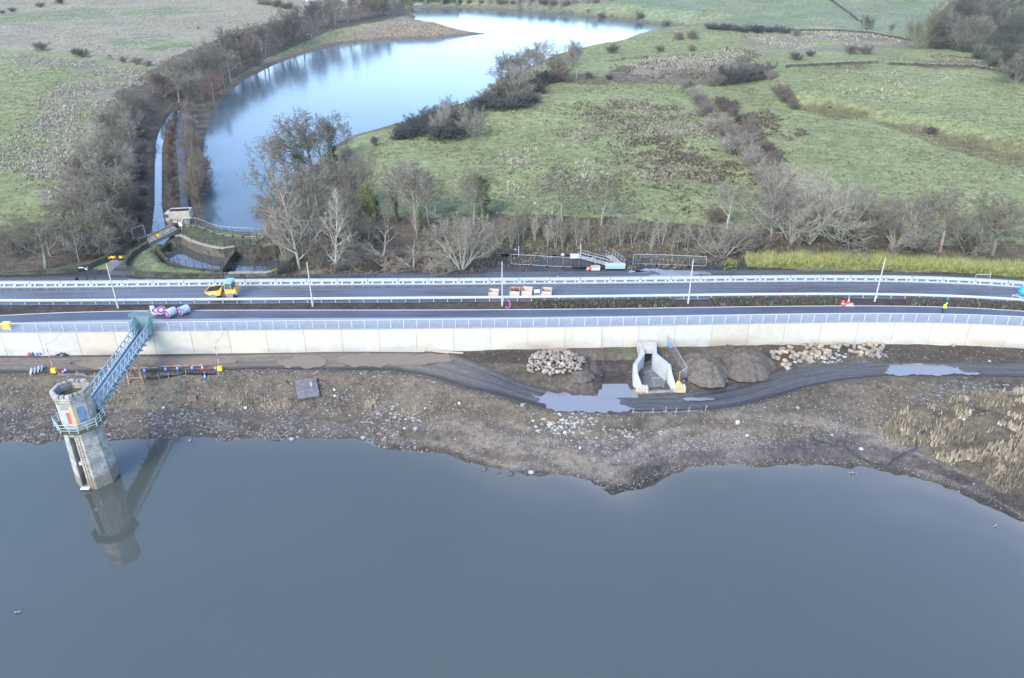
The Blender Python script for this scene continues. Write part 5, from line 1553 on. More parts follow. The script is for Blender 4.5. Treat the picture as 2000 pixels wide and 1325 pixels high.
# heap of boulders: a soil core under many individual stones
rg = random.Random(11)
HX, HY = P(1088, 716, -3.5); HZ = float(zs(np.array([HX]), np.array([HY]))[0])
def heapz(x, y, rx_, ry_, h): 
    q = (x / rx_) ** 2 + (y / ry_) ** 2
    return h * max(0, 1 - q) ** .8
cands = []
while len(cands) < 270:
    x, y = rg.uniform(-3.9, 3.9), rg.uniform(-2.9, 2.9)
    if (x / 3.9) ** 2 + (y / 2.9) ** 2 > .72 + .55 * float(vnoise(np.array([x / 1.1 + 5]), np.array([y / 1.1]), 6)[0]): continue
    s_ = rg.choice((.30, .38, .46, .56, .66)) * rg.uniform(.85, 1.15) * (1.25 if rg.random() < .1 else 1)
    if any((x - a) ** 2 + (y - b) ** 2 < (.30 * (s_ + c)) ** 2 for a, b, c in cands) and rg.random() < .92: continue
    cands.append((x, y, s_))
for x, y, s_ in cands:
    k = rg.uniform(.75, 1.2); c = rg.choice([(.26, .21, .175), (.23, .20, .175), (.29, .25, .21), (.27, .20, .165)])
    stone(rg.choice(RK), (HX + x, HY + y, HZ + heapz(x, y, 4.1, 3.1, 1.55) * (.8 + .45 * float(vnoise(np.array([x / 1.4]), np.array([y / 1.4]), 9)[0])) + .10), (s_ * rg.uniform(.8, 1.3), s_, s_ * rg.uniform(.7, 1.1)), (rg.uniform(-.4, .4), rg.uniform(-.4, .4), rg.uniform(0, 6)), [q * k for q in c],
          'pinkish stone in the domed heap of boulders beside the lone mesh panel', 'stones of the boulder heap')
def mound(name, px, py, rx_, ry_, h, m, label, cat, seed, rz=0, rough=.25):
    x0, y0, z0 = GS(px, py); nr, na = 30, 84; vs = [(0, 0, h)]; fs = []
    for i in range(1, nr + 1):
        r = i / nr
        for j in range(na):
            a = 2 * math.pi * j / na; rr = r * (1 + .5 * (float(fbm(np.array([2.2 * math.cos(a) + 9]), np.array([2.2 * math.sin(a)]), seed, 3)[0]) - .5))
            x, y = rx_ * rr * math.cos(a), ry_ * rr * math.sin(a)
            n = float(fbm(np.array([x / .8]), np.array([y / .8]), seed + 3, 4)[0]) - .5
            n2 = float(fbm(np.array([x / 2.6]), np.array([y / 2.6]), seed + 5, 2)[0]) - .5
            lump = (float(fbm(np.array([x / 1.5 + 3]), np.array([y / 1.5]), seed + 8, 3)[0]) - .5)
            vs.append((x, y, h * (1 - r ** 1.55) * (1 + n2 * .9 + lump * .9 * r) + n * rough * 1.7 * (1.15 - r) - (.4 if i == nr else .12 * r)))
    fs += [(0, 1 + j, 1 + (j + 1) % na) for j in range(na)]
    for i in range(nr - 1):
        for j in range(na): fs.append((1 + i * na + j, 1 + (i + 1) * na + j, 1 + (i + 1) * na + (j + 1) % na, 1 + i * na + (j + 1) % na))
    mb = MB(); mb.add(vs, fs); rq = random.Random(seed)
    for _ in range(int(26 * rx_ * ry_)):       # clods and stones bedded in the surface
        q = vs[rq.randrange(1, len(vs) - na)]; e = rq.choice((.05, .07, .09, .12, .18)) * rq.uniform(.8, 1.3); jx, jy = rq.uniform(-.2, .2), rq.uniform(-.2, .2)
        mb.add([(q[0] + jx + e, q[1] + jy, q[2] - .12), (q[0] + jx, q[1] + jy + e, q[2] - .1), (q[0] + jx - e, q[1] + jy, q[2] - .12), (q[0] + jx, q[1] + jy - e, q[2] - .14), (q[0] + jx + rq.uniform(-.03, .03), q[1] + jy, q[2] + e * .9)], [(0, 1, 4), (1, 2, 4), (2, 3, 4), (3, 0, 4)])
    o = mb.build(name, m, None, True); o.location = (x0, y0, z0); o.rotation_euler = (0, 0, rz); return tag(o, label, cat)
M_core = mat('heap_soil', (.10, .088, .075), .95, .1, .3, 3, .03)
o = mound('rubble_heap_core', 1088, 712, 3.4, 2.3, 1.3, M_core, 'dark earth under the domed heap of boulders', 'soil heap', 4)
M_spoil = mat('spoil_earth', (.125, .106, .086), .95, .15, .35, 1.6, .05, 9, col2=(.075, .064, .056))
M_spoil2 = mat('spoil_gravel', (.145, .125, .10), .95, .15, .3, 2.2, .05, 9, col2=(.085, .072, .062))
mound('spoil_heap', 1374, 722, 3.3, 3.9, 2.3, M_spoil2, 'rounded brown spoil heap right beside the outfall fencing', 'soil heap', 6, .5, .4)
mound('spoil_heap', 1455, 712, 4.0, 3.7, 2.4, M_spoil, 'broader spoil heap between the outfall heap and the stone blocks', 'soil heap', 8, -.2, .4)
mound('spoil_heap', 1418, 690, 3.6, 1.8, 1.2, M_spoil, 'low dark spoil ridge against the wall behind two heaps', 'soil heap', 9, .1, .3)
mound('soil_mound', 1135, 733, 1.9, 1.2, .7, M_spoil, 'small dark mound at the foot of the boulder heap', 'soil heap', 10)
# squared stone blocks strewn by the wall
blk = [(1512, 701), (1508, 693), (1516, 690), (1524, 692), (1527, 684), (1532, 690), (1543, 681), (1540, 688), (1520, 703), (1533, 708), (1545, 699), (1551, 703), (1556, 697), (1530, 715), (1536, 712), (1542, 714), (1538, 722), (1562, 708),
       (1571, 676), (1577, 682), (1584, 678), (1590, 684), (1596, 690), (1586, 690), (1602, 680), (1608, 686), (1600, 696), (1613, 692), (1618, 688), (1608, 702), (1594, 698), (1575, 690), (1627, 679), (1634, 681), (1640, 677), (1652, 676), (1661, 688),
       (1668, 680), (1672, 690), (1680, 682), (1682, 692), (1689, 686), (1694, 693), (1700, 690), (1705, 682), (1711, 686), (1716, 691), (1720, 684), (1698, 676), (1710, 676), (1724, 678), (1688, 676), (1546, 690), (1585, 696), (1580, 704), (1568, 702), (1620, 696), (1590, 676), (1715, 698), (1703, 698), (1570, 695), (1576, 699), (1583, 709), (1562, 693)]
for i, (px, py) in enumerate(blk):
    x, y, z = GS(px, py); L = rg.uniform(.5, 1.0)
    c = rg.choice([(.30, .26, .19), (.27, .245, .19), (.36, .27, .17), (.22, .205, .17), (.25, .24, .20)]); k = rg.uniform(.85, 1.2)
    stone(rg.choice(RB), (x, y, z + .22), (L, rg.uniform(.36, .55), rg.uniform(.3, .42)), (rg.uniform(-.2, .2), rg.uniform(-.35, .35), rg.uniform(0, 3.1)), [q * k for q in c],
          'squared cream building stone dumped on dark earth below the right part of the wall', 'squared stones below the wall', 'stone block', 'stone_block')
# lone boulders one can pick out on the bank
bl_ = [(1441, 826, .75, (.42, .40, .37), 'large pale boulder on the beach right of the outfall'), (1459, 852, .55, (.38, .36, .34), 'pale boulder on the wet mud below the largest one'), (1020, 793, .8, (.27, .23, .21), 'pinkish boulder at the track edge left of the long puddle'),
       (1076, 829, .8, (.36, .31, .24), 'tan pointed boulder beside the pile of white rubble'), (1103, 846, .5, (.45, .44, .42), 'white boulder below the pile of rubble'), (897, 788, .45, (.48, .46, .44), 'white stone on the bank near the track bend'), (653, 762, .40, (.5, .48, .46), 'white stone upper right of the concrete slab'),
       (654, 774, .45, (.55, .54, .52), 'white stone lower right of the concrete slab'), (480, 797, .45, (.5, .5, .49), 'white stone at end of the straw strip'), (319, 797, .42, (.5, .5, .49), 'white stone below the footbridge'), (812, 838, .7, (.26, .25, .24), 'grey boulder on the gravel left of centre'),
       (710, 856, .7, (.25, .25, .25), 'grey boulder at the waterline where the shore bends'), (570, 859, .65, (.27, .27, .28), 'grey boulder half in the water, alone at the straight shore'), (372, 861, .5, (.24, .25, .26), 'grey stone half in water near the bridge reflection'), (1037, 924, .75, (.32, .31, .31), 'grey boulder standing in water off the bay'),
       (946, 918, .7, (.10, .10, .10), 'dark wet rock in shallow water, leftmost of the three'), (973, 924, .55, (.10, .10, .10), 'small dark wet rock in shallow water, middle of the three'), (997, 927, .8, (.09, .09, .09), 'dark wet rock in shallow water, rightmost of the three'),
       (1133, 876, .5, (.42, .41, .40), 'pale stone on the pale mud streak'), (1682, 878, .5, (.5, .49, .46), 'white stone on mud above the curved boom'), (1558, 797, .5, (.25, .24, .23), 'grey boulder on the bank right of the largest pale one'), (830, 798, .3, (.5, .5, .5), 'white stone above straw patches left of track bend'),
       (1625, 850, .4, (.33, .3, .28), 'stone on mud above the short boom'), (1882, 820, .5, (.36, .34, .33), 'grey boulder among the dry reeds'), (1932, 706, .5, (.35, .31, .28), 'pale boulder above the right end of the track'), (1862, 676, .7, (.3, .26, .22), 'brown boulder at the wall foot on the right'),
       (790, 837, .45, (.30, .29, .28), 'small grey boulder left of the larger on the gravel'), (747, 837, .4, (.29, .28, .27), 'small round boulder above the bend of the shore')]
for px, py, s_, c, l in bl_:
    x, y, z = GS(px, py); stone(rg.choice(RK), (x, y, z + s_ * .12), (s_ * 1.15, s_ * .9, s_ * .8), (0, rg.uniform(-.2, .2), rg.uniform(0, 6)), c, l, 'lone boulders on the bank')
# gravel, pebbles and rubble chips: nobody could count them
def scatter(name, n, fn, seed, mat_, big=False):
    rg2 = np.random.default_rng(seed)
    base = np.array([(1, 0, 0), (0, 1, 0), (-1, 0, 0), (0, -1, 0), (.1, .1, .8)], float)
    fb = [(0, 1, 4), (1, 2, 4), (2, 3, 4), (3, 0, 4)]
    X, Y, S, C = fn(n, rg2)
    Z = zs(X, Y); n = len(X)
    a = rg2.uniform(0, 6.28, n); V = base[None] * rg2.uniform(.7, 1.3, (n, 5, 1))
    V = V * S[:, None, None] * np.array([1, 1, .8])
    ca, sa = np.cos(a)[:, None], np.sin(a)[:, None]
    x = V[..., 0] * ca - V[..., 1] * sa; y = V[..., 0] * sa + V[..., 1] * ca
    V = np.stack([x + X[:, None], y + Y[:, None], V[..., 2] + Z[:, None] - .02], -1)
    F = (np.array(fb)[None] + 5 * np.arange(n)[:, None, None]).reshape(-1, 3)
    o = npmesh(name, V.reshape(-1, 3), F, mat_, False, np.repeat(np.concatenate([C, np.zeros((n, 1))], 1), 5, 0))
    return tag(o, kind='stuff')
def f_shore(n, r):
    X = r.uniform(-78, 78, n * 3); ys = L_shore(X); u = r.uniform(0, 1, n * 3)
    yt = np.maximum(L_t2(X), ys + 4); Y = ys - .3 + u * (yt - ys)
    left = 1 - sstep(X, -14, 2)
    dens = (1 - sstep(u, .05, .9) * .75) * (.16 + .84 * left) * sstep(fbm(X / 2.5, Y / 1.2, 33, 4), .38, .6)
    dens = dens + .9 * np.exp(-((u - .45) / .12) ** 2) * sstep(X, -4, 10) * (1 - sstep(X, 42, 52)) * .8
    dens = dens + .8 * np.exp(-((u - .06) / .06) ** 2) * sstep(X, -2, 6)
    k = r.uniform(0, 1, n * 3) < np.clip(dens, 0.05, 1); X, Y, u = X[k][:n], Y[k][:n], u[k][:n]
    m = len(X); S = .05 + .17 * r.power(.35, m) * (1 - .45 * sstep(X, -15, 5))
    b = r.uniform(.45, 1.5, m) ** 1.3
    pale = r.uniform(0, 1, m) < (.06 + .20 * np.exp(-((u - .45) / .15) ** 2) * sstep(X, -4, 10))
    C = np.array([.135, .125, .118])[None] * b[:, None]; C[pale] = np.array([.30, .28, .25]) * r.uniform(.6, 1.2, (pale.sum(), 1))
    C = np.where((r.uniform(0, 1, m) < .15)[:, None], C * np.array([1.15, .98, .85]), C)
    return X, Y, S, np.clip(C, 0, .7)
M_peb = mat_ground('pebble_stone', .85, .25, 2, 9, .2, .01)
scatter('shore_pebbles', 36000, f_shore, 5, M_peb)
def f_bank(n, r):
    X = r.uniform(-78, 78, n * 2); ys = L_shore(X); yt = np.maximum(L_t2(X), ys + 4); Y = ys + (yt - ys) * r.uniform(.4, 1.0, n * 2)
    m2 = r.uniform(0, 1, n * 2) < .25
    Y = np.where(m2, L_t1(X) + .2 + (L_wf(X) - .6 - L_t1(X)) * r.uniform(0, 1, n * 2), Y); m2 &= (L_wf(X) - L_t1(X) < 3)
    k = ~m2; X, Y = X[k][:n], Y[k][:n]; m = len(X)
    S = .04 + .10 * r.power(.3, m); C = np.array([.20, .182, .155])[None] * (r.uniform(.5, 1.7, m))[:, None]
    return X, Y, S, np.clip(C, 0, .6)
scatter('bank_stones', 14000, f_bank, 8, M_peb)
def f_rub(n, r):
    ctr = [(1100, 832, 1.9, .8, 110, .34), (1130, 822, .9, .5, 25, .3), (1220, 845, 3, .6, 60, .28), (1620, 698, 2.2, .7, 90, .34), (1900, 770, 5, 1.1, 150, .16), (1840, 765, 3, 1, 90, .16), (1960, 760, 3.5, 1.2, 100, .18), (350, 815, 3, .8, 60, .22), (780, 812, 3, .6, 60, .3), (1700, 690, 1.5, .5, 50, .3)]
    X, Y, S, C = [], [], [], []
    for px, py, sx_, sy_, k, c in ctr:
        x, y, z = GS(px, py); X.append(x + r.normal(0, sx_, k)); Y.append(y + r.normal(0, sy_, k)); S.append(r.uniform(.10, .30, k)); C.append(np.array([c, c * .97, c * .9])[None] * r.uniform(.6, 1.2, (k, 1)))
    return np.concatenate(X), np.concatenate(Y), np.concatenate(S), np.concatenate(C)
scatter('rubble_chips', 0, f_rub, 12, M_peb)
# ducks
M_bird = mat('white_feathers', (.3, .3, .29), .8, .2, .2, 8); M_birdk = mat('dark_feathers', (.04, .04, .045), .8, .2, .2, 8)
def duck(px, py, rz, label):
    X, Y = P(px, py, ZW); t = thing('duck', label, 'duck', (X, Y, ZW), rz, 'ducks on the reservoir')
    V = [(0, 0, .06), (.14, 0, .07), (.21, 0, .16), (.24, 0, .23), (.31, 0, .22), (-.18, 0, .09), (-.30, 0, .13)]
    skinmesh('body', V, [(0, 1), (1, 2), (2, 3), (3, 4), (0, 5), (5, 6)], [.09, .08, .035, .04, .015, .06, .015], M_bird, t)
    for s_ in (-1, 1):
        mb = MB(); mb.box((-.03, s_ * .10, .11), (.30, .04, .10), rx=s_ * -.3, taper=.7); mb.build('wing', M_birdk, t)
duck(1661, 925, 2.9, 'white and dark duck swimming left of its companion by the right shore')
duck(1668, 925.5, 2.7, 'white and dark duck swimming right of its companion by the right shore')
duck(1942, 1029, .4, 'lone duck on shallow water near the right edge')
duck(35, 1197, .2, 'lone duck far out at the bottom left')

# ------------------------------------------------------------------ bare winter trees
M_bark = mat_tint('bark', .9, .25)
M_twig = mat_tint('twigs', .9, .3)
M_leaf = mat_tint('leaves', .75, .45, .2)

class TreeMesh:
    """tapered limbs go to one mesh, fine twigs to another"""
    def __init__(s, seed):
        s.r = random.Random(seed); s.V = {0: [], 1: [], 2: []}; s.F = {0: [], 1: [], 2: []}
    def cone(s, a, b, r0, r1, n, k):
        d = (b - a)
        L = d.length
        if L < 1e-5: return
        d = d / L
        up = Vector((0, 0, 1)) if abs(d.z) < .9 else Vector((1, 0, 0))
        u = d.cross(up).normalized(); w = d.cross(u)
        V = s.V[k]; F = s.F[k]; o = len(V)
        for i in range(n):
            t = 6.2832 * i / n; e = u * math.cos(t) + w * math.sin(t)
            V.append(tuple(a + e * r0))
        if r1 <= 0:
            V.append(tuple(b))
            for i in range(n): F.append((o + i, o + (i + 1) % n, o + n))
        else:
            for i in range(n):
                t = 6.2832 * i / n; e = u * math.cos(t) + w * math.sin(t)
                V.append(tuple(b + e * r1))
            for i in range(n):
                F.append((o + i, o + (i + 1) % n, o + n + (i + 1) % n)); F.append((o + i, o + n + (i + 1) % n, o + n + i))
    def leaf(s, p, sz):
        r = s.r; V = s.V[2]; F = s.F[2]; o = len(V)
        a = Vector((r.gauss(0, 1), r.gauss(0, 1), r.gauss(0, 1))).normalized(); b = a.cross(Vector((r.gauss(0, 1), r.gauss(0, 1), r.gauss(0, 1)))).normalized()
        V += [tuple(p + a * sz), tuple(p + b * sz * .6), tuple(p - a * sz), tuple(p - b * sz * .6)]; F += [(o, o + 1, o + 2), (o, o + 2, o + 3)]
    def leafclump(s, p, rad, n, sz, squash=1):
        r = s.r
        for _ in range(n):
            d = Vector((r.gauss(0, 1), r.gauss(0, 1), r.gauss(0, 1) * squash)).normalized() * rad * r.random() ** .5
            s.leaf(p + d, sz * r.uniform(.6, 1.3))
    def grow(s, p, d, L, r0, lev, K):
        """K: per level (children, angle, length ratio, bend up, wander)"""
        r = s.r; nseg = K['seg'][lev]; wander = K['wander'][lev]; upb = K['up'][lev]
        pts = [p]; dirs = []
        step = L / nseg
        for i in range(nseg):
            d = (d + Vector((r.gauss(0, wander), r.gauss(0, wander), r.gauss(0, wander) + upb))).normalized()
            dirs.append(d); p = p + d * step; pts.append(p)
        last = lev == K['levels']
        sides = (8, 6, 4, 3, 3)[min(lev, 4)]
        kk = 0 if lev <= K['trunklev'] else 1
        for i in range(nseg):
            f0, f1 = i / nseg, (i + 1) / nseg
            ra = r0 * (1 - .72 * f0); rb = r0 * (1 - .72 * f1)
            if last and i == nseg - 1: rb = 0
            s.cone(pts[i], pts[i + 1], ra, rb, sides, kk)
        if last: return
        n = K['n'][lev]; a0 = r.uniform(0, 6.28)
        st = K['start'][lev]
        for j in range(n):
            f = st + (1 - st) * ((j + r.random()) / n) ** K.get('pow', 1.0)
            f = min(f, .999); i = min(int(f * nseg), nseg - 1)
            q = pts[i].lerp(pts[i + 1], f * nseg - i); dd = dirs[i]
            ang = a0 + j * 2.4 + r.uniform(-.5, .5); tilt = K['ang'][lev] * r.uniform(.65, 1.25) * (1.1 - .35 * f)
            up = Vector((0, 0, 1)) if abs(dd.z) < .9 else Vector((1, 0, 0))
            u = dd.cross(up).normalized(); w = dd.cross(u)
            nd = (dd * math.cos(tilt) + (u * math.cos(ang) + w * math.sin(ang)) * math.sin(tilt)).normalized()
            prof = K['prof'](f) if lev == 0 else (1.15 - .55 * f)
            s.grow(q, nd, L * K['len'][lev] * prof * r.uniform(.75, 1.2), max(r0 * (1 - .72 * f) * K['rad'][lev], K['rmin']), lev + 1, K)

def kind(**k):
    d = dict(levels=4, trunklev=2, n=(11, 7, 6, 5), ang=(.95, .8, .75, .7), len=(.55, .55, .5, .5), rad=(.55, .55, .5, .6), up=(.02, .06, .05, .03, .02), wander=(.06, .13, .16, .2, .2),
             seg=(6, 5, 4, 2, 1), start=(.3, .2, .15, .1), prof=lambda f: 1.2 - .6 * f, rmin=.022, H=1.0, trunk=.6, r0=.022, stems=1, spread=0, leaves=0, pow=1.0)
    d.update(k); return d
KINDS = {
    'oak': kind(n=(10, 7, 6, 6), ang=(.95, .85, .8, .8), len=(.74, .58, .5, .5), trunk=.62, wander=(.08, .2, .24, .26, .2), start=(.38, .25, .15, .1)),
    'birch': kind(n=(13, 7, 6, 5), ang=(.8, .7, .7, .7), len=(.50, .55, .5, .6), trunk=.88, up=(.02, .06, .0, -.06, -.08), start=(.25, .15, .1, .1), prof=lambda f: 1.15 - .75 * f + .1, r0=.014),
    'pale': kind(n=(18, 7, 6, 5), ang=(.85, .75, .7, .7), len=(.40, .5, .5, .5), trunk=.95, start=(.10, .15, .1, .1), prof=lambda f: 1.25 - .95 * f, r0=.015, wander=(.05, .16, .2, .2, .2)),
    'dome': kind(n=(7, 6, 6, 5), ang=(.6, .65, .7, .7), len=(.62, .6, .5, .5), trunk=.72, stems=8, spread=1.0, start=(.2, .15, .1, .1), r0=.018, trunklev=1),
    'spread': kind(n=(8, 6, 6, 5), ang=(.7, .7, .7, .7), len=(.62, .6, .5, .5), trunk=.80, stems=7, spread=1.15, start=(.2, .2, .1, .1), r0=.022, up=(.05, .07, .05, .03, .02)),
    'shrub': kind(levels=3, rmin=.055, n=(7, 6, 5), ang=(.6, .65, .7), len=(.55, .55, .55), trunk=.8, stems=16, spread=.9, start=(.15, .1, .1), r0=.012, seg=(4, 3, 2, 1), trunklev=0, wander=(.1, .16, .2, .2)),
    'thorn': kind(levels=3, rmin=.06, n=(7, 6, 5), ang=(.9, .9, .9), len=(.5, .5, .5), trunk=.75, stems=24, spread=1.25, start=(.1, .1, .1), r0=.011, seg=(4, 3, 2, 1), trunklev=0, wander=(.2, .25, .3, .3)),
    'sapling': kind(levels=3, trunklev=1, n=(16, 6, 5), ang=(.6, .6, .6), len=(.33, .5, .5), trunk=.95, start=(.2, .15, .1), r0=.010, seg=(6, 4, 2, 1), wander=(.04, .12, .2, .2), stems=2, spread=.15),
    'gnarly': kind(levels=3, n=(6, 6, 5), ang=(.8, .8, .8), len=(.65, .55, .45), trunk=.75, stems=3, spread=.9, start=(.3, .25, .2), r0=.035, wander=(.18, .22, .25, .2), seg=(6, 5, 3, 1)),
    'leanoak': kind(n=(12, 6, 5, 5), ang=(.95, .8, .8, .8), len=(.32, .55, .5, .5), trunk=.95, start=(.3, .2, .15, .1), r0=.026, wander=(.05, .2, .24, .26, .2), prof=lambda f: .7 + .5 * f),
}
def make_proto(kn, seed, ivy=0, ever=0):
    K = KINDS[kn]; T = TreeMesh(seed); r = T.r; H = 10.0
    for k in range(K['stems']):
        if K['stems'] == 1: d = Vector((r.gauss(0, .04) + (.34 if kn == 'leanoak' else 0), r.gauss(0, .04), 1)); p = Vector((0, 0, -.15)); f = 1
        else:
            a = 6.28 * k / K['stems'] + r.uniform(-.4, .4); t = K['spread'] * (r.random() ** .7) * .95
            d = Vector((math.sin(t) * math.cos(a), math.sin(t) * math.sin(a), math.cos(t))); p = Vector((.35 * math.cos(a) * r.random(), .35 * math.sin(a) * r.random(), -.15)); f = r.uniform(.75, 1.05) / (1 if t < .8 else 1.1)
        T.grow(p, d.normalized(), H * K['trunk'] * f, H * K['r0'] / (1 if K['stems'] < 4 else 1.4), 0, K)
    if ivy:
        for i in range(26):
            z = r.uniform(.02, .62) * H; T.leafclump(Vector((r.gauss(0, .35), r.gauss(0, .35), z)), .65, 60, .12)
    # bring the crown to a height of 10 m
    mz = max([v[2] for v in T.V[1]] or [10]); sc_ = H / mz
    out = []
    for k, nm, m in ((0, 'trunk', M_bark), (1, 'crown', M_twig), (2, 'ivy', M_leaf)):
        if not T.V[k]: out.append(None); continue
        V = np.array(T.V[k], np.float32) * sc_; F = np.array(T.F[k], np.int32)
        me = bpy.data.meshes.new(nm); me.vertices.add(len(V)); me.vertices.foreach_set('co', V.ravel()); me.loops.add(F.size); me.loops.foreach_set('vertex_index', F.ravel())
        me.polygons.add(len(F)); me.polygons.foreach_set('loop_start', np.arange(0, F.size, 3, dtype=np.int32)); me.update(calc_edges=True); me.materials.append(m); out.append(me)
    return out
PROTO = {}
sd_ = 100
for kn, nv in (('oak', 3), ('birch', 3), ('pale', 2), ('dome', 2), ('spread', 2), ('shrub', 3), ('thorn', 3), ('sapling', 3), ('gnarly', 1), ('leanoak', 2)):
    PROTO[kn] = [make_proto(kn, sd_ + i * 7) for i in range(nv)]; sd_ += 31
PROTO['ivyoak'] = [make_proto('oak', 900 + i, ivy=1) for i in range(2)]
def leafy(seed, rx_, rz_, n, trunk=True):
    T = TreeMesh(seed); r = T.r
    if trunk: T.grow(Vector((0, 0, -.1)), Vector((0, 0, 1)), 7, .18, 0, KINDS['sapling'])
    for i in range(n):
        z = r.uniform(.12, .96); w = rx_ * math.sin(math.pi * min(1, z * .9 + .12)) ** .7
        a = r.uniform(0, 6.28); q = w * r.random() ** .5
        T.leafclump(Vector((q * math.cos(a), q * math.sin(a), z * 10)), .9, 55, .17)
    out = []
    for k, nm, m in ((0, 'trunk', M_bark), (2, 'crown', M_leaf)):
        V = np.array(T.V[k], np.float32); F = np.array(T.F[k], np.int32)
        if not len(V): out.append(None); continue
        me = bpy.data.meshes.new(nm); me.vertices.add(len(V)); me.vertices.foreach_set('co', V.ravel()); me.loops.add(F.size); me.loops.foreach_set('vertex_index', F.ravel())
        me.polygons.add(len(F)); me.polygons.foreach_set('loop_start', np.arange(0, F.size, 3, dtype=np.int32)); me.update(calc_edges=True); me.materials.append(m); out.append(me)
    return out + [None]
PROTO['ever'] = [leafy(71, 2.6, 1, 60), leafy(72, 3.2, 1, 70)]
PROTO['bush'] = [leafy(73, 4.5, 1, 70, False), leafy(74, 5.5, 1, 80, False)]

GREY = (.168, .157, .122); BROWN = (.155, .134, .102); PURP = (.152, .130, .112); PALE = (.255, .232, .185); DARK = (.088, .085, .070); SLATE = (.078, .082, .078); REDB = (.165, .108, .085); OLIVE = (.150, .150, .095)
trng = random.Random(77)
def tree(kn, px, py, top, tw, label, cat='tree', group=None, wf=1.0, bark=None, name=None, at=None, leafc=(.075, .11, .03), rz=None, hh=None):
    """tree whose foot is at (px, py) on the photograph and whose top reaches the row `top`"""
    X, Y, Z = at if at else G(px, py)
    d = Y * cs + (HC - Z) * sn
    if hh is None:
        # height of the upright whose top is seen at row `top`
        v = (top - 662.5) / FPX
        h2 = (v * Y * cs + Y * sn) / (cs - v * sn); hh = (HC - h2) - Z
    hh = max(.6, hh * (1.12 if kn not in ('shrub', 'thorn', 'bush') else 1.0))
    wf *= 1.22 if kn in ('oak', 'ivyoak', 'birch', 'pale', 'leanoak') else 1.0
    v = trng.choice(PROTO[kn])
    s_ = hh / 10.0
    isbush = kn in ('shrub', 'thorn', 'bush', 'redshrub')
    t = thing(name or ('bush' if isbush else 'tree'), label, 'bush' if isbush else cat, (X, Y, Z - .1), trng.uniform(0, 6.28) if rz is None else rz, group)
    t.scale = (s_ * wf, s_ * wf, s_)
    k = trng.uniform(.85, 1.18)
    bk = bark or tuple(q * 1.35 for q in tw)
    for me, nm, c in ((v[0], 'trunk' if not isbush else 'stems', bk), (v[1], 'crown', tw), (v[2], 'ivy', (.07, .085, .03))):
        if me is None: continue
        o = bpy.data.objects.new(nm, me); COL.objects.link(o); o.parent = t
        if kn in ('ever', 'bush') and nm == 'crown': c = leafc
        o.color = tuple(min(1, q * k) for q in c) + (1,)
    return t

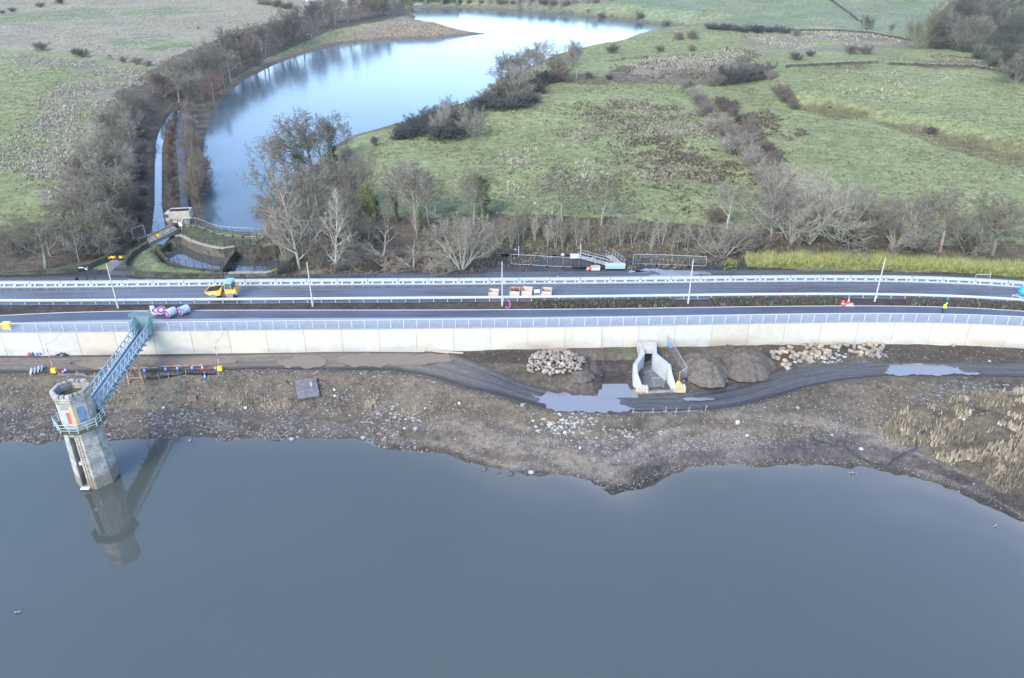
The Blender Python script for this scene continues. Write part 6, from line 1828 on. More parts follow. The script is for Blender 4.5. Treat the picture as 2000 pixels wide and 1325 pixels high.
# --- the wood on the near right shore of the lake
g1 = 'trees of the wood at the lake corner'
near = [
    ('leanoak', 548, 402, 282, GREY, 'ivy-dark leaning oak at the left edge of the wood over the lake', .75), ('leanoak', 536, 415, 315, GREY, 'slimmer leaning oak beside the leftmost one over the lake', .7),
    ('oak', 560, 372, 275, BROWN, 'round-crowned oak just right of the leaning pair', 1.0), ('ivyoak', 592, 352, 236, GREY, 'tallest broad oak at the top of the lakeside wood', 1.0), ('oak', 612, 348, 226, PURP, 'purple-topped oak at the crown of the lakeside wood', 1.0),
    ('oak', 630, 338, 255, BROWN, 'brown oak between the purple-topped one and the field tree', .9), ('ivyoak', 651, 316, 222, GREY, 'rounded dark-stemmed oak standing against the lake at the wood top', .95), ('birch', 679, 300, 240, GREY, 'thin tree at the field end of the lakeside wood', .8),
    ('pale', 586, 527, 345, PALE, 'tall pale spire-shaped tree at the roadside, behind the second lamp column', .80), ('pale', 655, 530, 384, PALE, 'shorter pale spire-shaped tree right of the tall one at the roadside', .85),
    ('oak', 626, 425, 318, GREY, 'rounded grey tree behind the pale spire trees', .95), ('dome', 690, 405, 300, GREY, 'fan-topped tree on the field edge behind the yellow-green ivy tree', .9), ('birch', 680, 425, 330, BROWN, 'slim birch with a pale stem before the fan-topped tree', .75),
    ('birch', 560, 455, 350, BROWN, 'brown tree low on the lake side of the wood', .9), ('oak', 538, 468, 385, PURP, 'purplish tree overhanging the lake corner near the platform', .95), ('birch', 552, 500, 412, GREY, 'grey tree next to the pools at the wood edge', .95),
    ('birch', 520, 455, 400, PURP, 'low purplish tree leaning out over the lake', 1.0), ('oak', 598, 460, 385, BROWN, 'brown tree in the middle of the lakeside wood', 1.0), ('birch', 620, 490, 420, GREY, 'grey tree between the two pale spires', .9),
    ('ever', 722, 436, 362, OLIVE, 'yellow-green ivy-clad tree in front of the field', .72), ('bush', 735, 430, 385, OLIVE, 'dark green holly right against the yellow-green tree', .55),
    ('birch', 774, 432, 328, PURP, 'purple birch with ivy on its stem left of its twin', .95), ('birch', 812, 448, 326, PURP, 'pale-stemmed birch right of its purple twin', 1.0), ('birch', 838, 440, 332, PURP, 'broad purple birch at the right of the pair', .95), ('ivyoak', 775, 435, 375, GREY, 'ivy-covered low tree under the purple birch', .6),
    ('sapling', 815, 468, 402, PALE, 'thin pale sapling below the birches', .9), ('ever', 822, 453, 410, OLIVE, 'small green-leaved sapling below the birches', .6), ('sapling', 756, 445, 388, GREY, 'slender sapling on the bank left of the birches', 1.0),
    ('gnarly', 745, 502, 440, PALE, 'gnarled white-limbed tree with bare crooked branches on the bank', 1.1), ('dome', 902, 528, 421, PALE, 'low domed pale tree standing alone above the service road', 1.0), ('gnarly', 806, 524, 470, PURP, 'broken dark tree leaning on the bank left of the domed one', 1.0),
    ('ivyoak', 944, 424, 322, OLIVE, 'ivy-green spreading tree on the field edge left of the tall birch', 1.05), ('oak', 925, 440, 352, GREY, 'grey tree beside the ivy-green one on the field edge', .8),
    ('birch', 1098, 432, 335, PURP, 'tall purple birch on the bank before the field', 1.05), ('birch', 1174, 442, 345, OLIVE, 'straight brown-stemmed tree right of the tall purple birch', 1.0),
    ('oak', 1420, 448, 362, GREY, 'rounded pale tree at the foot of the field hedgerow', 1.15), ('spread', 1413, 505, 428, PALE, 'wide pale domed tree with splayed limbs beside the hedge end', 1.2),
    ('birch', 1503, 485, 355, PURP, 'upright brown tree left of the big spreading one', .8), ('spread', 1578, 472, 345, PALE, 'largest spreading tree of the row behind the yellow hedge', 1.0), ('spread', 1640, 470, 372, PALE, 'spreading tree with a low mossy limb right of the largest', 1.0),
    ('dome', 1748, 480, 388, PALE, 'rounded tree with pale twigs behind the lamp column by the hedge', 1.05), ('oak', 1836, 492, 388, BROWN, 'upright rounded tree second from right behind the hedge', .95), ('oak', 1938, 497, 398, BROWN, 'rounded brown tree near the right edge behind the hedge', 1.0), ('oak', 2004, 500, 425, BROWN, 'tree cut by the right edge of the picture behind the hedge', .95),
    ('dome', 1560, 478, 430, GREY, 'dark low tree at the foot of the largest spreading one', .8),
]
for kn, px, py, top, c, l, wf in near:
    if px > 1480: top -= 12; wf *= 1.12
    if 1090 < px < 1180: top -= 6; wf *= 1.15; c = tuple(q * .82 for q in c)
    tree(kn, px, py, top, c, l, group=g1 if px < 760 else 'bare trees between the crest road and the field', wf=wf, rz=(math.pi + .2 if kn == 'leanoak' else None), bark=(PALE if kn in ('birch', 'gnarly', 'spread') else None), leafc=(.135, .15, .045) if kn == 'ever' else (.045, .065, .03))
for i, (kn, px, py, top, c, w_) in enumerate([('spread', 1545, 474, 372, PALE, 1.0), ('dome', 1692, 478, 400, GREY, 1.1), ('spread', 1790, 486, 405, PALE, .9), ('dome', 1885, 494, 412, GREY, 1.0)]):
    tree(kn, px, py, top, c, 'bare grey-brown tree filling the row behind the yellow hedge', group='bare trees filling the row behind the yellow hedge', wf=w_)
sap = [(1012, 478, 405), (1022, 470, 398), (1045, 470, 410), (1070, 482, 425), (1085, 484, 420), (1098, 488, 428), (1130, 484, 420), (1150, 470, 425), (1200, 476, 430), (1214, 482, 420), (1236, 478, 425), (1262, 470, 432), (1290, 478, 420), (1303, 462, 415), (1322, 488, 440), (1340, 490, 430), (1360, 480, 440), (975, 480, 420), (998, 488, 430), (1062, 462, 415), (1180, 488, 440), (1312, 492, 446), (1270, 490, 445)]
for i, (px, py, top) in enumerate(sorted(sap)):
    tree('sapling', px, py, top, trng.choice((PALE, GREY, GREY)), 'thin bare sapling on the brown bank above the sluice, %s from the left' % ordw(i), group='saplings on the brown bank', wf=trng.uniform(1.0, 1.5))
for i, (px, py, top) in enumerate([(700, 520, 500), (560, 532, 505), (660, 531, 508), (880, 505, 470), (600, 505, 470), (640, 470, 430), (860, 530, 505), (780, 505, 482), (960, 506, 488), (1090, 500, 488), (505, 522, 482), (1330, 478, 448), (1396, 440, 398), (1480, 490, 440), (1700, 482, 440), (1790, 490, 448), (1885, 495, 450), (570, 520, 480), (690, 470, 430), (735, 475, 440), (850, 470, 440)]):
    tree('shrub', px, py, top, trng.choice((GREY, BROWN, PURP, DARK)), 'low bare bush on the bank above the crest road', group='low bare bushes above the crest road', wf=1.2)
tree('bush', 1424, 527, 505, OLIVE, 'small clipped bright green bush left of the long hedge', wf=1.6, leafc=(.16, .20, .05))

# --- bushes along the right shore of the lake and in the fields
lak = [('thorn', 800, 268, 245, SLATE, 1.6), ('thorn', 832, 258, 232, SLATE, 1.6), ('thorn', 860, 270, 245, SLATE, 1.5), ('thorn', 890, 268, 240, SLATE, 1.5), ('thorn', 780, 272, 255, SLATE, 1.4), ('thorn', 868, 245, 212, SLATE, 1.5), ('thorn', 905, 230, 205, SLATE, 1.5), ('thorn', 935, 212, 190, SLATE, 1.5),
       ('thorn', 960, 212, 192, SLATE, 1.5), ('thorn', 990, 212, 192, SLATE, 1.6), ('thorn', 1020, 208, 186, SLATE, 1.6), ('thorn', 1040, 200, 184, SLATE, 1.4), ('thorn', 960, 195, 172, BROWN, 1.4), ('shrub', 985, 190, 160, GREY, 1.4), ('thorn', 815, 248, 226, SLATE, 1.4), ('thorn', 845, 235, 212, SLATE, 1.3)]
for i, (kn, px, py, top, c, wf) in enumerate(lak):
    top = py - (py - top) * 1.45
    tree(kn, px, py, top, c, 'slate-dark thorn scrub clump on the right lake shore, %s from the near end' % ordw(i), group='thorn scrub on the right lake shore', wf=wf)
for kn, px, py, top, c, l, wf in [('dome', 866, 262, 205, PALE, 'pale bare tree rising from the thorn scrub by the lake', .9), ('dome', 922, 268, 210, PALE, 'pale dense tree at the field side of the thorn scrub', .85), ('birch', 876, 248, 188, GREY, 'thin tree top above the thorn scrub against the water', .7), ('bush', 905, 262, 230, OLIVE, 'dark green holly between the two pale trees in the scrub', .7),
                                ('birch', 985, 186, 112, PURP, 'purplish tree at the left of the clump jutting into the lake', 1.0), ('oak', 1000, 180, 108, GREY, 'grey tree in the clump jutting into the lake', .9), ('oak', 1030, 170, 98, GREY, 'grey tree in the middle of the clump jutting into the lake', .95), ('birch', 1020, 178, 110, PALE, 'pale tree in front of the clump jutting into the lake', .9), ('oak', 1066, 135, 76, PALE, 'pale round tree standing against the lake, alone at the shore', .9),
                                ('birch', 1110, 152, 84, PALE, 'thin white-stemmed tree left of its twin on the bank', .95), ('birch', 1126, 155, 80, PURP, 'thin white-stemmed tree right of its twin on the bank', .95), ('bush', 1065, 165, 138, OLIVE, 'dark green bush behind the white-stemmed pair', .9), ('shrub', 1150, 155, 138, DARK, 'grey bush right of the white-stemmed pair', 1.2), ('shrub', 1190, 156, 142, DARK, 'grey bush at the edge of the brown bracken', 1.2), ('bush', 1120, 132, 122, OLIVE, 'small dark bush behind the white-stemmed pair', 1.0),
                                ('shrub', 732, 285, 262, GREY, 'small round bush alone on the field by the lake wood', .9), ('shrub', 1325, 78, 60, BROWN, 'brown bush clump on the knoll by the lake head, left half', 1.4), ('shrub', 1352, 77, 56, BROWN, 'brown bush clump on the knoll by the lake head, right half', 1.4), ('shrub', 1289, 102, 84, BROWN, 'single round bush on the green knoll, left one', 1.1), ('shrub', 1350, 100, 86, BROWN, 'single round bush on the green knoll, right one', 1.2), ('shrub', 1196, 104, 85, DARK, 'dark bush on the lake edge beyond the headland', 1.3),
                                ('shrub', 1420, 96, 90, DARK, 'tiny dark bush on the green slope', 1.0), ('shrub', 1620, 212, 206, SLATE, 'small dark bush on the olive slope of the right field', 1.3), ('shrub', 1817, 262, 242, DARK, 'round dark bush on the olive terrace slope at right', 1.3), ('shrub', 1555, 72, 54, OLIVE, 'olive bush at the end of the far dark hedge', 1.2), ('dome', 1692, 58, 30, DARK, 'dark tree on the far stone wall corner', .9),
                                ('shrub', 1662, 106, 84, PURP, 'purplish thicket beyond the stone wall, left half', 1.4), ('shrub', 1690, 106, 84, PURP, 'purplish thicket beyond the stone wall, right half', 1.5), ('birch', 1737, 70, 48, DARK, 'dark tree in front of the far field, left of three', 1.0), ('birch', 1770, 72, 46, PURP, 'purplish tree in front of the far field, middle of three', 1.1), ('dome', 1792, 96, 36, OLIVE, 'olive-brown tree in front of the far field, right of three', .8),
                                ('shrub', 1555, 118, 100, DARK, 'dark bush above the stone wall, left one', 1.3), ('shrub', 1582, 110, 96, DARK, 'dark bush above the stone wall, right one', 1.5), ('birch', 1120, 128, 85, GREY, 'faint tree on the lake edge behind the pale round one', .6), ('shrub', 1250, 38, 22, PURP, 'purple bush by the far shore', 1.3), ('birch', 1243, 40, 20, PURP, 'thin tree by the far shore', .9), ('shrub', 1300, 50, 38, GREY, 'grey bush at the far head of the lake', 1.3)]:
    tree(kn, px, py, top, c, l, wf=wf, bark=(PALE if 'white' in l else None))
for i, (px, py) in enumerate([(978, 185), (1000, 190), (1020, 184), (1042, 172), (1060, 165), (990, 172), (1012, 168), (1078, 160), (1095, 158), (968, 196), (1032, 192), (1050, 182), (1085, 140), (1008, 200)]):
    tree('thorn' if i % 3 else 'shrub', px, py, py - trng.uniform(22, 34), trng.choice((DARK, BROWN, SLATE)), 'dark bush at the foot of the tree clump jutting into the lake', group='bushes under the tree clump by the lake', wf=1.3)
for i, (kn, px, py, top) in enumerate([('oak', 990, 176, 108), ('birch', 1045, 160, 92), ('dome', 1010, 186, 128), ('oak', 1052, 150, 90), ('birch', 1085, 150, 98)]):
    tree(kn, px, py, top, (GREY, PURP, PALE, GREY, PALE)[i], 'bare tree inside the clump jutting into the lake, %s from the left' % ('second', 'fifth', 'third', 'sixth', 'last')[i], group='trees of the clump jutting into the lake', wf=1.0)
for i, (kn, px, py, top, c) in enumerate([('oak', 605, 410, 325, PURP), ('birch', 585, 440, 350, GREY), ('dome', 570, 500, 430, BROWN), ('dome', 625, 525, 460, BROWN), ('birch', 690, 480, 400, GREY), ('oak', 660, 450, 370, GREY), ('dome', 700, 440, 380, BROWN), ('birch', 720, 480, 420, GREY), ('dome', 540, 515, 455, PURP), ('birch', 530, 450, 380, GREY)]):
    wf_ = 1.0
    tree(kn, px, py, top, c, 'bare tree in the thick of the lakeside wood, %s from its top end' % ordw(i), group='trees in the thick of the lakeside wood', wf=1.0)
# field hedgerows, bush by bush
def row(pts, n, kinds, cols, lab, group, h=(16, 26), wf=(1.1, 1.5), jit=5):
    P_ = np.array(pts, float); seg = np.hypot(*np.diff(P_, axis=0).T); cum = np.concatenate([[0], np.cumsum(seg)])
    for i in range(n):
        q = cum[-1] * (i + .5) / n; px = np.interp(q, cum, P_[:, 0]) + trng.uniform(-jit, jit); py = np.interp(q, cum, P_[:, 1]) + trng.uniform(-jit, jit) * .5
        hp = 1.1 * trng.uniform(*h) * np.interp(q, cum, P_[:, 2]) if P_.shape[1] > 2 else trng.uniform(*h)
        tree(trng.choice(kinds), px, py, py - hp, trng.choice(cols), lab % ordw(i), group=group, wf=trng.uniform(*wf))
row([(1345, 172, .8), (1365, 200, .9), (1380, 225, 1.0), (1405, 255, 1.1), (1440, 290, 1.3), (1475, 330, 1.4), (1510, 362, 1.5), (1530, 385, 1.5)], 22, ('shrub', 'shrub', 'thorn'), (PALE, PALE, GREY, PURP), 'bare hedgerow bush running down the middle of the right fields, %s from the far end', 'bushes of the middle hedgerow', (22, 32), (1.0, 1.5), 7)
row([(1395, 200), (1425, 222), (1455, 250), (1490, 290), (1520, 335)], 13, ('shrub', 'thorn'), (PURP, REDB, DARK, BROWN), 'dark bush on the right side of the middle hedgerow, %s from the far end', 'bushes of the middle hedgerow', (18, 26), (1.2, 1.7), 7)
row([(1398, 172), (1430, 160), (1455, 160), (1480, 155), (1500, 155), (1508, 158)], 10, ('shrub', 'thorn', 'dome'), (GREY, SLATE, PURP), 'bush of the short hedge above the middle hedgerow, %s from the left', 'bushes of the short upper hedge', (22, 42), (1.0, 1.4), 6)
row([(1520, 182), (1535, 195), (1545, 205), (1560, 215)], 7, ('shrub',), (PURP, BROWN, GREY), 'bush of the short row on the olive slope, %s from the left', 'bushes on the olive slope', (20, 30), (1.1, 1.5), 7)
row([(1378, 56), (1430, 60), (1480, 62), (1540, 64)], 12, ('thorn',), (SLATE, DARK), 'dark thorn bush of the hedge beyond the lake head, %s from the left', 'bushes of the far dark hedge', (12, 17), (1.6, 2.0), 4)
row([(505, 8), (540, 14), (570, 18)], 7, ('shrub', 'thorn'), (DARK, OLIVE), 'bush of the short hedge in the far left field, %s from the left', 'bushes of the far left hedge', (12, 18), (1.3, 1.7), 4)
row([(860, 8), (950, 6), (1040, 9), (1100, 10), (1200, 3)], 16, ('shrub', 'thorn', 'birch'), (PURP, BROWN, DARK), 'bush on the far shore of the lake, %s from the left', 'bushes along the far lake shore', (8, 16), (1.3, 1.8), 5)
row([(1000, 19), (1060, 23), (1110, 27), (1170, 34), (1210, 39)], 8, ('birch', 'shrub'), (PURP, GREY), 'small bare tree at the far waterline, %s from the left', 'small trees at the far waterline', (9, 20), (.9, 1.2), 6)
for px, py, top, c, l in [(82, 99, 79, PURP, 'round dark bush on the left field boundary, leftmost'), (147, 106, 92, DARK, 'dark bush on the left field boundary, second'), (161, 112, 92, DARK, 'dark bush on the left field boundary, touching the second'), (215, 117, 107, (.14, .13, .03), 'yellow-green gorse bush on the left field boundary'), (241, 123, 108, GREY, 'grey bush right of the gorse on the field boundary'), (268, 126, 108, GREY, 'grey bush on the field boundary, third from its right end'), (290, 130, 114, GREY, 'low grey bush on the field boundary near the wood'), (331, 138, 117, DARK, 'dark bush where the field boundary meets the wood'),
                          (25, 24, 12, DARK, 'dark bush in the far left corner of the rough field'), (80, 15, 2, DARK, 'dark round bush at top left of the rough field'), (118, 9, -6, DARK, 'dark green bush at top left beside the round one'), (5, 27, 18, DARK, 'bush cut by the left edge of the picture, far field'), (388, 57, 51, PURP, 'small lone bush in the rough field')]:
    tree('shrub' if px != 215 else 'bush', px, py, top, c, l, wf=1.35, leafc=(.13, .13, .03))

# --- belt along the left shore of the lake and the wood beside the stream
belt = [(792, 22, -12), (770, 24, -14), (748, 30, -10), (722, 34, -12), (700, 40, -8), (680, 44, -10), (655, 50, -2), (640, 46, -14), (668, 30, -12), (735, 22, -16), (620, 56, 2), (605, 64, 6), (622, 70, 22), (590, 72, 14), (572, 82, 28), (560, 78, 18), (548, 90, 34), (530, 96, 40), (512, 100, 44), (520, 112, 55), (498, 108, 48), (486, 122, 58), (470, 125, 62), (455, 118, 55), (495, 130, 70), (450, 140, 78), (468, 142, 80), (436, 150, 85), (420, 142, 84), (452, 160, 102), (425, 168, 105), (405, 158, 96), (440, 176, 122), (395, 175, 112), (378, 168, 108), (410, 190, 130), (360, 185, 120), (385, 198, 140), (350, 200, 136), (420, 205, 150), (400, 215, 165), (372, 215, 160), (338, 178, 128), (320, 190, 140), (300, 182, 138), (345, 165, 118)]
belt.sort(key=lambda q: -q[1])
for i, (px, py, top) in enumerate(belt):
    far_ = py < 80
    c = trng.choice((GREY, PURP, BROWN, DARK)) if trng.random() < .96 else REDB
    tree(trng.choice(('oak', 'birch', 'dome', 'oak')), px, py, top, c, 'bare tree in the belt along the left lake shore, %s from the near end' % ordw(i), group='trees of the belt along the left lake shore', wf=trng.uniform(.85, 1.1))
lw = [(310, 215, 170), (290, 225, 175), (265, 232, 182), (325, 230, 190), (300, 250, 200), (270, 262, 205), (245, 258, 200), (225, 270, 215), (290, 285, 225), (255, 295, 232), (215, 300, 240), (285, 310, 255), (240, 325, 258), (205, 330, 262), (270, 340, 280), (290, 355, 310), (190, 345, 275), (225, 360, 285), (255, 375, 315), (180, 375, 300), (205, 395, 315), (275, 395, 340), (160, 405, 330), (235, 410, 335), (195, 425, 345), (150, 430, 362), (265, 425, 345), (222, 440, 375), (175, 450, 370), (285, 420, 380), (140, 455, 385), (205, 470, 400), (250, 465, 410), (272, 470, 420), (170, 485, 420), (125, 480, 412), (230, 490, 440), (100, 500, 432), (60, 470, 430), (35, 480, 425), (90, 528, 432), (155, 512, 440), (15, 500, 450), (195, 505, 455)]
lw.sort(key=lambda q: -q[1])
for i, (px, py, top) in enumerate(lw):
    px -= max(0, px - 200) * .38
    kn = trng.choice(('oak', 'birch', 'oak', 'dome', 'pale'))
    tree(kn, px, py, top, trng.choice((GREY, PALE, BROWN, PALE, PURP, OLIVE)), 'bare tree in the wood left of the stream, %s from the near end' % ordw(i), group='trees of the wood left of the stream', wf=trng.uniform(.95, 1.3), bark=trng.choice((PALE, GREY)))
lws = [(295, 240), (288, 270), (292, 300), (284, 330), (292, 350), (288, 380), (280, 410), (286, 440), (275, 455), (260, 440), (240, 480), (215, 500), (185, 500), (245, 450), (300, 215), (265, 400), (240, 390), (262, 350), (250, 310)]
for i, (px, py) in enumerate(sorted(lws, key=lambda q: -q[1])):
    px -= max(0, px - 268) * .6
    tree(trng.choice(('shrub', 'thorn')), px, py, py - trng.uniform(22, 36), trng.choice((DARK, DARK, BROWN, PURP)), 'dark undergrowth bush in the wood left of the stream, %s from the near end' % ordw(i), group='undergrowth of the wood left of the stream', wf=1.5 if px < 240 else .85)
# red-brown shrubs between stream and path, purplish row between path and lake
for i in range(19):
    py = 425 - i * 11.5; f = i / 18
    px = np.interp(py, [210, 240, 280, 330, 400, 430], [352, 342, 332, 334, 337, 338]) + trng.uniform(-3, 3)
    tree('shrub', px, py, py - np.interp(py, [210, 430], [18, 30]) * trng.uniform(.8, 1.15), trng.choice((REDB, BROWN, REDB, PURP)), 'red-brown shrub between stream and path, %s from the near end' % ordw(i), group='red-brown shrubs between stream and path', wf=trng.uniform(.55, .75))
for i in range(20):
    py = 402 - i * 10.5; px = np.interp(py, [200, 240, 280, 330, 400], [372, 366, 372, 380, 386]) + trng.uniform(-2, 3)
    kn = trng.choice(('shrub', 'birch', 'shrub', 'dome')); px += 4
    tree(kn, px, py, py - np.interp(py, [200, 400], [30, 52]) * trng.uniform(.75, 1.2), trng.choice((PURP, BROWN, PALE, PURP)), 'purplish bare shrub between path and lake, %s from the near end' % ordw(i), group='purplish shrubs between path and lake', wf=trng.uniform(.7, 1.0), name='bush' if kn == 'shrub' else 'tree')
# --- wood in the far right corner
rw = []
for r_, (y0, n_, xa, xb) in enumerate(((8, 6, 1900, 2015), (26, 6, 1870, 2020), (45, 7, 1845, 2020), (66, 7, 1828, 2010), (86, 8, 1818, 2000), (104, 7, 1870, 2020), (122, 5, 1930, 2030), (140, 4, 1965, 2035), (158, 3, 1985, 2040))):
    for k in range(n_): rw.append((xa + (xb - xa) * k / (n_ - 1) + trng.uniform(-8, 8), y0 + trng.uniform(-5, 5)))
rw.sort(key=lambda q: -q[1])
for i, (px, py) in enumerate(rw):
    tree(trng.choice(('oak', 'birch', 'dome')), px, py, py - trng.uniform(48, 70), trng.choice((DARK, SLATE, GREY, DARK, OLIVE)), 'dark bare tree of the wood in the far right corner, %s from the near end' % ordw(i), group='trees of the far right wood', wf=trng.uniform(.95, 1.25))
for i, px in enumerate((1850, 1880, 1910, 1940, 1965, 1985, 1830)):
    tree('shrub', px, 96 + max(0, px - 1870) * .5, 70 + max(0, px - 1870) * .5, DARK, 'dark bush at the foot of the far right wood', group='bushes at the foot of the far right wood', wf=1.5)

# ------------------------------------------------------------------ yellow-green willow hedge
def hedge():
    T = TreeMesh(5); r = T.r; V = []; 
    q = np.array([(1462, 523), (1550, 524), (1650, 525.5), (1750, 528), (1850, 533), (1950, 539.5), (2060, 548)], float)
    pts = [G(a, b) for a, b in q]; xs = np.array([p[0] for p in pts]); ys = np.array([p[1] for p in pts])
    o = Vector(pts[0])
    for i in range(9000):
        x = r.uniform(xs[0], xs[-1]); y = float(np.interp(x, xs, ys)) + r.uniform(.2, 2.3)
        n = float(vnoise(x / 1.3, y / 1.3, 3)); h = (1.95 + 1.2 * n) * (1 - .25 * abs((y - float(np.interp(x, xs, ys)) - 1.25) / 1.1) ** 2)
        p = Vector((x, y, -.3)) - o; d = Vector((r.gauss(0, .22), r.gauss(0, .22), 1)).normalized()
        T.cone(p, p + d * h * r.uniform(.75, 1.1), .035, 0, 3, 1)
        if r.random() < .75: T.leafclump(p + d * h * r.uniform(.1, .55), .35, 5, .12)
    return T, o
T, o = hedge()
t = thing('willow_hedge', 'long yellow-green hedge of upright shoots right of the sluice', 'hedge', o)
def tm(T, k, name, m, col, parent):
    ob = npmesh(name, np.array(T.V[k]), np.array(T.F[k]), m, False); ob.parent = parent; ob.color = col + (1,); return ob
tm(T, 1, 'shoots', M_twig, (.32, .325, .125), t); tm(T, 2, 'leaves', M_leaf, (.19, .22, .065), t)

# ------------------------------------------------------------------ rushes, bracken, reeds, planted verge: nobody could count them
M_tuft = mat_ground('tuft', .95, .1, 2, 6, .25, .02)
def tufts(name, n, fn, seed, zf, blades=5):
    r = np.random.default_rng(seed)
    X, Y, H, Wd, C = fn(r)
    Z = zf(X, Y); m = len(X); V = []; 
    a = r.uniform(0, 6.28, (m, blades)); l = r.uniform(.25, .8, (m, blades)); hh = H[:, None] * r.uniform(.6, 1.15, (m, blades))
    bx = X[:, None] + np.cos(a) * Wd[:, None] * .25; by = Y[:, None] + np.sin(a) * Wd[:, None] * .25
    tx = X[:, None] + np.cos(a) * Wd[:, None] * l; ty = Y[:, None] + np.sin(a) * Wd[:, None] * l
    ox = -np.sin(a) * Wd[:, None] * .28; oy = np.cos(a) * Wd[:, None] * .28
    z0 = np.repeat(Z[:, None] - .05, blades, 1)
    V = np.stack([np.stack([bx + ox, by + oy, z0], -1), np.stack([bx - ox, by - oy, z0], -1), np.stack([tx, ty, Z[:, None] + hh], -1)], 2).reshape(-1, 3)
    F = np.arange(len(V)).reshape(-1, 3)
    C = np.repeat(C, blades * 3, 0); C = np.concatenate([C, np.zeros((len(C), 1))], 1)
    return tag(npmesh(name, V, F, M_tuft, False, C), kind='stuff')
def field_pts(regs, r, zoff=1.5, cap=1.0):
    """random places inside regions of the fields, thinned by patchy noise"""
    XX, YY, RR = [], [], []
    for i, (poly, n, cov, sc_) in enumerate(regs):
        p = np.array([P(a, b, zoff) for a, b in poly]); lo, hi = p.min(0), p.max(0)
        x = r.uniform(lo[0], hi[0], n * 4); y = r.uniform(lo[1], hi[1], n * 4)
        k = inpoly(p, x + (fbm(x / 9, y / 9, 81, 3) - .5) * 22, y + (fbm(x / 9, y / 9, 83, 3) - .5) * 22) & (r.uniform(0, 1, len(x)) < cap * sstep(cov + .12 - fbm(x / sc_, y / sc_, 40 + i, 4), 0, .2))
        k &= (sdf(LAKE, x, y, 5) > 1.2)
        x, y = x[k][:n], y[k][:n]; XX.append(x); YY.append(y); RR.append(np.full(len(x), i))
    return np.concatenate(XX), np.concatenate(YY), np.concatenate(RR)
def pale(r):
    X, Y, I = field_pts([([(-20, 108), (180, 125), (330, 150), (260, 190), (200, 260), (170, 330), (150, 400), (60, 400), (-20, 330), (-20, 290), (70, 255), (60, 235), (110, 180), (-20, 125)], 9000, .50, 11),
                         ([(-20, 70), (-20, -8), (500, -8), (620, 20), (540, 80), (420, 128), (330, 138), (210, 112), (90, 92)], 15000, .60, 16),
                         ([(1200, 205), (1300, 210), (1345, 225), (1400, 300), (1460, 360), (1350, 360), (1200, 340), (1150, 290), (1100, 250)], 1500, .42, 7),
                         ([(1230, 140), (1340, 112), (1440, 112), (1420, 138), (1300, 152)], 1200, .62, 9), ([(1440, 70), (1600, 62), (1760, 84), (1720, 98), (1500, 108)], 1400, .52, 12),
                         ([(1000, 290), (1150, 300), (1250, 400), (1150, 430), (960, 400)], 420, .40, 5), ([(1560, 170), (1800, 160), (1900, 200), (1700, 240)], 150, .40, 6), ([(-20, 118), (200, 150), (100, 230), (-20, 240)], 500, .40, 10), ([(600, 70), (700, 58), (820, 48), (930, 64), (750, 76), (620, 95)], 1500, .7, 8)], r)
    m = len(X); C = np.array([.37, .335, .26])[None] * r.uniform(.65, 1.2, (m, 1)); C[(I == 2) | (I == 7)] *= .78; H = r.uniform(.35, .7, m) * np.where(I == 1, .8, 1); 
    return X, Y, H, H * r.uniform(.8, 1.1, m), C
tufts('pale_rushes', 0, pale, 3, zg, 6)
def brack(r):
    X, Y, I = field_pts([([(1230, 270), (1330, 270), (1400, 300), (1470, 350), (1440, 375), (1350, 360), (1240, 330)], 2600, .54, 4), ([(1150, 205), (1230, 205), (1340, 220), (1335, 240), (1250, 235), (1180, 225)], 900, .5, 5),
                         ([(1440, 225), (1520, 230), (1560, 270), (1545, 285), (1470, 260)], 1300, .62, 6), ([(1470, 285), (1550, 305), (1560, 320), (1500, 325)], 500, .55, 6), ([(1180, 150), (1220, 128), (1350, 108), (1470, 112), (1450, 166), (1330, 168), (1190, 160)], 2600, .60, 9),
                         ([(890, 310), (1000, 320), (1120, 340), (1250, 380), (1230, 400), (1050, 370), (900, 345)], 420, .44, 4), ([(1120, 215), (1330, 215), (1400, 260), (1490, 375), (1300, 425), (1180, 340)], 2400, .5, 3), ([(1060, 210), (1180, 215), (1210, 260), (1130, 275), (1060, 240)], 320, .45, 4), ([(1250, 240), (1300, 250), (1290, 290), (1200, 280)], 300, .5, 5), ([(1630, 150), (1680, 150), (1680, 165), (1630, 165)], 120, .7, 4), ([(1810, 125), (1900, 118), (1930, 128), (1850, 138)], 300, .6, 5),
                         ([(540, 500), (700, 488), (950, 480), (950, 530), (700, 535), (560, 534)], 900, .6, 3), ([(900, 430), (1100, 430), (1500, 455), (1900, 480), (1900, 505), (1400, 495), (950, 482)], 3600, .6, 4)], r, 1.8, .55)
    m = len(X); C = np.array([.098, .082, .058])[None] * r.uniform(.5, 1.6, (m, 1)); C[I >= 11] = np.array([.17, .145, .105]) * r.uniform(.5, 1.5, ((I >= 11).sum(), 1)); C[(I < 11) & (r.uniform(0, 1, m) < .3)] *= np.array([1.7, 1.8, 1.9]); H = r.uniform(.22, .5, m)
    return X, Y, H, H * r.uniform(.8, 1.3, m), C
tufts('dead_bracken', 0, brack, 4, zg, 6)
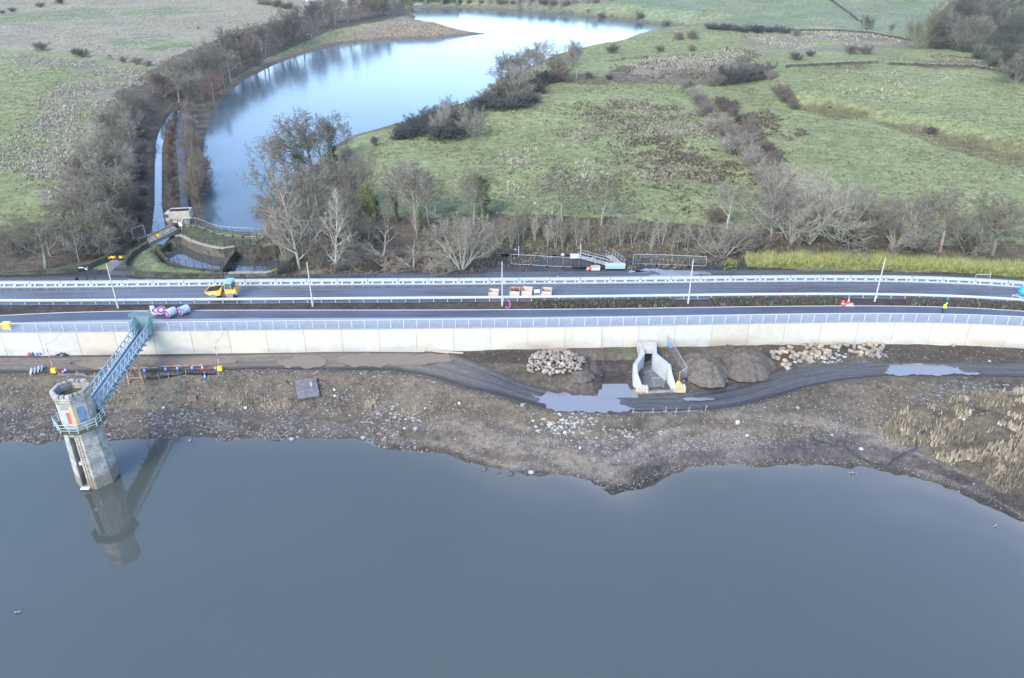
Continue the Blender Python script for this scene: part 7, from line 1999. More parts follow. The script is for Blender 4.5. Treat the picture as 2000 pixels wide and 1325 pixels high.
def reeds(r):
    n = 52000; X = r.uniform(30, 85, n); Y = r.uniform(60, 93, n); px, py = proj(X, Y, zs(X, Y))
    poly = [(1712, 838), (1745, 815), (1770, 800), (1900, 772), (2000, 762), (2150, 770), (2150, 1060), (1985, 972), (1900, 935), (1850, 905), (1790, 882), (1730, 862)]
    k = inpoly(poly, px, py); nn = fbm(X / 2.4, Y / 1.5, 55, 4); k &= r.uniform(0, 1, n) < sstep(np.interp(py, [760, 870, 960], [.60, .60, .54]) - nn, 0, .16)
    # grass line along the old waterline at the left
    X2 = r.uniform(-60, 0, 9000); ys = L_shore(X2); yt = L_t2(X2); u = r.normal(.5, .045, 9000); Y2 = ys + (yt - ys) * u
    px2, _ = proj(X2, Y2, zs(X2, Y2)); k2 = (((px2 > 415) & (px2 < 600)) | ((px2 > 630) & (px2 < 740)) | ((px2 > 285) & (px2 < 345)) | ((px2 > 700) & (px2 < 860))) & (fbm(X2 / 2, Y2 / 2, 57, 3) < np.where((px2 > 415) & (px2 < 585), .62, .42))
    k[:] = k
    X = np.concatenate([X[k], X2[k2]]); Y = np.concatenate([Y[k], Y2[k2]]); m = len(X); n1 = int(k.sum())
    d = np.concatenate([px[k], np.full(m - n1, 1700)]); nn2 = fbm(X / 3, Y / 1.5, 58, 3)
    C = np.where((nn2 < .5)[:, None], np.array([.50, .42, .31])[None], np.array([.29, .25, .185])[None]) * r.uniform(.6, 1.15, (m, 1))
    dark = np.concatenate([(py[k] > 850) & (px[k] > 1800), np.zeros(m - n1, bool)]); C[dark] *= .8
    H = r.uniform(.35, .8, m); H[n1:] *= .55
    return X, Y, H, H * r.uniform(.2, .42, m), C
tufts('dry_reeds', 0, reeds, 6, zs, 6)
def verge(r):
    n = 9000; X = r.uniform(3, 86, n); ya, yb = L_kerb(X) + .35, L_near(X) - .1; Y = ya + (yb - ya) * r.beta(1.6, 1.0, n)
    px, py = proj(X, Y, 0 * X); ph = np.sin((X + 2.5 * vnoise(X / 3, X * 0, 3)) * 2 * np.pi / 3.7)
    k = ((px > 1030) & (px < 1320)) | ((px > 1385) & (px < 1645)) | (px > 1770)
    X, Y, ph = X[k], Y[k], ph[k]; m = len(X); C = np.where((ph > .1)[:, None], np.array([.075, .088, .058]), np.array([.105, .086, .074])) * r.uniform(.55, 1.4, (m, 1))
    wh = (r.uniform(0, 1, m) < .10) & (ph > 0); C[wh] = np.array([.36, .36, .32]); H = r.uniform(.25, .55, m); H[wh] = .4
    return X, Y, H, np.where(wh, .22, .30) * r.uniform(.7, 1.2, m), C
tufts('verge_planting', 0, verge, 9, lambda x, y: 0 * x - .06, 5)

def grass(r):
    X, Y, I = field_pts([([(690, 280), (900, 200), (1090, 165), (1330, 170), (1500, 370), (1540, 450), (1300, 432), (950, 410), (720, 380)], 7000, .52, 7), ([(1430, 170), (1540, 130), (1980, 140), (2060, 200), (2060, 470), (1560, 440), (1520, 340)], 9000, .5, 9), ([(1090, 110), (1280, 70), (1480, 66), (1480, 110), (1200, 130)], 2000, .5, 9),
                         ([(-20, 120), (200, 150), (180, 330), (60, 430), (-20, 440)], 4000, .55, 8), ([(1000, 20), (1650, 5), (1850, 70), (1700, 60), (1350, 46)], 1800, .5, 14)], r, 2.0, .6)
    m = len(X); k = r.uniform(0, 1, m) < .45
    C = np.where(k[:, None], np.array([.25, .235, .13]), np.array([.10, .125, .055])) * r.uniform(.75, 1.25, (m, 1)); H = r.uniform(.12, .3, m)
    return X, Y, H, r.uniform(.3, .6, m), C
tufts('grass_tufts', 0, grass, 14, zg, 5)

# ------------------------------------------------------------------ weir basin, quay, bridge and paths at the lake corner
def pxyz(px, py, z): return P(px, py, z) + (z,)
def strip(name, left, right, z, m, dz=None, n=40):
    """ground sheet between two edge polylines measured on the photograph"""
    def res(q):
        q = np.array([P(a, b, z) for a, b in q]); c = np.concatenate([[0], np.cumsum(np.hypot(*np.diff(q, axis=0).T))]); t = np.linspace(0, c[-1], n)
        return np.stack([np.interp(t, c, q[:, 0]), np.interp(t, c, q[:, 1])], 1)
    a, b = res(left), res(right); V = []
    for k in np.linspace(0, 1, 4): 
        p = a + (b - a) * k
        for i in range(n): V.append((p[i, 0], p[i, 1], z + (dz(i / (n - 1)) if dz else 0)))
    F = grid_faces(4, n)
    va = np.cross(b[0] - a[0], a[1] - a[0])
    if va > 0: F = F[:, ::-1]
    return tag(npmesh(name, V, F, m), kind='structure')
M_pathw = mat('wet_path', (.050, .056, .068), .5, .35, .3, .5)
strip('access_road', [(205, 541), (238, 512), (262, 492), (285, 476), (315, 461), (340, 447)], [(272, 541), (250, 514), (272, 490), (292, 476), (320, 463), (350, 447)], -.02, M_serv)
strip('track_path', [(343, 447), (352, 430), (353, 410), (351, 370), (348, 330), (344, 290), (342, 260), (346, 235), (356, 212)], [(368, 440), (371, 425), (369, 405), (365, 370), (363, 330), (359, 290), (356, 262), (358, 238), (367, 214)], -.72, M_pathw, lambda f: .35 * max(0, 1 - f * 6))

def mat_rubble(name, c1, c2, mor, sc=1.0, moss=.5):
    m = bpy.data.materials.new(name); m.use_nodes = True
    t = m.node_tree; L = t.links; b = t.nodes['Principled BSDF']; b.inputs['Roughness'].default_value = .95; b.inputs['Specular IOR Level'].default_value = .15
    co = t.nodes.new('ShaderNodeTexCoord'); v = t.nodes.new('ShaderNodeTexVoronoi'); v.inputs['Scale'].default_value = 2.6 * sc; L.new(co.outputs['Object'], v.inputs['Vector'])
    v2 = t.nodes.new('ShaderNodeTexVoronoi'); v2.feature = 'DISTANCE_TO_EDGE'; v2.inputs['Scale'].default_value = 2.6 * sc; L.new(co.outputs['Object'], v2.inputs['Vector'])
    mx = t.nodes.new('ShaderNodeMix'); mx.data_type = 'RGBA'; mx.inputs[6].default_value = c1 + (1,); mx.inputs[7].default_value = c2 + (1,)
    sp = t.nodes.new('ShaderNodeSeparateColor'); L.new(v.outputs['Color'], sp.inputs[0]); L.new(sp.outputs[0], mx.inputs[0])
    r = t.nodes.new('ShaderNodeMapRange'); r.inputs[1].default_value = .02; r.inputs[2].default_value = .09; L.new(v2.outputs['Distance'], r.inputs[0])
    m2 = t.nodes.new('ShaderNodeMix'); m2.data_type = 'RGBA'; m2.inputs[6].default_value = mor + (1,); L.new(r.outputs[0], m2.inputs[0]); L.new(mx.outputs[2], m2.inputs[7])
    n = t.nodes.new('ShaderNodeTexNoise'); n.inputs['Scale'].default_value = .8; n.inputs['Detail'].default_value = 6; L.new(co.outputs['Object'], n.inputs['Vector'])
    r2 = t.nodes.new('ShaderNodeMapRange'); r2.inputs[1].default_value = .62 - moss * .3; r2.inputs[2].default_value = .78 - moss * .25; L.new(n.outputs[0], r2.inputs[0])
    m3 = t.nodes.new('ShaderNodeMix'); m3.data_type = 'RGBA'; m3.inputs[7].default_value = (.045, .052, .026, 1); L.new(r2.outputs[0], m3.inputs[0]); L.new(m2.outputs[2], m3.inputs[6])
    L.new(m3.outputs[2], b.inputs['Base Color'])
    bp = t.nodes.new('ShaderNodeBump'); bp.inputs['Distance'].default_value = .06; L.new(v2.outputs['Distance'], bp.inputs['Height']); L.new(bp.outputs[0], b.inputs['Normal'])
    return m
M_rub = mat_rubble('quay_rubble', (.17, .155, .125), (.11, .10, .085), (.05, .047, .04), 1, .45)
M_rubm = mat_rubble('mossy_rubble', (.12, .115, .09), (.085, .08, .062), (.04, .04, .03), 1, .65)
M_cope = mat('coping_stone', (.27, .25, .205), .9, .2, .25, 1.5, .02)

def stonewall(name, pts, z, z0, h, th, label, m=M_rub, cope=True, cat='stone wall', group=None):
    """wall along the polyline; z is the level at which the photograph shows its top, z0 its foot"""
    q = [P(a, b, z) for a, b in pts]; o = (q[0][0], q[0][1], z0)
    t = thing(name, label, cat, o, group=group)
    den = []
    for a, b in zip(q, q[1:]):
        k = max(1, int(math.hypot(b[0] - a[0], b[1] - a[1]) / .9))
        for i in range(k): den.append((a[0] + (b[0] - a[0]) * i / k - o[0], a[1] + (b[1] - a[1]) * i / k - o[1], 0))
    den.append((q[-1][0] - o[0], q[-1][1] - o[1], 0))
    hh = z - z0; rg = random.Random(len(den))
    den = [(x + rg.uniform(-.05, .05), y + rg.uniform(-.05, .05), 0) for x, y, _ in den]
    mb = MB(); mb.sweep(den, [(-th / 2, 0), (-th / 2 * .85, hh), (th / 2 * .85, hh), (th / 2, 0)]); mb.build('masonry', m, t)
    if cope:
        mb = MB(); mb.sweep(den, [(-th / 2 - .06, hh), (-th / 2 - .06, hh + .14), (th / 2 + .06, hh + .14), (th / 2 + .06, hh)]); mb.build('coping', M_cope if m is M_rub else m, t)
    return t
zr = -.38
stonewall('quay_wall', [(343, 462), (352, 461), (358, 462.5), (371, 470), (392, 477), (415, 483), (437, 485.5), (458, 482)], zr, -3.6, 2, .6, 'curved rubble retaining wall below the grassy quay, left of the weir', cat='quay wall')
stonewall('quay_wall', [(460, 482), (478, 483), (497, 483), (517, 482.5), (538, 482)], zr, -3.6, 2, .6, 'straight mossy retaining wall behind the right-hand pool', M_rubm, cat='quay wall')
stonewall('weir_wall', [(458, 484), (452, 496), (441, 510), (431, 526)], -.55, -3.6, 2, .7, 'dark mossy dividing wall running diagonally between the two pools', M_rubm, False, 'weir wall')
stonewall('quay_wall', [(302, 479), (308, 489), (316, 497), (330, 509), (355, 519), (385, 524), (409, 525.5), (436, 527)], -.45, -3.6, 2, .45, 'low curved rubble edge of the grass island along the left pool', M_rubm, False, 'quay wall')
stonewall('weir_sill', [(312, 490), (343, 464)], -1.45, -3.6, 2, .5, 'stone sill holding back the stream under the access bridge', M_rubm, True, 'weir sill')
stonewall('roadside_wall', [(243, 519), (245, 524), (256, 529), (275, 532), (310, 534.5), (360, 536), (405, 536), (435, 535)], .55, -.15, 2, .45, 'curved mossy stone wall round the grass island beside the road', M_rubm, True)
stonewall('roadside_wall', [(242, 517), (246, 506), (258, 492), (275, 482), (288, 474)], .55, -.15, 2, .45, 'mossy stone wall on the right of the access road up to the bridge', M_rubm, True)
stonewall('roadside_wall', [(447, 534), (480, 533.5), (520, 533), (540, 529), (556, 520)], .45, -.15, 2, .45, 'rubble wall in front of the right pool, curving up to the wood', M_rub, True)
stonewall('roadside_wall', [(-60, 531), (0, 530), (60, 529), (110, 527), (150, 523), (180, 514), (205, 503), (228, 489), (252, 474), (268, 465)], .45, -.2, 2, .5, 'long dark mossy stone wall along the foot of the left wood', M_rubm, True)
stonewall('channel_wall', [(905, 485), (980, 487.5), (1060, 490), (1150, 494), (1250, 498), (1350, 502.5), (1440, 507), (1500, 510)], .25, -.6, 2, .5, 'long low mossy wall along the water channel below the brown bank', M_rubm, False)
stonewall('channel_wall', [(1500, 497), (1560, 461), (1562, 462)], 2.6, 1.5, 2, .3, 'short mossy field wall end beside the middle hedgerow', M_rubm, False) if False else None

# access bridge over the stream
t = thing('access_bridge', 'narrow flat bridge with iron railings carrying the access road over the stream', 'bridge', pxyz(312, 470, 0))
o = Vector(t.location)
A = [Vector(pxyz(286, 463, -.04)), Vector(pxyz(337, 440, -.04)), Vector(pxyz(348, 449, -.04)), Vector(pxyz(292, 476, -.04))]
mb = MB(); mb.prism([(v.x - o.x, v.y - o.y) for v in A], -.55, -.03); mb.build('deck_slab', M_cope, t)
mb = MB(); d = A[2] - A[3]; mb.bar(A[3] - o + Vector((0, 0, .10)), A[2] - o + Vector((0, 0, .10)), .3, .25); mb.build('edge_beam', M_cope, t)
mb = MB(); mb.bar(A[0] - o + Vector((0, 0, .10)), A[1] - o + Vector((0, 0, .10)), .3, .25); mb.build('edge_beam', M_cope, t)

def railing(pts, z, label, group, h=1.1, step=1.5, m=None, rails=(.4, .75, 1.08), rad=.028, name='railing'):
    m = m or M_dark; q = [Vector(pxyz(a, b, z)) for a, b in pts]; o = q[0]
    t = thing(name, label, 'railing', o, group=group)
    L = [0]
    for a, b in zip(q, q[1:]): L.append(L[-1] + (b - a).length)
    n = max(1, round(L[-1] / step)); first = None
    for i in range(n + 1):
        s_ = L[-1] * i / n; j = min(max(k for k in range(len(L)) if L[k] <= s_ + 1e-6), len(q) - 2)
        p = q[j].lerp(q[j + 1], (s_ - L[j]) / (L[j + 1] - L[j])) - o
        if first is None: mb = MB(); mb.tube((0, 0, 0), (0, 0, h + .05), rad * 1.4, rad * 1.2, 6); first = mb.build('post', m, t); first.location = p
        else: c = first.copy(); COL.objects.link(c); c.parent = t; c.location = p
    for hh in rails:
        mb = MB(); mb.path([p - o + Vector((0, 0, hh)) for p in q], rad * .75, 5); mb.build('rail', m, t)
    return t
g = 'dark iron railings round the pools and quay'
railing([(293, 474.5), (320, 462), (347, 449)], .1, 'dark iron railing on the near side of the access bridge', g)
railing([(286, 462), (312, 450), (337, 440)], .1, 'dark iron railing on the far side of the access bridge', g)
railing([(349, 450), (358, 459.5), (372, 467.5), (392, 474.5), (415, 480.5), (437, 483), (458, 480)], zr + .12, 'dark iron railing along the curved quay edge above the left pool', g)
railing([(460, 479.5), (497, 480), (538, 479.5)], zr + .12, 'dark iron railing along the straight quay edge above the right pool', g)
railing([(392, 441), (420, 453), (452, 459.5), (500, 463), (534, 464)], zr, 'dark iron railing along the lake side of the grassy quay', g)
railing([(330, 509), (355, 519), (385, 524), (409, 525.5), (432, 527)], -.4, 'dark iron railing on the island edge in front of the left pool', g)
railing([(438, 527), (470, 527), (500, 527), (522, 526)], -.4, 'dark iron railing in front of the right pool', g)
# pale temporary fence along the quay
qp = [(372, 443), (384, 443), (402, 449), (418, 456), (436, 460.5), (455, 462), (475, 463), (500, 464), (515, 466)]
for i, (a, b) in enumerate(zip(qp, qp[1:])):
    mesh_panel(pxyz(*a, zr), pxyz(*b, zr), 1.7, 'pale mesh fence panel along the lake side of the quay, %s from the truck' % ordw(i), 'mesh panels on the quay', .5, r=.028)
mesh_panel(pxyz(360, 443, zr), pxyz(372, 443, zr), 1.9, 'tangled mesh fence panel standing right beside the beige truck', 'mesh panels on the quay', .22)
mesh_panel(pxyz(495, 480, zr), pxyz(501, 474, zr), 1.8, 'mesh gate panel standing on the quay above the right pool', 'mesh panels on the quay', .4)
mesh_panel(pxyz(262, 471, .3), pxyz(285, 463, .3), 2.2, 'tall mesh gate panel standing on the wall left of the access bridge', 'mesh panels on the quay', .4)
X, Y, Z = pxyz(356, 453, zr)
t = thing('notice_board', 'white notice board on a post at the corner of the quay', 'notice', (X, Y, Z))
mb = MB(); mb.tube((0, 0, 0), (0, 0, 1.5), .05, .05, 8); mb.build('post', M_galvd, t)
mb = MB(); mb.box((0, -.06, 1.45), (.60, .05, .75), rz=.15); mb.build('board', mat('white_board', (.58, .6, .6), .5, .4, .05, 3), t)
# beige truck parked on the path
X, Y, Z = pxyz(357, 436, -.42)
t = thing('site_truck', 'dusty beige ribbed site truck parked across the path by the quay', 'truck', (X, Y, Z), .12)
M_beige = mat('dusty_beige', (.42, .38, .31), .8, .3, .15, 2)
mb = MB(); mb.box((0, 0, 1.85), (3.7, 2.2, 1.5)); 
for k in range(9): mb.box((-1.7 + .425 * k, -1.13, 1.85), (.10, .08, 1.45))
mb.build('tipping_body', M_beige, t)
mb = MB(); mb.box((0, -.3, 2.63), (3.3, 1.3, .06)); mb.build('load', M_soil, t)
mb = MB(); mb.box((0, 0, .95), (3.5, 1.0, .3)); mb.box((-1.0, -.95, .75), (.8, .3, .55)); mb.box((.05, -.95, .85), (.8, .3, .4)); mb.build('chassis', M_dust, t)
mb = MB(); mb.box((-2.2, 0, 1.5), (.75, 2.0, 1.5), taper=.9); mb.build('cab', M_beige, t)
mb = MB(); mb.box((-2.2, -1.02, 1.8), (.5, .04, .6)); mb.build('window', M_glass, t)
mb = MB(); mb.bar((-2.35, -1.0, 1.9), (-2.6, -1.3, 1.9), .04); mb.box((-2.6, -1.3, 1.8), (.12, .2, .4)); mb.build('mirror', M_dark, t)
for x in (-1.9, -.2, 1.05):
    for y in (-.95, .95):
        w = thing('wheel', None, None, (x, y, .5)); w.parent = t
        mb = MB(); mb.lathe([(.26, -.2), (.46, -.2), (.5, -.1), (.5, .1), (.46, .2), (.26, .2)], 18, 'Y'); mb.build('tyre', M_tyre, w)
        mb = MB(); mb.lathe([(.0, -.12), (.26, -.1), (.26, .1), (.0, .12)], 14, 'Y'); mb.build('rim', M_dust, w)
# yellow bags on the access road
for px, py, l in ((310, 460.5, 'yellow weight on the access bridge near its far end'), (266, 471, 'yellow weight at the wall left of the access bridge'), (215, 505, 'yellow weight left of the access road mouth, leftmost of three'), (222, 504.5, 'yellow weight left of the access road mouth, middle of three'), (236, 504.5, 'yellow weight at the access road mouth, rightmost of three')):
    X, Y, Z = pxyz(px, py, .0)
    t = thing('barrier_foot', l, 'plastic weight', (X, Y, Z - .03), trng.uniform(0, 3), group='yellow weights on the access road')
    mb = MB(); mb.box((0, 0, .2), (.75, .5, .4), taper=.75); mb.build('weight_body', M_yel, t)
    mb = MB(); mb.box((0, 0, .44), (.22, .22, .1)); mb.build('socket', M_dark, t)
a, b = Vector(pxyz(216, 505.5, .03)), Vector(pxyz(240, 505.5, .03)); mb = MB(); mb.bar(a, b, .5, .14); tag(mb.build('ramp', M_black), 'black cable ramp across the access road between the yellow weights', 'ramp')
# finger post, bollards and bin by the junction
X, Y, Z = pxyz(172, 550, -.05)
t = thing('finger_post', 'dark post with white finger boards at the road junction', 'signpost', (X, Y, Z))
mb = MB(); mb.tube((0, 0, 0), (0, 0, 2.5), .06, .05, 8); mb.build('post', M_dark, t)
for k, (dx, dy) in enumerate(((-1, -.1), (.9, -.6), (.1, 1))):
    v = Vector((dx, dy, 0)).normalized(); mb = MB(); mb.bar(v * .05 + Vector((0, 0, 2.3 - .14 * k)), v * .85 + Vector((0, 0, 2.3 - .14 * k)), .05, .16); mb.build('finger_board', M_white, t)
X, Y, Z = pxyz(190, 551, -.05); t = thing('marker_post', 'short dark post leaning right of the finger post', 'post', (X, Y, Z)); mb = MB(); mb.tube((0, 0, 0), (-.25, 0, 1.1), .06, .05, 8); mb.build('post', M_dark, t); mb = MB(); mb.box((-.26, 0, 1.12), (.14, .14, .06)); mb.build('cap', M_dark, t)
X, Y, Z = pxyz(151, 551, -.05); t = thing('litter_bin', 'small black bin left of the finger post', 'bin', (X, Y, Z)); mb = MB(); mb.lathe([(.0, 0), (.22, 0), (.26, .6), (.24, .7)], 12); mb.build('bin_body', M_black, t); mb = MB(); mb.lathe([(.27, .68), (.2, .85), (.0, .9)], 12); mb.build('lid', M_dark, t)
mb = MB(); X, Y, Z = pxyz(540, 527, .1); mb.bar(pxyz(528, 531, .7), pxyz(548, 522, .7), .28, .12); tag(mb.build('mossy_log', mat('bright_moss', (.22, .26, .05), .9, .1, .2, 3)), 'bright yellow-green mossy log on the wall end by the wood', 'log')
x, y, z = G(726, 526)
mb = MB(); 
t = mound('soil_heap', 726, 526, 1, 1, 1, M_soil, 'x', 'soil heap', 3) if False else None
T = TreeMesh(8)
pile = MB(); n1, n2 = 18, 9
vs = [(1.9 * math.cos(a) * r_, 1.2 * math.sin(a) * r_, 1.45 * (1 - r_ ** 1.5) + .12 * random.Random(int(a * 100 + r_ * 1000)).uniform(-1, 1) * (r_ < .95)) for r_ in np.linspace(.02, 1, n2) for a in np.linspace(0, 2 * math.pi, n1, endpoint=False)]
pile.add(vs, [(i * n1 + j, (i + 1) * n1 + j, (i + 1) * n1 + (j + 1) % n1, i * n1 + (j + 1) % n1) for i in range(n2 - 1) for j in range(n1)] + [tuple(range(n1))])
o = pile.build('soil_heap', M_soil, None, True); o.location = (x, y, z - .05); tag(o, 'dark soil heap at the roadside under the bare trees', 'soil heap')

# ------------------------------------------------------------------ sluice compound behind the road
zy = -.12
M_cyanl = mat('pale_blue_plinth', (.26, .38, .44), .6, .4, .06, 2)
X, Y, Z = pxyz(1201, 525, zy)
t = thing('sluice', 'pale blue sluice plinth with two railed walkways behind the road', 'sluice', (X, Y, Z))
mb = MB(); mb.box((0, 0, .42), (3.1, .9, .55)); mb.build('plinth', M_cyanl, t)
mb = MB(); mb.box((0, 0, .75), (3.2, 1.0, .12)); mb.build('plinth_cap', mat('pale_cap', (.40, .43, .46), .6, .4, .05, 2), t)
M_ygr = mat('weathered_grating', (.26, .27, .23), .8, .3, .2, 3)
def walkway(a, b, w, nm):
    a = Vector(a); b = Vector(b); d = (b - a); u = d.normalized(); s_ = Vector((u.y, -u.x, 0)).normalized() * w / 2
    tt = thing(nm, None, None, a); tt.parent = t
    mb = MB(); mb.bar((0, 0, .05), d + Vector((0, 0, .05)), w, .10); mb.build('deck', M_ygr, tt)
    for sg in (-1, 1):
        mb = MB(); n = 4
        for k in range(n + 1): p = d * (k / n) + s_ * sg; mb.tube(p, p + Vector((0, 0, 1.1)), .028, .028, 6)
        for h in (.55, 1.08): mb.tube(s_ * sg + Vector((0, 0, h)), d + s_ * sg + Vector((0, 0, h)), .025, .025, 6)
        mb.build('handrail', M_heras, tt)
walkway((-.9, .4, .45), (-5.4, 3.7, .45), .9, 'walkway'); walkway((.9, .4, .45), (-.5, 4.2, .45), 1.2, 'walkway')
mb = MB(); mb.box((-6.1, 3.9, .55), (1.5, .9, .5)); mb.tube((-5.2, 3.9, .3), (-5.2, 3.9, 2.6), .05, .05, 6); mb.build('valve_box', M_conc, t)
fp = [(1022, 505, 520), ]
pts = [(998, 517), (1037, 519), (1069, 521), (1100, 522.5), (1131, 523.5), (1162, 524)]
for i, (a, b) in enumerate(zip(pts, pts[1:])): mesh_panel(pxyz(a[0], a[1], zy), pxyz(b[0], b[1], zy), 1.75, 'site fence panel left of the sluice, %s from the left' % ordw(i), 'site fence panels round the sluice compound', .6, r=.035)
pts = [(1236, 518), (1241, 517.5), (1250, 517), (1281, 517.5), (1312, 518.5), (1345, 520), (1378, 521.5)]
for i, (a, b) in enumerate(zip(pts, pts[1:])): mesh_panel(pxyz(a[0], a[1], zy), pxyz(b[0], b[1], zy), 1.75, 'site fence panel right of the sluice, %s from the left' % ordw(i), 'site fence panels round the sluice compound', .6, r=.035)
mesh_panel(pxyz(1903, 549, .0), pxyz(1931, 550, .0), 1.1, 'pale folding barrier frame standing behind the safety barrier at right', None, .9, M_white, r=.04)
X, Y, Z = pxyz(1163, 527, zy)
t = thing('generator_box', 'pale grey equipment box lying beside red bag in the sluice yard', 'box', (X, Y, Z), .05)
mb = MB(); mb.box((0, 0, .28), (1.35, .7, .56)); mb.build('box_body', M_conc, t); mb = MB(); mb.box((0, 0, .59), (1.42, .76, .07)); mb.build('lid', M_galv, t)
X, Y, Z = pxyz(1153, 527.5, zy); t = thing('kit_bag', 'red and white bag against the grey box in the sluice yard', 'bag', (X, Y, Z))
mb = MB(); mb.lathe([(.0, 0), (.27, 0), (.3, .2), (.2, .5), (.0, .6)], 10); mb.build('bag_body', M_redp, t, True); mb = MB(); mb.box((-.42, 0, .22), (.25, .3, .5), ry=.3); mb.build('flap', M_white, t)
mb = MB(); rg = random.Random(5); q = [Vector(pxyz(px, 524 + rg.uniform(-1, 1), zy)) for px in range(1117, 1150, 4)]
mb.path([p + Vector((0, 0, .22 + .12 * rg.random())) for p in q], .24, 7); tag(mb.build('rolled_membrane', M_black, None, True), 'rolled black membrane lying in front of the site fence', 'roll')
X, Y, Z = pxyz(1089, 546.5, -.04); cone((X, Y, Z), M_white, M_redp, 'small white cone behind the safety barrier, alone', .7, 'cone by the safety barrier')
X, Y, Z = pxyz(1013, 502, -.2); t = thing('gauge_post', 'grey post with a white plate at the left end of the sluice compound', 'post', (X, Y, Z)); mb = MB(); mb.tube((0, 0, 0), (0, 0, 1.9), .09, .07, 8); mb.build('post', M_galvd, t); mb = MB(); mb.box((-.55, 0, 1.3), (.3, .06, .22)); mb.build('plate', M_white, t)
X, Y, Z = pxyz(1099, 500, -.15); mb = MB(); mb.lathe([(.0, 0), (.3, 0), (.36, .25), (.2, .42), (.0, .45)], 10, 'Z', (X, Y, Z)); tag(mb.build('buoy', M_white, None, True), 'white float stranded at the water channel above the fence', 'float')

# ------------------------------------------------------------------ field walls, far buildings
def fieldwall(pts, label, h=.9, th=.55, group='dry stone field walls', m=M_rubm):
    q = []
    for a, b in zip(pts, pts[1:]):
        for f in np.linspace(0, 1, 9)[:-1]: q.append(Vector(G(a[0] + (b[0] - a[0]) * f, a[1] + (b[1] - a[1]) * f)))
    q.append(Vector(G(*pts[-1]))); o = q[0]; t = thing('field_wall', label, 'stone wall', o, group=group)
    mb = MB(); mb.sweep([tuple(p - o) for p in q], [(-th / 2, -.4), (-th / 3, h), (th / 3, h), (th / 2, -.4)]); mb.build('masonry', m, t)
    rg = random.Random(len(label)); mb = MB()
    for p in q[::1]:
        for _ in range(2): mb.box(p - o + Vector((rg.uniform(-1, 1), rg.uniform(-.1, .1), h + .05)), (.35, .3, .22), rz=rg.uniform(0, 3))
    mb.build('cope_stones', M_cope, t)
fieldwall([(1535, 132), (1600, 129), (1660, 126), (1715, 124)], 'dry stone wall crossing the right field behind the olive slope, left half')
fieldwall([(1735, 127), (1790, 129), (1840, 131), (1900, 132), (1960, 142), (2000, 155)], 'dry stone wall crossing the right field behind the olive slope, right half')
fieldwall([(1618, -2), (1640, 14), (1660, 28), (1676, 42)], 'dark field wall slanting down the far right hillside', 1.1, .7)
fieldwall([(1400, 58), (1500, 62), (1560, 61), (1640, 62), (1700, 66), (1740, 74), (1800, 84)], 'dark field wall at the foot of the far right fields', 1.0, .7)
fieldwall([(560, 62), (600, 52), (640, 47), (700, 42), (760, 28)], 'low dark wall along the left bank below the tree belt', .9, .5) if False else None
M_tile = mat('red_roof', (.26, .13, .10), .85, .2, .2, 3); M_rend = mat('pale_render', (.50, .48, .45), .85, .2, .06, 1)
def house(px, py, w, d, h, rz, label):
    X, Y, Z = G(px, py); t = thing('house', label, 'house', (X, Y, Z), rz, 'houses beyond the tree belt')
    mb = MB(); mb.box((0, 0, h / 2), (w, d, h)); mb.build('wall', M_rend, t)
    mb = MB(); mb.add([(-w / 2 - .3, -d / 2 - .3, h), (w / 2 + .3, -d / 2 - .3, h), (w / 2 + .3, d / 2 + .3, h), (-w / 2 - .3, d / 2 + .3, h), (-w / 2 - .3, 0, h + 2.4), (w / 2 + .3, 0, h + 2.4)], [(0, 1, 5, 4), (2, 3, 4, 5), (0, 4, 3), (1, 2, 5), (3, 2, 1, 0)]); rf = mb.build('roof', M_tile, t)
    mb = MB(); mb.box((w * .3, 0, h + 2.4), (.9, .6, 1.4)); mb.build('chimney', M_tile, rf)
    for x in (-w * .3, 0, w * .3):
        mb = MB(); mb.box((x, -d / 2 - .03, h * .6), (1.2, .08, 1.2)); mb.build('window', M_glass, t)
    mb = MB(); mb.box((w * .15, -d / 2 - .03, 1.0), (.95, .08, 2.0)); mb.build('door', M_blue, t)
house(615, 2, 11, 7, 4.5, .1, 'pale red-roofed house beyond the tree belt, left one'); house(690, 5, 12, 7, 4.8, -.1, 'pale red-roofed house beyond the tree belt, right one')
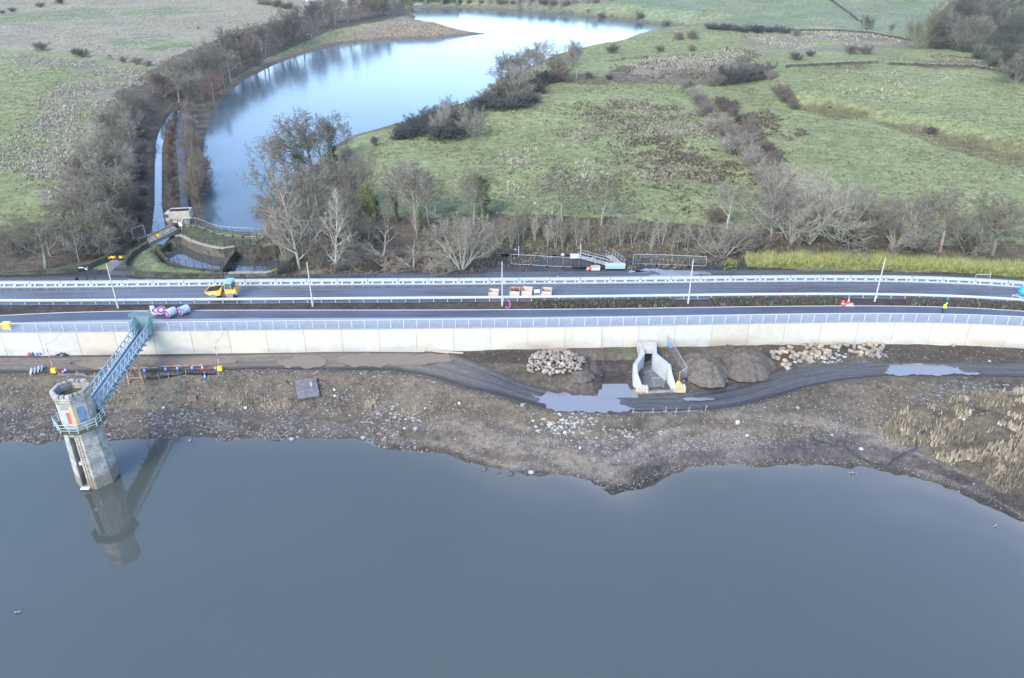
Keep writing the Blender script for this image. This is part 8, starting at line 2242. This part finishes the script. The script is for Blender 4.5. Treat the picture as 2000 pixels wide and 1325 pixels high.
# arched footbridge at the far outlet of the lake
X, Y, Z = G(832, 7)
t = thing('arch_bridge', 'low pale arched bridge at the far end of the lake', 'bridge', (X, Y, Z), 0)
L_ = 44.0; mb = MB()
mb.box((0, 0, 3.6), (L_, 3.0, 1.2)); mb.box((0, -1.4, 4.5), (L_, .3, .8)); mb.box((0, 1.4, 4.5), (L_, .3, .8)); mb.build('deck', M_cope, t)
for k in range(5):
    mb = MB(); mb.box((-L_ / 2 + 1 + (L_ - 2) * k / 4, 0, 1.5), (2.0, 3.0, 4.0)); mb.build('pier', M_stone, t)
for i, px in enumerate((805, 812, 820)):
    X, Y, Z = G(px, 10.5); t = thing('rowing_boat', 'small %s boat drawn up on the far bank' % ('dark', 'white', 'grey')[i], 'boat', (X, Y, Z), .3, 'boats on the far bank')
    mb = MB(); prof = [(-1.9, .55, .7), (-1.2, .0, 1.3), (0, 0, 1.5), (1.2, 0, 1.3), (2.2, .6, .1)]; vs = []
    for x, z0_, w in prof: vs += [(x, -w / 2, .75), (x, -w / 3, z0_), (x, w / 3, z0_), (x, w / 2, .75)]
    mb.add(vs, [(4 * i_ + k, 4 * i_ + 4 + k, 4 * i_ + 5 + k, 4 * i_ + 1 + k) for i_ in range(4) for k in range(3)] + [(0, 1, 2, 3)]); mb.build('hull', (M_black, M_white, M_galvd)[i], t)
    mb = MB(); mb.box((-.3, 0, .55), (.3, 1.2, .06)); mb.box((.8, 0, .55), (.3, 1.0, .06)); mb.build('thwart', M_ply, t)

# ------------------------------------------------------------------ thin winter haze over the valley
hz = MB(); hz.box((0, 900, 63), (2400, 2400, 152))
M_haze = bpy.data.materials.new('winter_haze'); M_haze.use_nodes = True
ht = M_haze.node_tree; ht.nodes.remove(ht.nodes['Principled BSDF'])
hv = ht.nodes.new('ShaderNodeVolumePrincipled'); hv.inputs['Color'].default_value = (.93, .96, 1.0, 1); hv.inputs['Density'].default_value = .00008; hv.inputs['Anisotropy'].default_value = 0.0
ht.links.new(hv.outputs[0], ht.nodes['Material Output'].inputs['Volume'])
tag(hz.build('haze', M_haze), kind='stuff')
